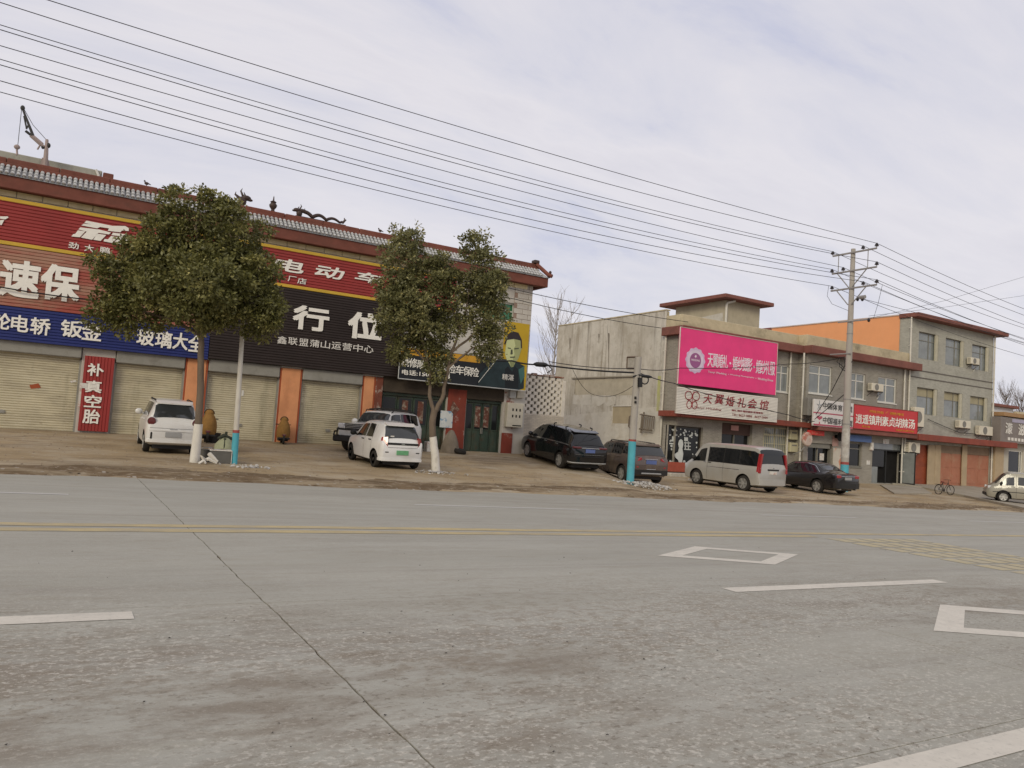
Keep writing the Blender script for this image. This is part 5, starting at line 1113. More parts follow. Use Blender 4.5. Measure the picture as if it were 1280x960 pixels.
class Car:
    def __init__(s, L, W, H, st, lab, cat, name, paint_, pos, head, pitch=0):
        s.L, s.W, s.H = L, W, H; s.hw = W/2; s.paint = paint_
        s.st = [(a[0]*L, a[1]*H, a[2]*H, a[3]*H, a[4]*s.hw, a[5]*s.hw, a[6]*s.hw) for a in st]
        s.t = thing(name, pos, lab, cat, None, math.pi/2-head); s.t.rotation_euler = (0, -pitch, math.pi/2-head)
        s.zo = 0
    def S(s, x):
        a = s.st; x = max(a[0][0], min(a[-1][0], x))
        for i in range(len(a)-1):
            if x <= a[i+1][0]: break
        p, q = a[i], a[i+1]; h = q[0]-p[0]; t = (x-p[0])/h; r = []
        for k in range(1, 7):
            d = (q[k]-p[k])/h
            def tang(j):
                if j == 0 or j == len(a)-1: return d
                d0 = (a[j][k]-a[j-1][k])/(a[j][0]-a[j-1][0]); d1 = (a[j+1][k]-a[j][k])/(a[j+1][0]-a[j][0])
                return 0 if d0*d1 <= 0 else 2*d0*d1/(d0+d1)
            m0, m1 = tang(i), tang(i+1)
            r.append(p[k]*(2*t**3-3*t*t+1)+m0*h*(t**3-2*t*t+t)+q[k]*(-2*t**3+3*t*t)+m1*h*(t**3-t*t))
        return r
    def half(s, x):
        zb, zl, zr_, wm, wb, wr = s.S(x); g = zl-zb; re = min(.055, max(.004, (zr_-zl)*.5))
        return [(wm*.80, zb), (wm*.965, zb+.05), (wm*.995, zb+.3*g), (wm, zb+.62*g), (wb+(wm-wb)*.55, zl-.10*g), (wb, zl), (wr, zr_-re), (wr*.88, zr_-re*.25), (wr*.5, zr_+.012), (0, zr_+.02)]
    def P(s, x, f, side=1, off=0):                         # point on the body skin: f runs up the half section
        h = s.half(x); i = int(min(f, 8.999)); t = f-i
        y = h[i][0]+(h[i+1][0]-h[i][0])*t; z = h[i][1]+(h[i+1][1]-h[i][1])*t
        dy, dz = h[i+1][0]-h[i][0], h[i+1][1]-h[i][1]; n = math.hypot(dy, dz) or 1
        return (x-s.L/2, side*(y+dz/n*off), z-dy/n*off+s.zo)
    def body(s, wheels, R_, n=44):
        mb = MB(); ring = None; nr = 19
        for k in range(n+1):
            t = k/n; t = t-.09*math.sin(2*math.pi*t)/1.0
            x = s.L*max(0, min(1, t)); h = s.half(x)
            pts = [(-y, z) for y, z in reversed(h)][:0]+[(y, z) for y, z in h]+[(-y, z) for y, z in reversed(h[:-1])]
            for y, z in pts: mb.v.append((x-s.L/2, y, z))
        for k in range(n):
            for j in range(nr): mb.f.append((k*nr+j, k*nr+(j+1) % nr, (k+1)*nr+(j+1) % nr, (k+1)*nr+j))
        mb.f.append(tuple(reversed(range(nr)))); mb.f.append(tuple(n*nr+j for j in range(nr)))
        o = mb.build('body', s.paint); o.data.materials.append(M_DARK)
        cb_ = MB()
        for wx in wheels:
            for sd_ in (1, -1): cb_.lathe((wx*s.L-s.L/2, sd_*(s.hw-.30), R_), (0, sd_, 0), [(R_+.075, 0), (R_+.075, .55)], 28)
        c = cb_.build('cutter', M_DARK)
        md = o.modifiers.new('b', 'BOOLEAN'); md.operation = 'DIFFERENCE'; md.object = c; md.solver = 'EXACT'
        try: md.material_mode = 'TRANSFER'
        except Exception: pass
        dg = bpy.context.evaluated_depsgraph_get(); dg.update()
        me = bpy.data.meshes.new_from_object(o.evaluated_get(dg)); o.modifiers.clear(); o.data = me
        bpy.data.objects.remove(c); smoothen(o, 32); s.b = o; adopt(o, s.t)
        return o
    def patch(s, xa, xb, f0, f1, m, name, sides=(1, -1), off=.007, n=8, nf=3, par=None, slant=(0, 0)):
        r = []
        for sd_ in sides:
            mb = MB()
            for j in range(nf+1):
                f = f0+(f1-f0)*j/nf
                for i in range(n+1):
                    u = i/n; xx_ = (xa+slant[0]*j/nf)*(1-u)+(xb+slant[1]*j/nf)*u
                    mb.v.append(s.P(xx_*s.L, f, sd_, off))
            for j in range(nf):
                for i in range(n): mb.f.append((j*(n+1)+i, j*(n+1)+i+1, (j+1)*(n+1)+i+1, (j+1)*(n+1)+i))
            r.append(mb.build(name, m, par or s.t, smooth=60))
        return r
    def screen(s, xa, xb, m, name, f0=6.25, off=.007, n=6):
        mb = MB(); fs = [f0, 6.6, 7, 7.5, 8, 8.5, 9]
        cols = [(f, 1) for f in fs]+[(f, -1) for f in reversed(fs[:-1])]
        for i in range(n+1):
            x = (xa+(xb-xa)*i/n)*s.L
            z0, z1 = s.S(x-.02)[2], s.S(x+.02)[2]; sl = math.atan2(z1-z0, .04)
            for f, sd_ in cols:
                p = s.P(x, f, sd_, off*.4); mb.v.append((p[0]-math.sin(sl)*off, p[1], p[2]+math.cos(sl)*off))
        k = len(cols)
        for i in range(n):
            for j in range(k-1): mb.f.append((i*k+j, i*k+j+1, (i+1)*k+j+1, (i+1)*k+j))
        return mb.build(name, m, s.t, smooth=60)
    def wheel(s, fx_, R_, wd=.2, rim=M_RIM, spokes=5):
        for sd_ in (1, -1):
            x = fx_*s.L-s.L/2; y = sd_*(s.hw*.985-wd); c = (x, y, R_)
            mb = MB(); mb.lathe(c, (0, sd_, 0), [(R_*.62, 0), (R_*.93, .01), (R_, .04), (R_, wd-.04), (R_*.94, wd-.008), (R_*.68, wd), (R_*.66, wd-.03)], 26); w_ = mb.build('wheel', M_TYRE, s.t, smooth=40)
            mb = MB(); mb.lathe(c, (0, sd_, 0), [(R_*.67, wd-.05), (R_*.67, wd-.005), (R_*.61, wd-.004), (R_*.60, wd-.05), (.001, wd-.055)], 26); mb.build('rim', M_TRIM if spokes else rim, w_, smooth=40)
            mb = MB()
            for k in range(spokes):
                a = 2*math.pi*k/spokes; ca, sa = math.cos(a), math.sin(a); n_ = .032 if spokes < 6 else .026
                q = lambda r_, t_, d_: (x+r_*ca-t_*sa, y+sd_*d_, R_+r_*sa+t_*ca)
                mb.prism([q(.03, -n_*.7, wd-.03), q(R_*.62, -n_, wd-.012), q(R_*.62, n_, wd-.012), q(.03, n_*.7, wd-.03)], (0, sd_*.02, 0))
            mb.lathe(c, (0, sd_, 0), [(.065, wd-.04), (.06, wd-.002), (.001, wd)], 12); mb.lathe(c, (0, sd_, 0), [(R_*.665, wd-.02), (R_*.665, wd+.003), (R_*.62, wd+.002), (R_*.61, wd-.02)], 26)
            mb.build('rim_spokes', rim, w_, smooth=40)
    def box(s, name, x0, x1, y0, y1, z0, z1, m, b=.01, par=None, sides=(1,)):
        r = []
        for sd_ in sides:
            mb = MB(); ya, yb = sorted((sd_*y0, sd_*y1)); mb.bbox(x0-s.L/2, x1-s.L/2, ya, yb, z0, z1, b); r.append(mb.build(name, m, par or s.t))
        return r
    def under(s, zf=.14):
        mb = MB(); mb.box(.06*s.L-s.L/2, .94*s.L-s.L/2, -s.hw*.7, s.hw*.7, zf, zf+.25); mb.build('underbody', M_TRIM, s.t)
    def bumper(s, z0, z1, pr, m, wf=.97, name='bumper', b=.0):
        W = s.hw*wf; x = -s.L/2
        half = [(x-pr, W*.55), (x-pr*.75, W*.76), (x-pr*.1, W*.91), (x+.10, W*.985), (x+.24, W)]
        pts = [(a, -y, z0) for a, y in reversed(half)]+[(a, y, z0) for a, y in half]
        mb = MB(); mb.prism(pts, (0, 0, z1-z0)); return mb.build(name, m, s.t)
    def spoiler(s, x0, x1, m):
        zr_, wr = s.S(x1*s.L)[2], s.S(x1*s.L)[5]; a, b_ = x0*s.L-s.L/2, x1*s.L-s.L/2
        mb = MB(); mb.prism([(b_, -wr*.97, zr_+.012), (a+.03, -wr*.93, zr_-.05), (a, -wr*.75, zr_-.058), (a, wr*.75, zr_-.058), (a+.03, wr*.93, zr_-.05), (b_, wr*.97, zr_+.012)], (0, 0, .03)); return mb.build('spoiler', m, s.t)
    def rear_lamp(s, f0, f1, w, m, name='tail_light', x=.008, n=10):
        r = []
        for sd_ in (1, -1):
            o_, i_ = [], []
            for k in range(n+1):
                ff = f0+(f1-f0)*k/n; p = s.P((x if ff < 4.7 else .024)*s.L, ff, sd_, .008); o_.append((-s.L/2-.018, p[1], p[2])); i_.append((-s.L/2-.018, p[1]-sd_*w, p[2]))
            mb = MB(); mb.prism(o_+list(reversed(i_)), (.15, 0, 0)); r.append(mb.build(name, m, s.t))
        return r
    def mirror(s, fx_, f=5.25, m=None, sides=(1, -1), sz=.09):
        for sd_ in sides:
            p = s.P(fx_*s.L, f, sd_); mb = MB(); mb.ell((p[0], p[1]+sd_*.13, p[2]+.05), sz*.75, sz*1.25, sz); mb.tube([p, (p[0], p[1]+sd_*.1, p[2]+.03)], .03, 5); mb.build('mirror', m or s.paint, s.t, smooth=60)
    def seams(s, xs, f0=.6, f1=5.9, sides=(1, -1)):
        for x in xs: s.patch(x, x+.010/s.L, f0, f1, SEAM, 'door_seam', sides, .003, 1, 12)
    def handles(s, xs, f=4.35, m=None, sides=(1, -1)):
        for x in xs:
            for sd_ in sides:
                p = s.P(x*s.L, f, sd_); mb = MB(); mb.bbox(p[0]-.09, p[0]+.09, p[1]-.01 if sd_ > 0 else p[1]-.03, p[1]+.03 if sd_ > 0 else p[1]+.01, p[2]-.016, p[2]+.016, .006); mb.build('door_handle', m or s.paint, s.t)
    def archlip(s, wheels, R_, m):
        if m is not M_TRIM: return
        for wx in wheels:
            for sd_ in (1, -1):
                mb = MB(); pts = []
                for k in range(17):
                    a = math.pi*(-.08+1.16*k/16); x = wx*s.L+(R_+.075)*math.cos(a); z = R_+(R_+.075)*math.sin(a)
                    zb, zl, zr_, wm, wb, wr = s.S(x); pts.append((x-s.L/2, sd_*(wm*.992), max(z, zb+.01)))
                mb.tube(pts, .013, 5); mb.build('wheel_arch', m, s.t, smooth=60)

HATCH = [(0, .26, .52, .56, .84, .82, .78), (.015, .20, .60, .635, .92, .89, .80), (.05, .17, .63, .83, .965, .92, .72), (.095, .14, .64, .955, .99, .935, .70), (.16, .13, .64, .985, 1, .94, .70), (.38, .13, .63, 1.0, 1, .945, .72), (.56, .13, .615, .985, 1, .945, .73), (.64, .13, .61, .945, 1, .94, .73), (.80, .14, .60, .68, .99, .92, .84), (.90, .15, .57, .62, .96, .89, .82), (.97, .18, .50, .53, .88, .84, .76), (1.0, .24, .43, .45, .78, .75, .70)]
def ground_pose(x, y, head, L):
    f = Vector((math.sin(head), math.cos(head))); a = G(x, y); b_ = G(x+f.x*L*.62, y+f.y*L*.62)
    c = Vector((x+f.x*L/2, y+f.y*L/2)); z0 = a+(b_-a)*.5/.62*.97
    return (c.x, c.y, z0+.012), math.atan2(b_-a, L*.62)
def place(px, py, head, L):
    """rear bumper centre met with the ground"""
    p = GP(px, py); return ground_pose(p.x, p.y, head, L)

# 1 white hatchback, rear to the road (left)
pos, pt_ = place(214, 568.5, R(1), 3.5)
c = Car(3.5, 1.46, 1.53, HATCH, 'small white hatchback parked nose to the shutter behind the white based tree', 'car', 'parked_car', P_WHITE, pos, R(1), pt_)
c.body((.17, .80), .29); c.under(); c.wheel(.17, .29, .18, M_STEEL); c.wheel(.80, .29, .18, M_STEEL)
c.patch(.15, .30, 5.12, 5.92, M_CGL, 'side_window', slant=(.02, 0)); c.patch(.315, .50, 5.12, 5.92, M_CGL, 'side_window'); c.patch(.515, .70, 5.12, 5.9, M_CGL, 'side_window', slant=(0, -.05))
c.screen(.022, .078, M_CGLS, 'rear_window', 6.1); c.screen(.66, .79, M_CGLS, 'windscreen')
for sd_ in (1, -1):
    mb = MB(); mb.lathe((-1.75+.045, sd_*.585, .925), (-1, sd_*.25, 0), [(.115, -.06), (.115, .015), (.10, .035), (.001, .04)], 18); tl_ = mb.build('tail_light', M_TAILD, c.t, smooth=40)
    mb = MB(); mb.lathe((-1.75+.045, sd_*.585, .925), (-1, sd_*.25, 0), [(.125, -.05), (.128, .0), (.116, .018), (.11, 0)], 18); mb.build('lamp_ring', P_WHITE, tl_, smooth=40)
c.box('bumper_slot', -.018, .06, .545, .60, .42, .62, M_TRIM, .02, sides=(1, -1)); c.bumper(.33, .41, .035, P_WHITE); c.bumper(.655, .69, .022, P_WHITE, .95)
c.box('number_plate', -.03, 0, -.21, .21, .49, .63, M_PLY, .005); c.box('tailgate_seam', -.006, .01, -.62, .62, .735, .742, SEAM, .001); c.box('tailgate_handle', -.02, .02, -.10, .10, .71, .725, M_CHROME, .004)
c.spoiler(.06, .115, P_WHITE); c.mirror(.70); c.seams((.31, .507)); c.handles((.34, .54))
for sd_ in (1, -1):
    mb = MB(); mb.tube([c.P(.14*3.5, 6.7, sd_, -.01), c.P(.16*3.5, 6.7, sd_, .05), c.P(.5*3.5, 6.7, sd_, .05), c.P(.54*3.5, 6.7, sd_, -.01)], .02, 6); mb.build('roof_rail', M_TRIM, c.t)
c.archlip((.17, .80), .29, P_WHITE)
# 2 white hatchback with green plate
pos, pt_ = place(501, 588, R(0), 3.35)
HB2 = [(0, .24, .50, .54, .84, .82, .78), (.02, .18, .58, .62, .93, .90, .80), (.07, .16, .61, .83, .97, .92, .72), (.115, .14, .62, .95, .99, .935, .68), (.18, .13, .62, .985, 1, .94, .69), (.38, .13, .61, 1.0, 1, .945, .71), (.55, .13, .60, .985, 1, .945, .72), (.63, .13, .595, .935, 1, .94, .72), (.81, .14, .57, .65, .985, .91, .82), (.91, .15, .54, .585, .95, .88, .80), (.975, .18, .47, .50, .86, .82, .74), (1.0, .24, .41, .43, .74, .72, .68)]
c = Car(3.35, 1.52, 1.46, HB2, 'dusty white hatchback with a green number plate, parked in front of the white off roader', 'car', 'parked_car', P_WHITE, pos, R(0), pt_)
c.body((.165, .82), .27); c.under(); c.wheel(.165, .27, .17, M_TRIM, 0); c.wheel(.82, .27, .17, M_TRIM, 0)
c.patch(.26, .43, 5.08, 5.9, M_CGL, 'side_window', slant=(.035, 0)); c.patch(.455, .72, 5.08, 5.88, M_CGL, 'side_window', slant=(0, -.085))
c.screen(.03, .105, M_CGLS, 'rear_window', 6.1); c.screen(.65, .80, M_CGLS, 'windscreen')
c.box('tailgate_panel', -.012, .05, -.54, .54, .775, .845, M_TRIM, .01)
for sd_ in (1, -1):
    mb = MB(); y = sd_*.66; mb.prism([(-1.675-.005, sd_*.50, .72), (-1.675-.02, sd_*.53, .80), (-1.64, sd_*.51, 1.02), (-1.56, sd_*.64, 1.0), (-1.53, sd_*.70, .86), (-1.61, sd_*.665, .74)], (.10, 0, 0)); mb.build('tail_light', M_TAIL, c.t)
c.box('number_plate', -.03, 0, -.20, .20, .47, .61, M_PLG, .005); c.box('bumper_slot', -.012, .06, .46, .58, .53, .56, M_TRIM, .006, sides=(1, -1)); c.bumper(.27, .36, .035, P_WHITE)
c.box('tailgate_badge', -.025, 0, -.06, .06, .80, .83, M_CHROME, .006); c.box('tailgate_seam', -.008, .01, -.50, .50, .69, .697, SEAM, .001)
c.spoiler(.07, .14, P_WHITE); c.mirror(.725, m=M_TRIM); c.seams((.25, .442), 1); c.handles((.30, .49), m=M_TRIM)
for q in ((.06, -.40, 1.02, .12), ): mb = MB(); mb.box(-1.675+.05, -1.675+.055, .30, .42, 1.02, 1.06); mb.build('sticker', M_PAPER, c.t)
c.archlip((.165, .82), .27, P_WHITE)
# 3 white off roader with a black bull bar, nose to the left
SUVS = [(0, .34, .58, .62, .86, .84, .80), (.012, .28, .64, .68, .95, .92, .84), (.04, .24, .655, .90, .98, .94, .78), (.07, .22, .66, .965, 1, .95, .78), (.12, .21, .66, .99, 1, .955, .79), (.35, .20, .655, 1.0, 1, .955, .80), (.55, .20, .645, .985, 1, .955, .80), (.60, .20, .64, .95, 1, .955, .80), (.715, .20, .64, .69, 1, .945, .89), (.86, .21, .625, .665, .985, .92, .87), (.965, .24, .60, .63, .93, .88, .84), (1.0, .30, .54, .56, .85, .82, .78)]
hd = R(236); fp = Vector((9.40, 26.85, 0)); L_ = 3.45
cx_, cy_ = fp.x-math.sin(hd)*L_/2, fp.y-math.cos(hd)*L_/2
c = Car(L_, 1.62, 1.58, SUVS, 'white off roader with black bull bar and roof bars, half hidden behind a white hatchback', 'car', 'parked_car', P_WHITE, (cx_, cy_, G(cx_, cy_)+.01), hd, 0)
c.body((.19, .80), .37); c.under(.25); c.wheel(.19, .37, .24, M_RIM, 6); c.wheel(.80, .37, .24, M_RIM, 6)
c.patch(.09, .235, 5.1, 5.94, M_CGL, 'side_window'); c.patch(.245, .435, 5.1, 5.94, M_CGL, 'side_window'); c.patch(.45, .66, 5.1, 5.9, M_CGL, 'side_window', slant=(0, -.05))
c.screen(.612, .708, M_CGLS, 'windscreen'); c.screen(.016, .062, M_CGLS, 'rear_window', 6.1)
c.patch(.06, .97, .3, 1.4, M_TRIM, 'side_cladding')
g_ = L_; c.box('grille', g_-.03, g_+.03, -.42, .42, .78, 1.02, M_TRIM, .02)
for k in range(4): c.box('grille_bar', g_+.028, g_+.045, -.40, .40, .80+.055*k, .815+.055*k, M_CHROME, .004)
c.box('headlight', g_-.16, g_+.012, .45, .76, .84, 1.02, M_LAMP, .03, sides=(1, -1)); c.box('headlight_surround', g_-.17, g_+.005, .43, .78, .80, .845, M_TRIM, .01, sides=(1, -1))
c.box('bull_bar', g_-.10, g_+.20, -.82, .82, .34, .58, M_TRIM, .05)
mb = MB(); mb.tube([(g_/2+.18, -.62, .5), (g_/2+.20, -.60, .80), (g_/2+.20, .60, .80), (g_/2+.18, .62, .5)], .035, 6); mb.tube([(g_/2+.16, -.78, .56), (g_/2+.1, -.80, .70), (g_/2+.18, -.60, .72)], .03, 6); mb.tube([(g_/2+.16, .78, .56), (g_/2+.1, .80, .70), (g_/2+.18, .60, .72)], .03, 6); mb.build('bar_hoop', M_TRIM, c.b, smooth=50)
for sd_ in (1, -1):
    mb = MB(); mb.tube([c.P(.10*L_, 6.7, sd_, 0), c.P(.12*L_, 6.7, sd_, .08), c.P(.55*L_, 6.7, sd_, .08), c.P(.58*L_, 6.7, sd_, 0)], .022, 6); mb.build('roof_rail', M_TRIM, c.t)
for x in (.2, .36, .5):
    mb = MB(); mb.tube([c.P(x*L_, 6.7, 1, .10), c.P(x*L_, 9, 1, .10), c.P(x*L_, 6.7, -1, .10)], .02, 5); mb.build('roof_bar', M_TRIM, c.t)
c.mirror(.66, sz=.12); c.seams((.24, .443, .70), .8); c.handles((.28, .48)); c.archlip((.19, .80), .37, M_TRIM)
# 4 black people carrier
MPV = [(0, .24, .50, .54, .82, .80, .76), (.01, .19, .575, .60, .92, .89, .80), (.045, .16, .60, .745, .96, .91, .72), (.095, .14, .61, .885, .985, .92, .69), (.15, .125, .615, .945, 1, .93, .69), (.34, .12, .61, .995, 1, .945, .74), (.50, .12, .605, 1.0, 1, .945, .745), (.62, .12, .595, .95, 1, .94, .74), (.70, .125, .59, .86, 1, .935, .76), (.82, .13, .565, .655, .985, .91, .82), (.92, .14, .52, .565, .94, .86, .78), (.98, .17, .44, .47, .84, .80, .72), (1.0, .22, .39, .41, .72, .70, .66)]
pos, pt_ = place(735, 591, R(5), 4.75)
c = Car(4.75, 1.83, 1.68, MPV, 'black people carrier with roof bars parked uphill in front of the lattice wall', 'car', 'parked_car', P_BLACK, pos, R(5), pt_)
c.body((.185, .795), .335); c.under(); c.wheel(.185, .335, .22, M_RIM, 5); c.wheel(.795, .335, .22, M_RIM, 5)
c.patch(.10, .215, 5.15, 5.85, M_CGL, 'side_window', slant=(.05, 0)); c.patch(.225, .41, 5.1, 5.92, M_CGL, 'side_window'); c.patch(.42, .60, 5.1, 5.92, M_CGL, 'side_window'); c.patch(.61, .75, 5.1, 5.8, M_CGL, 'side_window', slant=(0, -.07))
c.screen(.017, .085, M_CGL, 'rear_window', 6.2, .014, 10); c.screen(.64, .81, M_CGLS, 'windscreen')
c.patch(.07, .74, 4.92, 5.06, M_CHROME, 'chrome_strip', n=12, nf=1, off=.009); c.patch(.08, .95, .15, .75, M_CHROME, 'sill_strip', n=12, nf=1, off=.008)
c.box('tail_light', -.022, .16, .42, .80, .94, 1.02, M_TAILD, .02, sides=(1, -1)); c.box('tail_light_bar', -.026, .02, -.42, .42, .955, .985, M_CHROME, .006)
c.box('number_plate', -.034, -.005, -.22, .22, .79, .93, M_PLB, .005); c.bumper(.42, .62, .06, P_BLACK); c.bumper(.36, .405, .068, M_ALU, .96, 'bumper_strip')
c.box('tailgate_seam', -.010, .01, -.66, .66, .70, .706, M_ALU, .001); c.spoiler(.085, .15, P_BLACK)
for x in (.22, .42):
    mb = MB(); mb.tube([c.P(x*4.75, 6.4, 1, -.01), c.P(x*4.75, 6.7, 1, .09), c.P(x*4.75, 7.2, 1, .09)], .028, 6); mb.tube([c.P(x*4.75, 6.4, -1, -.01), c.P(x*4.75, 6.7, -1, .09), c.P(x*4.75, 7.2, -1, .09)], .028, 6)
    mb.build('roof_bar', M_TRIM, c.t)
c.mirror(.735); c.seams((.22, .415, .61)); c.handles((.26, .46), m=M_CHROME); c.archlip((.185, .795), .335, P_BLACK)
# 5 brown crossover
SUV2 = [(0, .30, .54, .58, .82, .80, .76), (.012, .23, .615, .65, .92, .89, .80), (.045, .19, .635, .82, .965, .92, .72), (.085, .17, .645, .93, .985, .93, .70), (.15, .155, .645, .97, 1, .935, .70), (.36, .15, .635, 1.0, 1, .94, .72), (.52, .15, .62, .985, 1, .94, .73), (.60, .15, .61, .95, 1, .94, .73), (.76, .16, .60, .67, .985, .91, .84), (.88, .17, .575, .625, .95, .88, .82), (.97, .21, .50, .53, .86, .82, .74), (1.0, .27, .44, .46, .74, .72, .68)]
pos, pt_ = place(812, 606.5, R(10), 4.4)
c = Car(4.4, 1.82, 1.68, SUV2, 'brown crossover car with a silver rear skid plate behind the short blue based pole', 'car', 'parked_car', P_BROWN, pos, R(10), pt_)
c.body((.19, .80), .345); c.under(.2); c.wheel(.19, .345, .22, M_RIM, 5); c.wheel(.80, .345, .22, M_RIM, 5)
c.patch(.13, .225, 5.2, 5.8, M_CGL, 'side_window', slant=(.03, 0)); c.patch(.24, .425, 5.1, 5.92, M_CGL, 'side_window'); c.patch(.44, .69, 5.1, 5.88, M_CGLS, 'side_window', slant=(0, -.07))
c.screen(.020, .078, M_CGLS, 'rear_window', 6.15, .012, 10); c.screen(.62, .75, M_CGLS, 'windscreen')
for sd_ in (1, -1):
    mb = MB(); mb.prism([(-2.2-.012, sd_*.44, 1.0), (-2.2-.012, sd_*.46, 1.09), (-2.10, sd_*.76, 1.13), (-2.0, sd_*.82, 1.06), (-2.10, sd_*.79, .96), (-2.2, sd_*.66, .94)], (.09, 0, 0)); mb.build('tail_light', M_TAIL, c.t)
c.box('number_plate', -.03, -.003, -.24, .24, .84, 1.0, M_PLB, .005); c.box('tailgate_chrome', -.03, 0, -.30, .30, 1.02, 1.045, M_CHROME, .008); c.bumper(.40, .60, .07, M_TRIM); c.box('skid_plate', -.09, .05, -.48, .48, .42, .50, M_ALU, .03)
c.box('reflector', -.035, .08, .58, .68, .68, .74, M_TAIL, .01, sides=(1, -1)); c.bumper(.605, .80, .035, P_BROWN, .965, 'bumper_upper'); c.box('chrome_strip', -.05, 0, -.22, .22, .615, .64, M_CHROME, .008)
c.spoiler(.06, .12, P_BROWN); c.mirror(.685); c.seams((.232, .432)); c.handles((.27, .47)); c.archlip((.19, .80), .345, M_TRIM)
for sd_ in (1, -1):
    mb = MB(); mb.tube([c.P(.16*4.4, 6.7, sd_, -.01), c.P(.19*4.4, 6.7, sd_, .05), c.P(.52*4.4, 6.7, sd_, .05), c.P(.56*4.4, 6.7, sd_, -.01)], .02, 6); mb.build('roof_rail', M_TRIM, c.t)
# 6 silver minibus
VAN = [(0, .20, .52, .56, .90, .89, .86), (.006, .16, .56, .60, .95, .93, .86), (.02, .145, .565, .88, .975, .94, .83), (.04, .14, .565, .955, .99, .945, .82), (.10, .13, .565, .985, 1, .95, .82), (.40, .125, .565, 1.0, 1, .95, .82), (.70, .125, .56, .99, 1, .95, .82), (.76, .125, .555, .95, 1, .945, .82), (.905, .125, .53, .60, .99, .93, .86), (.955, .13, .49, .535, .96, .90, .84), (.985, .15, .42, .45, .89, .86, .78), (1.0, .19, .38, .40, .82, .80, .76)]
VAN_ = [(0, .20, .52, .56, .90, .89, .86), (.006, .16, .56, .60, .95, .93, .86), (.02, .145, .565, .88, .975, .94, .83), (.04, .14, .565, .955, .99, .945, .82), (.10, .13, .565, .985, 1, .95, .82), (.40, .125, .565, 1.0, 1, .95, .82), (.66, .125, .56, .99, 1, .95, .82), (.715, .125, .555, .955, 1, .945, .82), (.86, .125, .53, .60, .99, .93, .86), (.93, .13, .49, .535, .96, .90, .84), (.98, .15, .42, .45, .89, .86, .78), (1.0, .19, .38, .40, .80, .78, .74)]
pos, pt_ = place(965, 617.5, R(-1), 4.4)
c = Car(4.4, 1.84, 1.95, VAN, 'dusty silver minibus with long dark side windows in front of the wedding shop', 'van', 'parked_van', P_SILV, pos, R(-1), pt_)
c.body((.185, .80), .335); c.under(.2); c.wheel(.185, .335, .22, M_RIM, 6); c.wheel(.80, .335, .22, M_RIM, 6)
c.patch(.028, .66, 5.0, 5.83, M_TRIM, 'window_band', off=.003, n=12)
c.patch(.035, .245, 5.03, 5.80, M_CGL, 'side_window'); c.patch(.255, .445, 5.03, 5.80, M_CGL, 'side_window'); c.patch(.455, .645, 5.03, 5.80, M_CGL, 'side_window'); c.patch(.69, .875, 4.98, 5.75, M_CGL, 'side_window', slant=(0, -.10))
c.screen(.0075, .030, M_CGL, 'rear_window', 6.1); c.screen(.775, .895, M_CGLS, 'windscreen')
for sd_ in (1, -1):
    pass
c.rear_lamp(3.2, 5.9, .10, M_TAIL); c.rear_lamp(4.2, 4.42, .105, M_LAMP, 'lamp_lens', .004); c.patch(.004, .030, 3.4, 5.72, M_TAIL, 'lamp_side', off=.008)
c.bumper(.34, .58, .06, P_SILV); c.box('number_plate', -.02, .005, -.22, .22, .80, .93, M_PAPER, .004); c.box('tailgate_recess', -.016, .01, -.36, .36, .95, 1.02, M_TRIM, .012); c.box('tailgate_badge', -.02, .01, -.05, .05, 1.06, 1.10, M_CHROME, .008)
c.patch(.02, .66, 6.3, 6.45, M_SHUT, 'roof_gutter', n=10, nf=1); c.mirror(.83, m=M_TRIM, sz=.11); c.seams((.445, .655), .8); c.handles((.63,), m=M_TRIM, f=4.6); c.handles((.69,), m=M_CHROME, f=4.7); c.archlip((.185, .80), .335, P_SILV)
c.patch(.24, .66, 3.4, 3.5, M_CHROME, 'side_crease', n=10, nf=1, off=.003)
c.box('headlight', 4.10, 4.35, .60, .84, .74, .92, M_LAMP, .03, sides=(1, -1))
# 7 black saloon
SED = [(0, .30, .58, .62, .80, .78, .74), (.01, .23, .64, .67, .90, .87, .80), (.05, .18, .665, .70, .96, .92, .84), (.13, .155, .67, .735, .985, .93, .80), (.175, .15, .67, .79, .99, .93, .74), (.27, .15, .665, .945, 1, .93, .68), (.36, .145, .66, .99, 1, .93, .68), (.46, .145, .65, 1.0, 1, .93, .69), (.57, .145, .64, .955, 1, .93, .69), (.71, .15, .625, .70, .99, .91, .82), (.85, .165, .575, .625, .96, .88, .80), (.96, .20, .49, .52, .87, .82, .74), (1.0, .27, .43, .45, .74, .72, .68)]
pos, pt_ = place(1059, 620.5, R(3), 4.7)
c = Car(4.7, 1.80, 1.43, SED, 'black saloon car parked between the silver minibus and the tall concrete pole', 'car', 'parked_car', P_SEDAN, pos, R(3), pt_)
c.body((.215, .80), .32); c.under(.2); c.wheel(.215, .32, .21, M_RIM, 5); c.wheel(.80, .32, .21, M_RIM, 5)
c.patch(.225, .405, 5.1, 5.85, M_CGL, 'side_window', slant=(.06, 0)); c.patch(.415, .66, 5.1, 5.85, M_CGL, 'side_window', slant=(0, -.09))
c.screen(.165, .30, M_CGLS, 'rear_window', 6.2); c.screen(.585, .70, M_CGLS, 'windscreen')
c.box('tail_light', -.014, .14, .46, .745, .80, .94, M_TAIL, .025, sides=(1, -1)); c.box('tailgate_chrome', -.02, .02, -.46, .46, .885, .91, M_CHROME, .008); c.box('number_plate', -.022, .005, -.23, .23, .73, .86, M_PLY, .005)
c.bumper(.34, .60, .06, P_SEDAN); c.box('exhaust', -.05, .2, .50, .56, .27, .33, M_CHROME, .01, sides=(1, -1)); c.mirror(.655); c.seams((.235, .41), .8); c.handles((.26, .46)); c.archlip((.215, .80), .32, P_SEDAN)
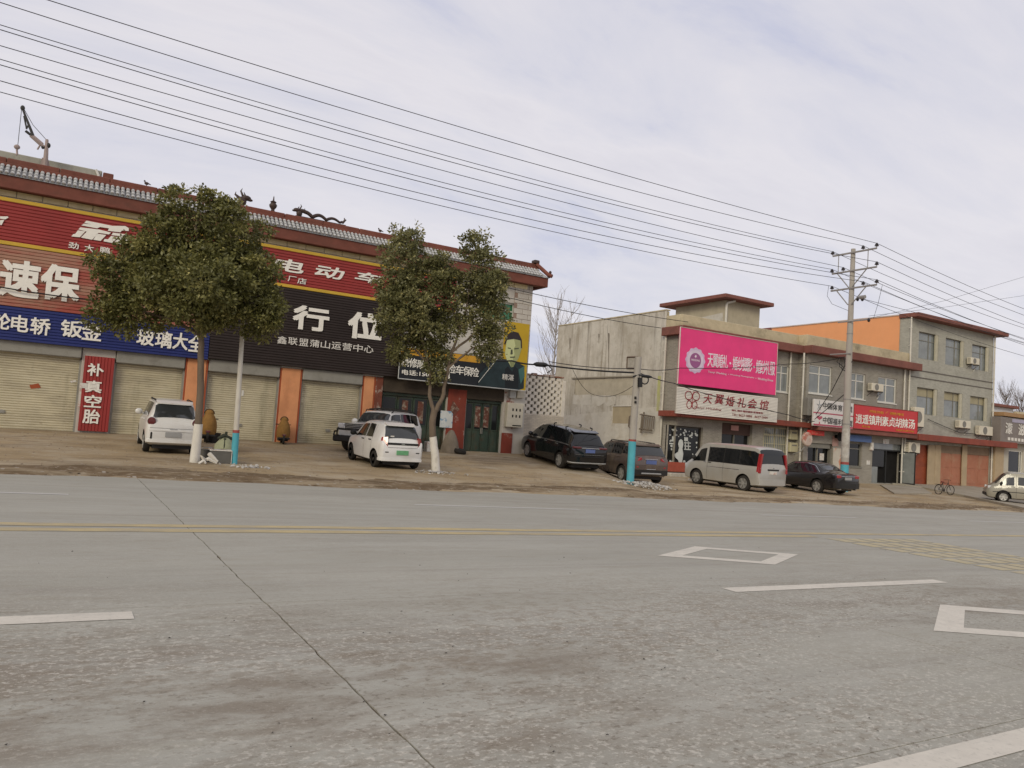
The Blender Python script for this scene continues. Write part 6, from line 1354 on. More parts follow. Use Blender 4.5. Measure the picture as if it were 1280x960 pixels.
mb = MB(); mb.tube([c.P(.20*4.7, 5.2, 1, .01), c.P(.28*4.7, 5.9, 1, .01), c.P(.38*4.7, 5.98, 1, .01), c.P(.55*4.7, 5.95, 1, .01), c.P(.68*4.7, 5.15, 1, .01)], .010, 4); mb.build('chrome_strip', M_CHROME, c.t)
# 8 beige microvan at the right edge
hd = R(-34); fp = GP(1224, 626); L_ = 3.9
pos = (fp.x-math.sin(hd)*L_*.5+.55, fp.y-math.cos(hd)*L_*.5, G(fp.x, fp.y)+.04)
c = Car(L_, 1.60, 1.66, VAN, 'beige microvan with its rear cut off by the right edge', 'van', 'parked_van', P_BEIGE, pos, hd, 0)
c.body((.20, .80), .29); c.under(.2); c.wheel(.20, .29, .18, M_STEEL, 6); c.wheel(.80, .29, .18, M_STEEL, 6)
c.patch(.05, .33, 5.06, 5.72, M_CGLS, 'side_window'); c.patch(.35, .63, 5.06, 5.72, M_CGLS, 'side_window'); c.patch(.675, .87, 5.02, 5.70, M_CGLS, 'side_window', slant=(0, -.09)); c.screen(.775, .895, M_CGLS, 'windscreen'); c.screen(.0075, .030, M_CGL, 'rear_window', 6.1)
c.mirror(.83, m=M_TRIM); c.seams((.34, .65), .8); c.handles((.60,), m=M_CHROME); c.handles((.69,), m=M_TRIM); c.archlip((.20, .80), .29, M_TRIM); c.box('headlight', L_-.30, L_-.04, .50, .72, .70, .86, M_LAMP, .03, sides=(1, -1)); c.box('bumper', L_-.14, L_+.05, -.66, .66, .32, .48, M_TRIM, .03); c.patch(.06, .93, 2.6, 2.75, M_TRIM, 'side_strip', n=14, nf=1, off=.006)

# ================================================================ TREES
M_BARK = mat('grey bark', (.150, .115, .085), rough=.95, var=.22, scale=5, stretch=(1, 1, .3), bump=.5, bscale=25)
M_LIME = mat('limewashed bark', (.62, .59, .53), rough=.95, var=.10, scale=6, stretch=(1, 1, .4), bump=.4, bscale=25, dirt=[((.33, .29, .22), 3, .54, .66, (1, 1, .5), .7)])
def leafmat(name, col, col2):
    m = bpy.data.materials.new(name); m.use_nodes = True; nt = m.node_tree; b = nt.nodes['Principled BSDF']
    at = N(nt, 'ShaderNodeAttribute', attribute_name='tint'); cr = N(nt, 'ShaderNodeValToRGB'); nt.links.new(at.outputs['Fac'], cr.inputs[0])
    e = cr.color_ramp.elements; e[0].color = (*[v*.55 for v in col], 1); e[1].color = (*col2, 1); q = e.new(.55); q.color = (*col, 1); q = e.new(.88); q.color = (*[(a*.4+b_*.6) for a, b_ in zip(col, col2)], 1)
    nt.links.new(cr.outputs[0], b.inputs['Base Color']); b.inputs['Roughness'].default_value = .48; b.inputs['Specular IOR Level'].default_value = .45
    tr = N(nt, 'ShaderNodeBsdfTranslucent'); nt.links.new(cr.outputs[0], tr.inputs[0]); mx = N(nt, 'ShaderNodeMixShader'); mx.inputs[0].default_value = .25
    nt.links.new(b.outputs[0], mx.inputs[1]); nt.links.new(tr.outputs[0], mx.inputs[2]); nt.links.new(mx.outputs[0], nt.nodes['Material Output'].inputs[0])
    return m
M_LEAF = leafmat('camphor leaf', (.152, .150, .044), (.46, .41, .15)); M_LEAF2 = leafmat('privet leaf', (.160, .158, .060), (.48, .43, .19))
def TP(px, py, depth): return CAM+ray(px, py)*depth
def crown(name, lobes, depth, m, parent, per, leaf=.075, seed=3):
    """leaves in sprays gathered into tufts round each lobe; lobes: (px, py, rx px, ry px[, depth shift])"""
    rng = random.Random(seed); V = []; F = []; T = []
    k = depth/FPX
    def rdir(): return Vector((rng.gauss(0, 1), rng.gauss(0, 1), rng.gauss(0, 1))).normalized()
    def spray(p, out_, ct, n, sc=1):
        for _l in range(n):
            dr = (out_+Vector((rng.gauss(0, .7), rng.gauss(0, .7), rng.gauss(0, .5)-.25))).normalized()
            q = p+Vector((rng.gauss(0, .05), rng.gauss(0, .05), rng.gauss(0, .045)))
            L_ = leaf*sc*rng.uniform(.7, 1.35); wv = dr.cross(rdir()).normalized()*L_*.25
            i = len(V); mid = q+dr*L_*.5
            V.extend((tuple(q), tuple(mid+wv), tuple(q+dr*L_), tuple(mid-wv))); F.append((i, i+1, i+2, i+3))
            T.append(max(0, min(1, ct+rng.gauss(0, .13)+(.35 if rng.random() < .025 else 0))))
    for lb_ in lobes:
        px, py, rx, ry = lb_[:4]; dd = lb_[4] if len(lb_) > 4 else 0; rx *= .92; ry *= .92
        c = TP(px, py, depth+dd); area = rx*ry/2500
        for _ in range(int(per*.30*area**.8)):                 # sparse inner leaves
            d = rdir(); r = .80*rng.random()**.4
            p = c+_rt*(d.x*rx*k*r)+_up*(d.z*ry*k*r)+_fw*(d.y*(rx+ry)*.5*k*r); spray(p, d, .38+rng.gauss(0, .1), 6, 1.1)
        npf = int(9+15*area**.75)
        for _ in range(npf):                                   # tufts at the ends of the twigs
            d = rdir(); r = rng.uniform(.66, 1.02)
            pc = c+_rt*(d.x*rx*k*r)+_up*(d.z*ry*k*r)+_fw*(d.y*(rx+ry)*.5*k*r)
            pr = k*(9+3.5*area**.4)*rng.uniform(.7, 1.25); ct = .5+rng.gauss(0, .12)
            for _s in range(int(per*.70*area**.8/npf*rng.uniform(.8, 1.2))):
                e = rdir(); e = (e+Vector((0, 0, .35))+d*.3).normalized(); rr = pr*rng.random()**.38
                spray(pc+Vector((e.x*rr, e.y*rr, e.z*rr*.72)), e, ct+rng.gauss(0, .06), rng.randint(5, 8))
    me = bpy.data.meshes.new(name); me.from_pydata(V, [], F); a = me.attributes.new('tint', 'FLOAT', 'FACE'); a.data.foreach_set('value', T); me.materials.append(m)
    o = bpy.data.objects.new(name, me); COL.objects.link(o); adopt(o, parent); return o
def limb(mb, pts, depth, w0, w1, n=8, wob=.02):
    P = [TP(x, y, depth+(d[0] if d else 0)) for x, y, *d in pts]; m_ = len(P)
    Q = []; Rr = []
    for i in range(m_-1):
        for s_ in range(4):
            t = s_/4; Q.append(P[i].lerp(P[i+1], t)+Vector((random.gauss(0, wob), random.gauss(0, wob), 0))*(0 if i+s_ == 0 else 1)); Rr.append(w0+(w1-w0)*(i+t)/(m_-1))
    Q.append(P[-1]); Rr.append(w1); mb.tube(Q, Rr, n)
b_ = GP(243, 578.5); D1 = (b_-CAM).dot(_fw)
t1 = thing('street_tree', tuple(b_), 'round bushy evergreen street tree with one straight trunk, beside the white hatchback', 'tree')
mb = MB(); limb(mb, [(243, 580), (245, 560), (248, 530)], D1, .135, .112, 10, .004); mb.build('painted_base', M_LIME, t1, smooth=60)
mb = MB(); limb(mb, [(248, 530.3), (251, 480), (252, 430), (252, 400)], D1, .098, .07, 9, .008)
for q in ([(252, 425), (235, 395), (205, 360), (180, 330)], [(252, 415), (275, 385), (305, 350), (320, 320)], [(252, 405), (250, 360), (245, 300), (248, 265)], [(252, 420), (220, 402), (165, 385), (135, 372)], [(252, 418), (290, 402), (330, 385)], [(250, 370), (280, 320), (295, 285)], [(250, 360), (220, 310), (200, 285)]): limb(mb, q, D1, .055, .015, 6)
mb.build('trunk', M_BARK, t1, smooth=60)
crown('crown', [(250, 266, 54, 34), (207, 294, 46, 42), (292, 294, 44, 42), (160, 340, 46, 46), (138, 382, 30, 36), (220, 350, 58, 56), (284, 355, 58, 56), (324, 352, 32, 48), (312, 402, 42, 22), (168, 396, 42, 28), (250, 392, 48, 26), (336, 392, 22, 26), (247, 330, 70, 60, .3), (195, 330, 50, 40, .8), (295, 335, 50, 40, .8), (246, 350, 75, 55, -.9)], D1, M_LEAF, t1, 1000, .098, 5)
b_ = GP(545, 590); D2 = (b_-CAM).dot(_fw)
t2 = thing('street_tree', tuple(b_), 'evergreen street tree whose limewashed trunk forks, with two pointed tops, beside the green plate car', 'tree')
mb = MB(); limb(mb, [(545, 591), (544, 570), (541, 546)], D2, .145, .118, 10, .004); mb.build('painted_base', M_LIME, t2, smooth=60)
mb = MB(); limb(mb, [(541, 546.5), (540, 530), (543, 512)], D2, .115, .105, 9, .005); limb(mb, [(543, 516), (537, 495), (538, 470), (530, 430), (515, 380), (512, 310)], D2, .074, .02, 8, .012); limb(mb, [(543, 516), (553, 498), (557, 475), (565, 440), (582, 390), (592, 320)], D2, .078, .02, 8, .012)
for q in ([(535, 455), (505, 420), (485, 385)], [(565, 440), (600, 410), (628, 380)], [(558, 462), (590, 435), (622, 428)], [(575, 410), (560, 370), (545, 345)], [(525, 415), (540, 390), (550, 365)]): limb(mb, q, D2, .045, .012, 6)
mb.build('trunk', M_BARK, t2, smooth=60)
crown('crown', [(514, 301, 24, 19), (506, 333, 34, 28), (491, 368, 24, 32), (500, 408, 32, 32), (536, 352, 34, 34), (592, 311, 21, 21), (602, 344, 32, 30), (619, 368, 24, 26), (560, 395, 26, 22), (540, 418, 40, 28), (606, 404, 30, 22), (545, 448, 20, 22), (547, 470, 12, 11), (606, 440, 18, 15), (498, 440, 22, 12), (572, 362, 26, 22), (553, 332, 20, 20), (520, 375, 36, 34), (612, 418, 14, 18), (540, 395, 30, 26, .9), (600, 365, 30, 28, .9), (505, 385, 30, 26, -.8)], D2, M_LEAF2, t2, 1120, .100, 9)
# bare trees behind
def bare(px, py, Y, H, spread, seed, label, name='bare_tree', m=None, nb=26, lean=0):
    rng = random.Random(seed); b_ = FP(px, py, Y); t = thing(name, (b_.x, Y, b_.z), label, 'tree')
    mb = MB(); tp = b_+Vector((lean, 0, H)); mb.tube([b_, b_.lerp(tp, .4), b_.lerp(tp, .75), tp], [.11, .08, .04, .012], 6); mb.build('trunk', m, t)
    mb = MB()
    for i in range(nb):
        f = rng.uniform(.12, .95); p = b_.lerp(tp, f); a = rng.uniform(0, 6.28); L_ = spread*(1-f*.55)*rng.uniform(.6, 1.2)
        d = Vector((math.cos(a)*.55, math.sin(a)*.55, rng.uniform(.8, 1.5))).normalized(); e_ = p+d*L_; md_ = p.lerp(e_, .5)+Vector((d.x, d.y, -.25))*L_*.10
        mb.tube([p, md_, e_], [.032, .02, .006], 4, False)
        for k in range(5):
            q = md_.lerp(e_, rng.uniform(-.4, .9)); d2 = (d+Vector((rng.gauss(0, .5), rng.gauss(0, .5), rng.uniform(0, .5)))).normalized(); mb.tube([q, q+d2*L_*rng.uniform(.25, .5)], [.014, .005], 3, False)
    mb.build('branches', m, t); return t
M_TWIG = mat('grey twig', (.34, .315, .30), rough=1, var=.1)
bare(687, 540, 52, 10.8, 4.0, 4, 'tall bare poplar between the shop row and the plaster side wall', 'bare_poplar', M_TWIG, 60)
bare(705, 540, 56, 11.2, 3.6, 8, 'slim bare poplar just behind the top of the plaster side wall', 'bare_poplar', M_TWIG, 40)
M_TWIG2 = mat('brown twig', (.15, .12, .10), rough=1, var=.1)
bare(1256, 560, 62, 8.6, 5.0, 12, 'bare bushy tree behind the pale house', 'bare_tree', M_TWIG2, 70)
bare(1276, 562, 66, 8.8, 5.0, 15, 'bare bushy tree at the right edge behind the corner shop', 'bare_tree', M_TWIG2, 70)
bare(488, 345, 50, 3.3, 1.0, 21, 'bare twiggy treetop showing over the tiled ridge', 'bare_tree', M_TWIG, 16)
# ================================================================ POLES AND WIRES
M_CONP = mat('spun concrete', (.36, .335, .30), rough=.9, var=.12, scale=2, stretch=(1, 1, .3), dirt=[((.24, .21, .18), 1.4, .52, .7, (1, 1, .2), .6)])
M_CYAN = mat('cyan pole paint', (.085, .37, .45), rough=.7, var=.10, scale=3, dirt=[((.27, .33, .32), 2.5, .54, .68, (1, 1, .35), .55), ((.36, .33, .28), 7, .62, .68, (1, 1, 1), .8)])
M_PRED = mat('red pole band', (.30, .07, .06), rough=.7, var=.2, scale=5)
M_WPOLE = mat('whitewashed pole', (.58, .55, .49), rough=.8, var=.08, scale=2, dirt=[((.36, .31, .25), 2, .55, .7, (1, 1, .3), .5)])
M_WIRE = mat('black cable', (.018, .018, .020), rough=.6); M_INS = mat('dark glazed insulator', (.025, .02, .022), rough=.2, spec=.6)
M_GALV = mat('galvanised steel arm', (.26, .25, .24), rough=.6, var=.15, scale=4)
p0 = GP(292, 580.5); d_ = (p0-CAM).dot(_fw); lp = thing('lamp_pole', tuple(p0), 'thin white pole with a cyan foot rising into the round tree', 'pole')
P_ = lambda x, y: TP(x, y, d_)
mb = MB(); mb.tube([P_(292.2, 581.5), P_(295, 540)], .088, 14); mb.build('painted_foot', M_CYAN, lp, smooth=50)
mb = MB(); mb.tube([P_(295, 541), P_(295.2, 537.4)], .090, 14); mb.build('red_band', M_PRED, lp, smooth=50)
mb = MB(); mb.tube([P_(295.2, 538), P_(299, 478), P_(303, 415), P_(308, 330)], [.072, .064, .058, .045], 14); mb.build('shaft', M_WPOLE, lp, smooth=50)
p0 = FP(788, 599.5, 22.4); d_ = (p0-CAM).dot(_fw); bp = thing('short_pole', tuple(p0), 'short concrete pole with a cyan foot in front of the stained side wall', 'pole')
P2 = lambda x, y, dz=0: TP(x, y, d_+dz)
mb = MB(); mb.tube([P2(787.3, 609), P2(790.5, 551)], .142, 14); mb.build('painted_foot', M_CYAN, bp, smooth=50)
mb = MB(); mb.tube([P2(790.5, 551.5), P2(790.7, 549.2)], .144, 14); mb.build('red_band', M_PRED, bp, smooth=50)
mb = MB(); mb.tube([P2(790.6, 549), P2(794, 500), P2(798, 446)], [.138, .132, .122], 14); mb.build('shaft', M_CONP, bp, smooth=50)
mb = MB(); mb.tube([P2(791, 471, -.1), P2(798, 468.5, -.1), P2(806, 470, -.1)], .03, 5); mb.tube([P2(806+4.5*math.cos(a), 475+5*math.sin(a), -.1) for a in [k*math.pi/8 for k in range(17)]], .025, 5); mb.ell(P2(808, 470.5, -.1), .30, .08, .06); mb.tube([P2(800, 472, -.16), P2(800, 484, -.16)], .09, 6); mb.build('cable_coil', M_WIRE, bp)
mb = MB(); mb.box(-.05, .05, -.05, .05, -.05, .05)
for yy in (497, 502.5): mb.tube([P2(793.0, yy, -.17), P2(795.5, yy+.3, -.17)], .05, 5)
mb.v = mb.v[8:]; mb.f = [tuple(i-8 for i in f) for f in mb.f[6:]]; mb.build('painted_number', M_TRIM, bp)
# tall pole with three crossarms
XP, YPO = 34.85, 24.8
hp = thing('power_pole', (XP, YPO, G(XP, YPO)), 'tall concrete power pole with three crossarms and dark insulators', 'pole')
zt_ = FP(1066, 311, YPO).z; z0 = G(XP, YPO)
def zat(py): return FP(1066-8*(py-312)/270, py, YPO).z
mb = MB(); mb.tube([(XP, YPO, z0-.2), (XP, YPO, zat(580.5))], [.205, .203], 16); mb.build('painted_foot', M_CYAN, hp, smooth=50)
mb = MB(); mb.tube([(XP, YPO, zat(580.8)), (XP, YPO, zat(577.5))], [.204, .204], 16); mb.build('red_band', M_PRED, hp, smooth=50)
mb = MB(); mb.tube([(XP, YPO, zat(578)), (XP, YPO, zt_)], [.202, .112], 16); mb.build('shaft', M_CONP, hp, smooth=50)
mb = MB()
mb.tube([(XP, YPO, zat(572)), (XP, YPO, zat(536))], [.204, .199], 16, False); mb.build('notice_wrap', mat('torn paper wrap', (.44, .42, .385), rough=.95, var=.2, scale=6, dirt=[((.20, .30, .42), 3, .60, .66, (1, 1, 1), .8), ((.33, .30, .26), 4, .48, .6, (1, 1, 1), .8)]), hp, smooth=50)
mb = MB()
for py in (418, 500, 531): r_ = .197-.085*(551-py)/240; mb.lathe((XP, YPO, zat(py)), (0, 0, 1), [(r_, 0), (r_+.012, .005), (r_+.012, .05), (r_, .055)], 14)
mb.build('pole_clamp', M_GALV, hp)
YA0, YA1 = 26.05, 23.35
def onarm(px, py):                                        # sight line met with the plane of the arms
    v = ray(px, py); return CAM+v*(XP/v.x)
arms = [((1043, 321), (1098, 310.5)), ((1042, 343.5), (1098, 333.5)), ((1040.5, 365), (1098, 355.5))]
ins_px = [(1043, 316), (1081, 309), (1098, 306), (1042, 339), (1056, 336), (1098, 329), (1042, 360), (1081, 354), (1098, 352)]
for a, c in arms:
    mb = MB(); pa, pc = onarm(*a), onarm(*c); zc = (pa.z+pc.z)/2; mb.bbox(XP-.17, XP-.09, pc.y, pa.y, zc-.04, zc+.04, .008); mb.build('crossarm', M_GALV, hp)
z1_, z2_, z3_ = [(onarm(*a).z+onarm(*c).z)/2 for a, c in arms]
mb = MB()
for y in (25.55, 23.85): mb.tube([(XP-.13, y, z1_), (XP-.13, y, z2_)], .022, 5)
mb.build('tie_rod', M_GALV, hp)
mb = MB()
for z in (z2_, z3_):
    for y in (25.6, 23.9): mb.tube([(XP-.13, y, z-.02), (XP-.13, YPO+(y-YPO)*.12, z-.85)], .03, 5)
mb.build('arm_brace', M_GALV, hp)
inso = []
for i, q in enumerate(ins_px):
    p = onarm(*q); zb_ = (z1_, z2_, z3_)[i//3]+.04; mb = MB(); mb.tube([(XP-.13, p.y, zb_-.02), (XP-.13, p.y, zb_+.06)], .018, 5)
    mb.lathe((XP-.13, p.y, zb_+.05), (0, 0, 1), [(.05, 0), (.105, .02), (.105, .05), (.06, .07), (.085, .09), (.085, .12), (.045, .14), (.05, .17), (.001, .19)], 10); mb.build('insulator', M_INS, hp, smooth=40); inso.append(Vector((XP-.13, p.y, zb_+.21)))
mb = MB()
for py, x0_, x1_ in ((402, 1050, 1086), (443, 1040, 1066)):
    a, c = onarm(x0_, py), onarm(x1_, py); z = (a.z+c.z)/2; mb.tube([(XP-.16, a.y, z), (XP-.16, c.y, z)], .035, 5)
mb.tube([(XP-.16, 24.2, zat(374)), (XP-.16, 23.9, zat(374))], .10, 7); mb.build('lower_bracket', M_GALV, hp)
mb = MB()
for q in ((1072, 374), (1078, 374), (1086, 400)): p = onarm(*q); mb.ell(p, .08, .08, .11)
mb.build('low_insulator', M_INS, hp)
# nine conductors: each hangs in the vertical plane of its insulator
LFT = [(0, 31), (0, 3), (-140, -63.5), (0, 74), (0, 57), (0, 37), (0, 115), (0, 101), (0, 81)]
MID = [(640, 217), (640, 197), (640, 178), (640, 250), (640, 236), (640, 223), (640, 278), (640, 269), (640, 256)]
def para3(x0, z0, x1, z1, x2, z2, x):
    return z0*(x-x1)*(x-x2)/((x0-x1)*(x0-x2))+z1*(x-x0)*(x-x2)/((x1-x0)*(x1-x2))+z2*(x-x0)*(x-x1)/((x2-x0)*(x2-x1))
RGT = [(1280, 391), (1280, 376), (1280, 363), (1280, 417), (1280, 402), (1280, 398), (1280, 432), (1280, 423), (1280, 412)]
for i, q in enumerate(inso):
    l_ = FP(*LFT[i], q.y); m__ = FP(*MID[i], q.y); pts = []
    for k in range(41):
        x = -16+(q.x+16)*k/40; pts.append((x, q.y, para3(l_.x, l_.z, m__.x, m__.z, q.x, q.z, x)))
    ends = []
    for k in range(1, 13):
        x = q.x+50*k/12; ends.append((x, q.y, q.z-GRADE*(x-q.x)-.0020*(x-q.x)*(q.x+50-x)))
    mb = MB(); mb.tube(pts+ends, .0125, 5); o = mb.build('power_line', M_WIRE)
    tag(o, ('upper', 'middle', 'lower')[i//3]+' crossarm power line at the '+('end over the pavement', 'middle of the arm', 'end over the road')[i % 3], 'cable', 'overhead power lines')
def cable(pts, label, r=.014, sag=.0, n=10, name='cable', m=None):
    pts = [Vector(p) for p in pts]; Q = []
    for a, b_ in zip(pts, pts[1:]):
        for k in range(n): t = k/n; p = a.lerp(b_, t); p.z -= sag*4*t*(1-t); Q.append(p)
    Q.append(pts[-1]); mb = MB(); mb.tube(Q, r, 5); return tag(mb.build(name, m or M_WIRE), label, 'cable')
cable([FP(-20, 355, 29.1), FP(130, 376.5, 29.1), FP(300, 402, 29.0)], 'black cable sagging across the faded red brown sign', .022, .05)
cable([FP(470, 310, 29.2), FP(644, 362, 29.2), FP(860, 402.5, YLF-.3)], 'upper thin cable from the shop row to the wedding shop eave', .016, .10)
cable([FP(470, 336, 29.2), FP(644, 374, 29.2), FP(826, 410, YLF-.4)], 'lower thin cable from the shop row to the corner of the wedding shop', .016, .10)
pt_top = P2(798, 466)
o = cable([FP(598, 447, 28.8), FP(640, 451, 28.0), FP(676, 455.5, 27), pt_top], 'thick cable bundle crossing in front of the portrait poster to the short pole', .035, .06)
mb = MB(); a, c = FP(667, 455, 27.2), FP(685, 456.5, 26.8); mb.tube([a, a.lerp(c, .2), a.lerp(c, .8), c], [.04, .10, .10, .04], 8); mb.tube([c, FP(690, 462, 26.8), FP(684, 466, 26.9)], .025, 5); o = mb.build('cable_joint', M_WIRE); tag(o, 'thick black joint box hanging on the cable bundle beside the bare poplar', 'cable joint')
cable([FP(686, 452, 27), FP(795, 460.5, 27), FP(850, 460, 28.6), FP(986, 455, 28.4), onarm(1056, 446)], 'cable running across the pink banner to the tall pole', .018, .10)
cable([pt_top, FP(842, 479, 28.3), FP(900, 497, 28.3), FP(985, 518.5, 28.2), FP(1018, 527, 28.0)], 'cable drooping across the white slatted sign', .022, .04)
cable([P2(797, 478), FP(745, 494, 27.5), FP(716, 462, 27.2)], 'slack thin wire looping down the stained side wall', .010, .25)
cable([onarm(1057, 455), FP(1040, 488, 27), FP(1020, 518, 28.1)], 'taut black wire from the tall pole to the lottery sign, upper one', .022)
cable([onarm(1060, 489), FP(1040, 506, 27), FP(1018.5, 524, 28.1)], 'taut black wire from the tall pole to the lottery sign, lower one', .022)
cable([onarm(1076, 373), FP(1180, 400, 24.2), FP(1290, 432, 24.2)], 'thin wire leaving the lowest bracket to the right', .012)
cable([onarm(1074, 401), FP(1180, 376, 30), FP(1290, 343, 30)], 'thin wire rising to the right above the orange gable', .010)
cable([onarm(1086, 395), FP(1180, 384, 31), FP(1290, 368, 31)], 'second thin wire rising to the right above the orange gable', .010)
cable([onarm(1036, 357), onarm(1034, 370), onarm(1040, 380), onarm(1062, 389)], 'loose looped wire left of the pole head', .010, 0)
cable([onarm(1103, 356), onarm(1098, 378), onarm(1092, 398)], 'short drop wire right of the pole head', .010, 0)
cable([FP(1160, 524, 28.9), FP(1200, 541, 28.85), FP(1236, 543, 28.85), FP(1290, 540, 28.6)], 'cable along the wall above the red awning', .022, .02)
mb = MB(); a, c = onarm(1044, 446), onarm(1060, 441)
for k in range(7): mb.tube([onarm(1050+k*1.2, 446), onarm(1046+k*3.2, 452+6*(k % 3)), onarm(1058, 462+3*(k % 2))], .018, 4)
o = mb.build('wire_tangle', M_WIRE); tag(o, 'tangle of black wires on the tall pole at eave height', 'cable')

# ================================================================ THINGS ON THE FORECOURT
def gxy(px, py): p = GP(px, py); return p
# hooded scooters under mustard covers
M_MUST = mat('mustard quilted cover', (.235, .125, .035), rough=.9, var=.15, scale=6, bump=.4, bscale=10)
def scooter(px, py, label, s=1.0, yo_=0):
    p = gxy(px, py); t = thing('covered_scooter', tuple(p), label, 'scooter', 'scooters under mustard covers', math.pi/2-.15)
    t.scale = (s, s, s)
    for x in (-.42, .60):
        mb = MB(); mb.lathe((x, -.05, .22), (0, 1, 0), [(.12, 0), (.21, .01), (.22, .04), (.22, .07), (.20, .10), (.12, .10)], 16); mb.build('wheel', M_TYRE, t, smooth=40)
    mb = MB(); nr = 20; prof = [(.30, .30, .42), (.42, .34, .46), (.62, .34, .48), (.82, .31, .45), (1.00, .25, .36), (1.12, .19, .26), (1.18, .17, .20)]
    for z, hw, hl in prof:
        for j in range(nr):
            a = 2*math.pi*j/nr; f_ = 1+.035*math.sin(6*a+z*5); mb.v.append((hl*math.cos(a)*f_+.02*z, hw*math.sin(a)*f_, z+.02*math.sin(3*a)))
    for k in range(len(prof)-1):
        for j in range(nr): mb.f.append((k*nr+j, k*nr+(j+1) % nr, (k+1)*nr+(j+1) % nr, (k+1)*nr+j))
    mb.f.append(tuple(reversed(range(nr)))); mb.f.append(tuple((len(prof)-1)*nr+j for j in range(nr))); mb.build('rain_cover', M_MUST, t, smooth=50)
    mb = MB(); mb.ell((.06, 0, 1.20), .20, .18, .17, 14, 8); h_ = mb.build('hood', M_MUST, t, smooth=60)
    mb = MB(); mb.tube([(.02, .185*math.cos(a), 1.19+.185*math.sin(a)) for a in [math.pi*k/10 for k in range(11)]], .028, 6); mb.build('hood_trim', mat('brown hood lining', (.07, .04, .02), rough=.9), h_, smooth=60)
    mb = MB(); mb.bbox(-.44, -.30, -.30, .30, .24, .34, .03); mb.bbox(-.30, .50, -.24, .24, .16, .30, .03); mb.build('footboard', M_TRIM, t)
    mb = MB(); mb.tube([(.40, -.38, .98), (.40, .38, .98)], .025, 6); mb.build('handlebar', M_TRIM, t)
    mb = MB(); mb.bbox(-.49, -.45, -.09, .09, .42, .50, .01); mb.build('tail_light', M_TAILD, t)
scooter(353, 555, 'scooter under a mustard hooded cover standing before the orange pillar, in the open', .74)
scooter(258.5, 553, 'scooter under a mustard hooded cover, half hidden behind the white based tree trunk', .84)
# crate, bucket and sack beside the tree
M_GBOX = mat('grey plastic crate', (.11, .105, .095), rough=.7, var=.15, scale=5)
p = gxy(275, 580); k = (p-CAM).dot(_fw)/FPX
t = thing('crate', tuple(p), 'grey open box with a pale rim between the tree and the thin pole', 'crate', None, R(-6)); w2, h2 = 12.5*k, 16*k
mb = MB(); mb.bbox(-w2, w2, 0, .55, 0, h2, .015); mb.build('crate_body', M_GBOX, t)
mb = MB(); mb.box(-w2+.03, w2-.03, .03, .52, h2+.001, h2+.004); mb.build('crate_inside', M_DARK, t)
mb = MB()
for q in ((-w2-.015, w2+.015, -.015, .02), (-w2-.015, w2+.015, .53, .565), (-w2-.015, -w2+.02, .02, .53), (w2-.02, w2+.015, .02, .53)): mb.box(q[0], q[1], q[2], q[3], h2+.005, h2+.03)
mb.box(w2+.001, w2+.016, -.015, .02, 0, h2+.005); mb.build('crate_rim', M_PAPER, t)
p = gxy(257, 577); t = thing('bucket', tuple(p), 'dark grey bucket with a white rag at the foot of the round tree', 'bucket', None, 0)
mb = MB(); mb.lathe((0, 0, 0), (0, 0, 1), [(.14, 0), (.20, .32), (.215, .33), (.20, .34), (.18, .30), (.13, .02)], 18); mb.build('pail', M_GBOX, t, smooth=40)
mb = MB(); mb.tube([(-.2, 0, .32), (-.1, -.2, .40), (.1, -.2, .40), (.2, 0, .32)], .012, 5); mb.build('handle', M_ALU, t)
p = gxy(253, 580.5); mb = MB(); rng = random.Random(4)
for k_ in range(4): mb.tube([(p.x+rng.uniform(-.25, .35), p.y+rng.uniform(-.1, .1), p.z+.02+.05*k_), (p.x+rng.uniform(-.1, .2), p.y-.05, p.z+.10+.06*k_), (p.x+rng.uniform(0, .45), p.y+rng.uniform(-.1, .1), p.z+.03+.02*k_)], [.035, .06, .03], 6)
o = mb.build('rag', M_LIME, None, smooth=60); tag(o, 'crumpled white rag lying beside the bucket', 'rag')
p = gxy(279, 574); t = thing('sack', tuple(p), 'pale green sack tied with a dark top behind the grey open box', 'sack', None, .3)
mb = MB(); mb.lathe((0, 0, 0), (0, 0, 1), [(.20, 0), (.27, .08), (.29, .25), (.25, .42), (.16, .56), (.09, .62), (.001, .63)], 12)
for i, v in enumerate(mb.v): mb.v[i] = (v[0]*(1+.10*math.sin(7*i)), v[1]*(1+.1*math.cos(5*i)), v[2])
mb.build('sack_body', mat('pale green sack cloth', (.30, .31, .20), rough=.9, var=.15, scale=5), t, smooth=60)
mb = MB(); mb.tube([(-.22, 0, .60), (-.05, -.02, .68), (.12, 0, .62), (.34, .02, .58)], [.03, .07, .06, .02], 7); mb.tube([(0, 0, .62), (.03, 0, .80)], [.06, .03], 6); mb.tube([(-.05, -.1, .6), (-.16, -.28, .2)], [.04, .015], 5); mb.build('sack_neck', mat('dark olive cloth', (.045, .05, .035), rough=.9), t, smooth=50)
p = gxy(264, 553); t = thing('tub', (p.x, p.y, p.z), 'black tub standing behind the limewashed tree base', 'tub', None, 0)
mb = MB(); mb.lathe((0, 0, 0), (0, 0, 1), [(.24, 0), (.30, .32), (.32, .33), (.30, .34), (.27, .30), (.22, .03)], 16); mb.build('tub_body', M_TRIM, t, smooth=40)
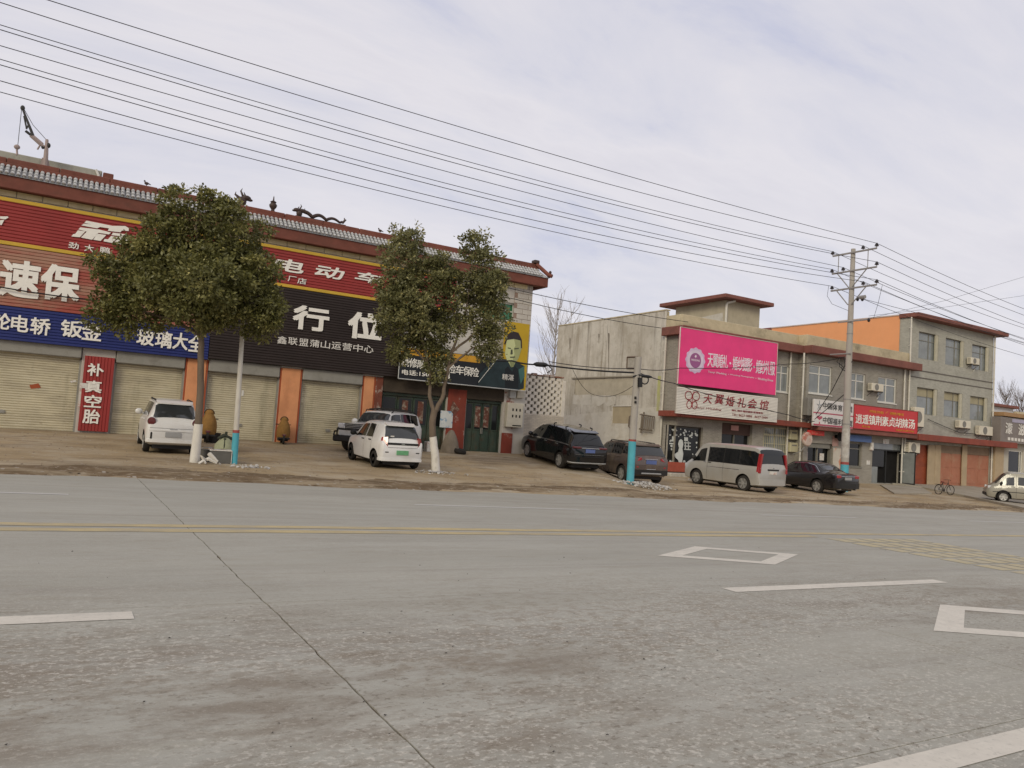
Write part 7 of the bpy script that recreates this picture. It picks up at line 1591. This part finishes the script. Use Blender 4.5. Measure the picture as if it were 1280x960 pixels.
# covered tyre stack by the red pillar
p = FP(560, 566, 28.9); t = thing('tarpaulin_heap', (p.x, 28.7, G(p.x, 28.7)), 'grey sheet draped over a heap by the red pillar between the green doors', 'heap', None, 0)
mb = MB(); mb.lathe((0, 0, 0), (0, 0, 1), [(.40, 0), (.38, .2), (.32, .45), (.22, .72), (.10, .92), (.001, .97)], 14)
for i, v in enumerate(mb.v): a = math.atan2(v[1], v[0]); mb.v[i] = (v[0]*(1+.13*math.sin(5*a)), v[1]*.8, v[2])
mb.build('sheet', mat('grey brown sheet', (.20, .165, .125), rough=.9, var=.2, scale=3), t, smooth=50)
mb = MB(); mb.lathe((.30, -.28, .10), (.15, -.2, 1), [(.14, -.08), (.24, -.09), (.28, -.03), (.28, .03), (.24, .09), (.14, .08)], 18); mb.build('tyre', M_TYRE, t, smooth=40)
p = FP(536, 560, 28.9); o = MB().bbox(p.x-.22, p.x+.22, 28.6, 28.95, G(p.x, 28.7)-.02, G(p.x, 28.7)+.42, .02).build('carton', M_PAPER); tag(o, 'small pale carton in front of the left green door', 'carton')
# bicycle lying low on the right forecourt
p0, p1 = gxy(1173, 618), gxy(1197, 620); t = thing('bicycle', tuple(p0), 'old dark bicycle standing before the terracotta doors', 'bicycle', None, math.atan2(p1.y-p0.y, p1.x-p0.x)); t.scale = (.84, .84, .84); wb = 1.06
M_BIKE = mat('dark bicycle frame', (.035, .028, .025), rough=.6, var=.2)
for x in (0, wb):
    mb = MB(); mb.tube([(x+.33*math.cos(a), 0, .34+.33*math.sin(a)) for a in [k*2*math.pi/24 for k in range(25)]], .024, 6); w_ = mb.build('wheel', M_TYRE, t, smooth=50)
    mb = MB(); [mb.tube([(x, .0, .34), (x+.32*math.cos(a), 0, .34+.32*math.sin(a))], .004, 3) for a in [k*2*math.pi/14 for k in range(14)]]; mb.build('spokes', M_ALU, w_)
mb = MB(); A, B_, C_, D_ = (0, 0, .34), (wb*.42, 0, .30), (wb*.33, 0, .80), (wb*.80, 0, .82)
for a, b_ in ((A, B_), (A, C_), (B_, C_), (B_, D_), (C_, D_), (D_, (wb, 0, .34))): mb.tube([a, b_], .02, 6)
mb.build('frame', M_BIKE, t); mb = MB(); mb.tube([D_, (wb*.78, 0, 1.0)], .016, 5); mb.tube([(wb*.70, -.28, 1.02), (wb*.80, -.1, 1.04), (wb*.80, .1, 1.04), (wb*.70, .28, 1.02)], .016, 6); mb.build('handlebar', M_BIKE, t)
mb = MB(); mb.ell((wb*.31, 0, .88), .14, .09, .045); mb.build('saddle', mat('dark red saddle', (.14, .025, .02), rough=.5), t, smooth=60)
mb = MB(); mb.bbox(-.24, .28, -.09, .09, .69, .72, .008); mb.tube([(-.15, -.05, .7), A], .01, 4); mb.build('luggage_rack', M_BIKE, t)
mb = MB(); mb.lathe((B_[0], -.04, B_[2]), (0, 1, 0), [(.10, 0), (.10, .015)], 12); mb.tube([(B_[0], .05, B_[2]), (B_[0]+.15, .12, B_[2]-.08)], .015, 4); mb.build('crank', M_BIKE, t)
# concrete apron with a kerb at the right, broken slabs
M_APR = mat('pale concrete apron', (.33, .295, .235), rough=.95, var=.12, scale=1, bump=.2, bscale=15, dirt=[((.24, .20, .15), .8, .48, .68, (1, 1, 1), .7)])
def apron(pts, th, name, m):
    mb = MB(); mb.prism([(x, y, G(x, y)-.15) for x, y in pts], (0, 0, .15+th)); return struct(mb.build(name, m))
ap = [gxy(1152, 611), gxy(1205, 621.5), gxy(1292, 640)]
mb = MB(); pts = [(q.x, q.y) for q in ap]+[(ap[2].x+14, ap[2].y-1), (ap[2].x+14, 28.9), (ap[0].x-1, 28.9)]
mb.prism([(x, y, G(x, y)-.3) for x, y in pts], (0, 0, .42)); struct(mb.build('pavement', M_APR))
q0 = gxy(1100, 607); q1_ = gxy(1150, 609); q2_ = gxy(1165, 618); q3_ = gxy(1118, 618)
mb = MB(); mb.prism([(q.x, q.y, G(q.x, q.y)-.1) for q in (q0, q1_, q2_, q3_)], (0, 0, .17)); struct(mb.build('broken_slab', M_APR))
# rubble
def rubble(name, px, py, rx, ry, n, m, label, smin, smax, seed, hill=0):
    p = gxy(px, py) if py > 0 else Vector((px, -py, 0)); rng = random.Random(seed); mb = MB()
    for _ in range(n):
        a, r = rng.uniform(0, 6.28), rng.random()**.85*(1+.35*math.sin(3*_)); x, y = p.x+rx*r*math.cos(a), p.y+ry*r*math.sin(a); s_ = rng.uniform(smin, smax); z = G(x, y)+.03+hill*(1-r)
        q = [Vector((rng.uniform(-1, 1), rng.uniform(-1, 1), rng.uniform(-.5, .6))).normalized()*s_*rng.uniform(.6, 1.1) for _k in range(6)]
        bm = bmesh.new(); [bm.verts.new(Vector((x, y, z))+v) for v in q]; bmesh.ops.convex_hull(bm, input=bm.verts[:]); mb.addbm(bm)
    o = mb.build(name, m); tag(o, label, 'rubble', None, 'stuff'); return o
M_RUB = mat('broken plaster', (.43, .41, .385), rough=.95, var=.15, scale=9); M_RUBD = mat('brown pebbles', (.25, .20, .15), rough=.95, var=.3, scale=9)
rubble('rubble', 19.35, -22.15, 1.35, .75, 460, M_RUB, 'heap of pale rubble at the foot of the short pole', .02, .085, 2, .20)
rubble('rubble', 545, 592, .8, .45, 90, M_RUB, 'pale plaster fragments round the forked tree foot', .02, .08, 3, .03)
rubble('rubble', 312, 585, .6, .3, 50, M_RUB, 'white fragments on the ground beside the thin cyan footed pole', .02, .09, 4)
rubble('rubble', 868, 600, .5, .3, 30, M_RUB, 'white scraps in front of the shop window by the minibus wheel', .03, .12, 5)
mb = MB(); rng = random.Random(11)
for _ in range(700):
    x = rng.uniform(-3, 40); y = edge_y(x)+rng.gauss(.7, .8)
    if y < 17: continue
    s_ = rng.uniform(.008, .035); z = max(vergez(x, y), bankz(x, y))+.004; q = [Vector((rng.uniform(-1, 1), rng.uniform(-1, 1), rng.uniform(-.6, .8)))*s_ for _k in range(5)]
    bm = bmesh.new(); [bm.verts.new(Vector((x, y, z))+v) for v in q]; bmesh.ops.convex_hull(bm, input=bm.verts[:]); mb.addbm(bm)
for _ in range(2200):
    x = rng.uniform(-4, 44); y = rng.uniform(18.2, 28.6)
    s_ = rng.uniform(.008, .030); z = vergez(x, y)+.004; q = [Vector((rng.uniform(-1, 1), rng.uniform(-1, 1), rng.uniform(-.5, .7)))*s_ for _k in range(5)]
    bm = bmesh.new(); [bm.verts.new(Vector((x, y, z))+v) for v in q]; bmesh.ops.convex_hull(bm, input=bm.verts[:]); mb.addbm(bm)
tag(mb.build('gravel', M_RUBD), 'loose stones along the dirt edge of the road', 'gravel', None, 'stuff')
mb = MB()
for _ in range(160):
    y = rng.uniform(2.5, 9); x = rng.uniform(-.6*y, 1.6*y); s_ = rng.uniform(.004, .012); q = [Vector((rng.uniform(-1, 1), rng.uniform(-1, 1), rng.uniform(0, .8)))*s_ for _k in range(6)]
    bm = bmesh.new(); [bm.verts.new(Vector((x, y, rz(x)+.002))+v) for v in q]; bmesh.ops.convex_hull(bm, input=bm.verts[:]); mb.addbm(bm)
tag(mb.build('road_grit', mat('dark grit', (.05, .045, .04), rough=1, var=.3)), 'small dark stones scattered on the road', 'grit', None, 'stuff')
mb = MB()
for _ in range(420):
    x = rng.uniform(-4, 42); y = rng.choice((rng.uniform(18.0, 28.5), edge_y(x)+abs(rng.gauss(.9, .7)))); s_ = rng.uniform(.02, .075); a = rng.uniform(0, 6.28); z = vergez(x, y)+.012
    mb.quad(*[(x+s_*math.cos(a+t)*rng.uniform(.5, 1), y+s_*math.sin(a+t)*rng.uniform(.5, 1), z+rng.uniform(0, .02)) for t in (0, 1.4, 3.1, 4.6)])
tag(mb.build('litter', mat('dead leaves and scraps', (.22, .17, .11), rough=.9, var=.5, scale=1.3, dirt=[((.55, .53, .48), .9, .58, .60, (1, 1, 1), .9)])), 'dead leaves and paper scraps scattered over the dirt forecourt', 'litter', None, 'stuff')
bpy.data.objects.remove(_to)
for o in list(bpy.data.objects):
    if '_world' in o: del o['_world']
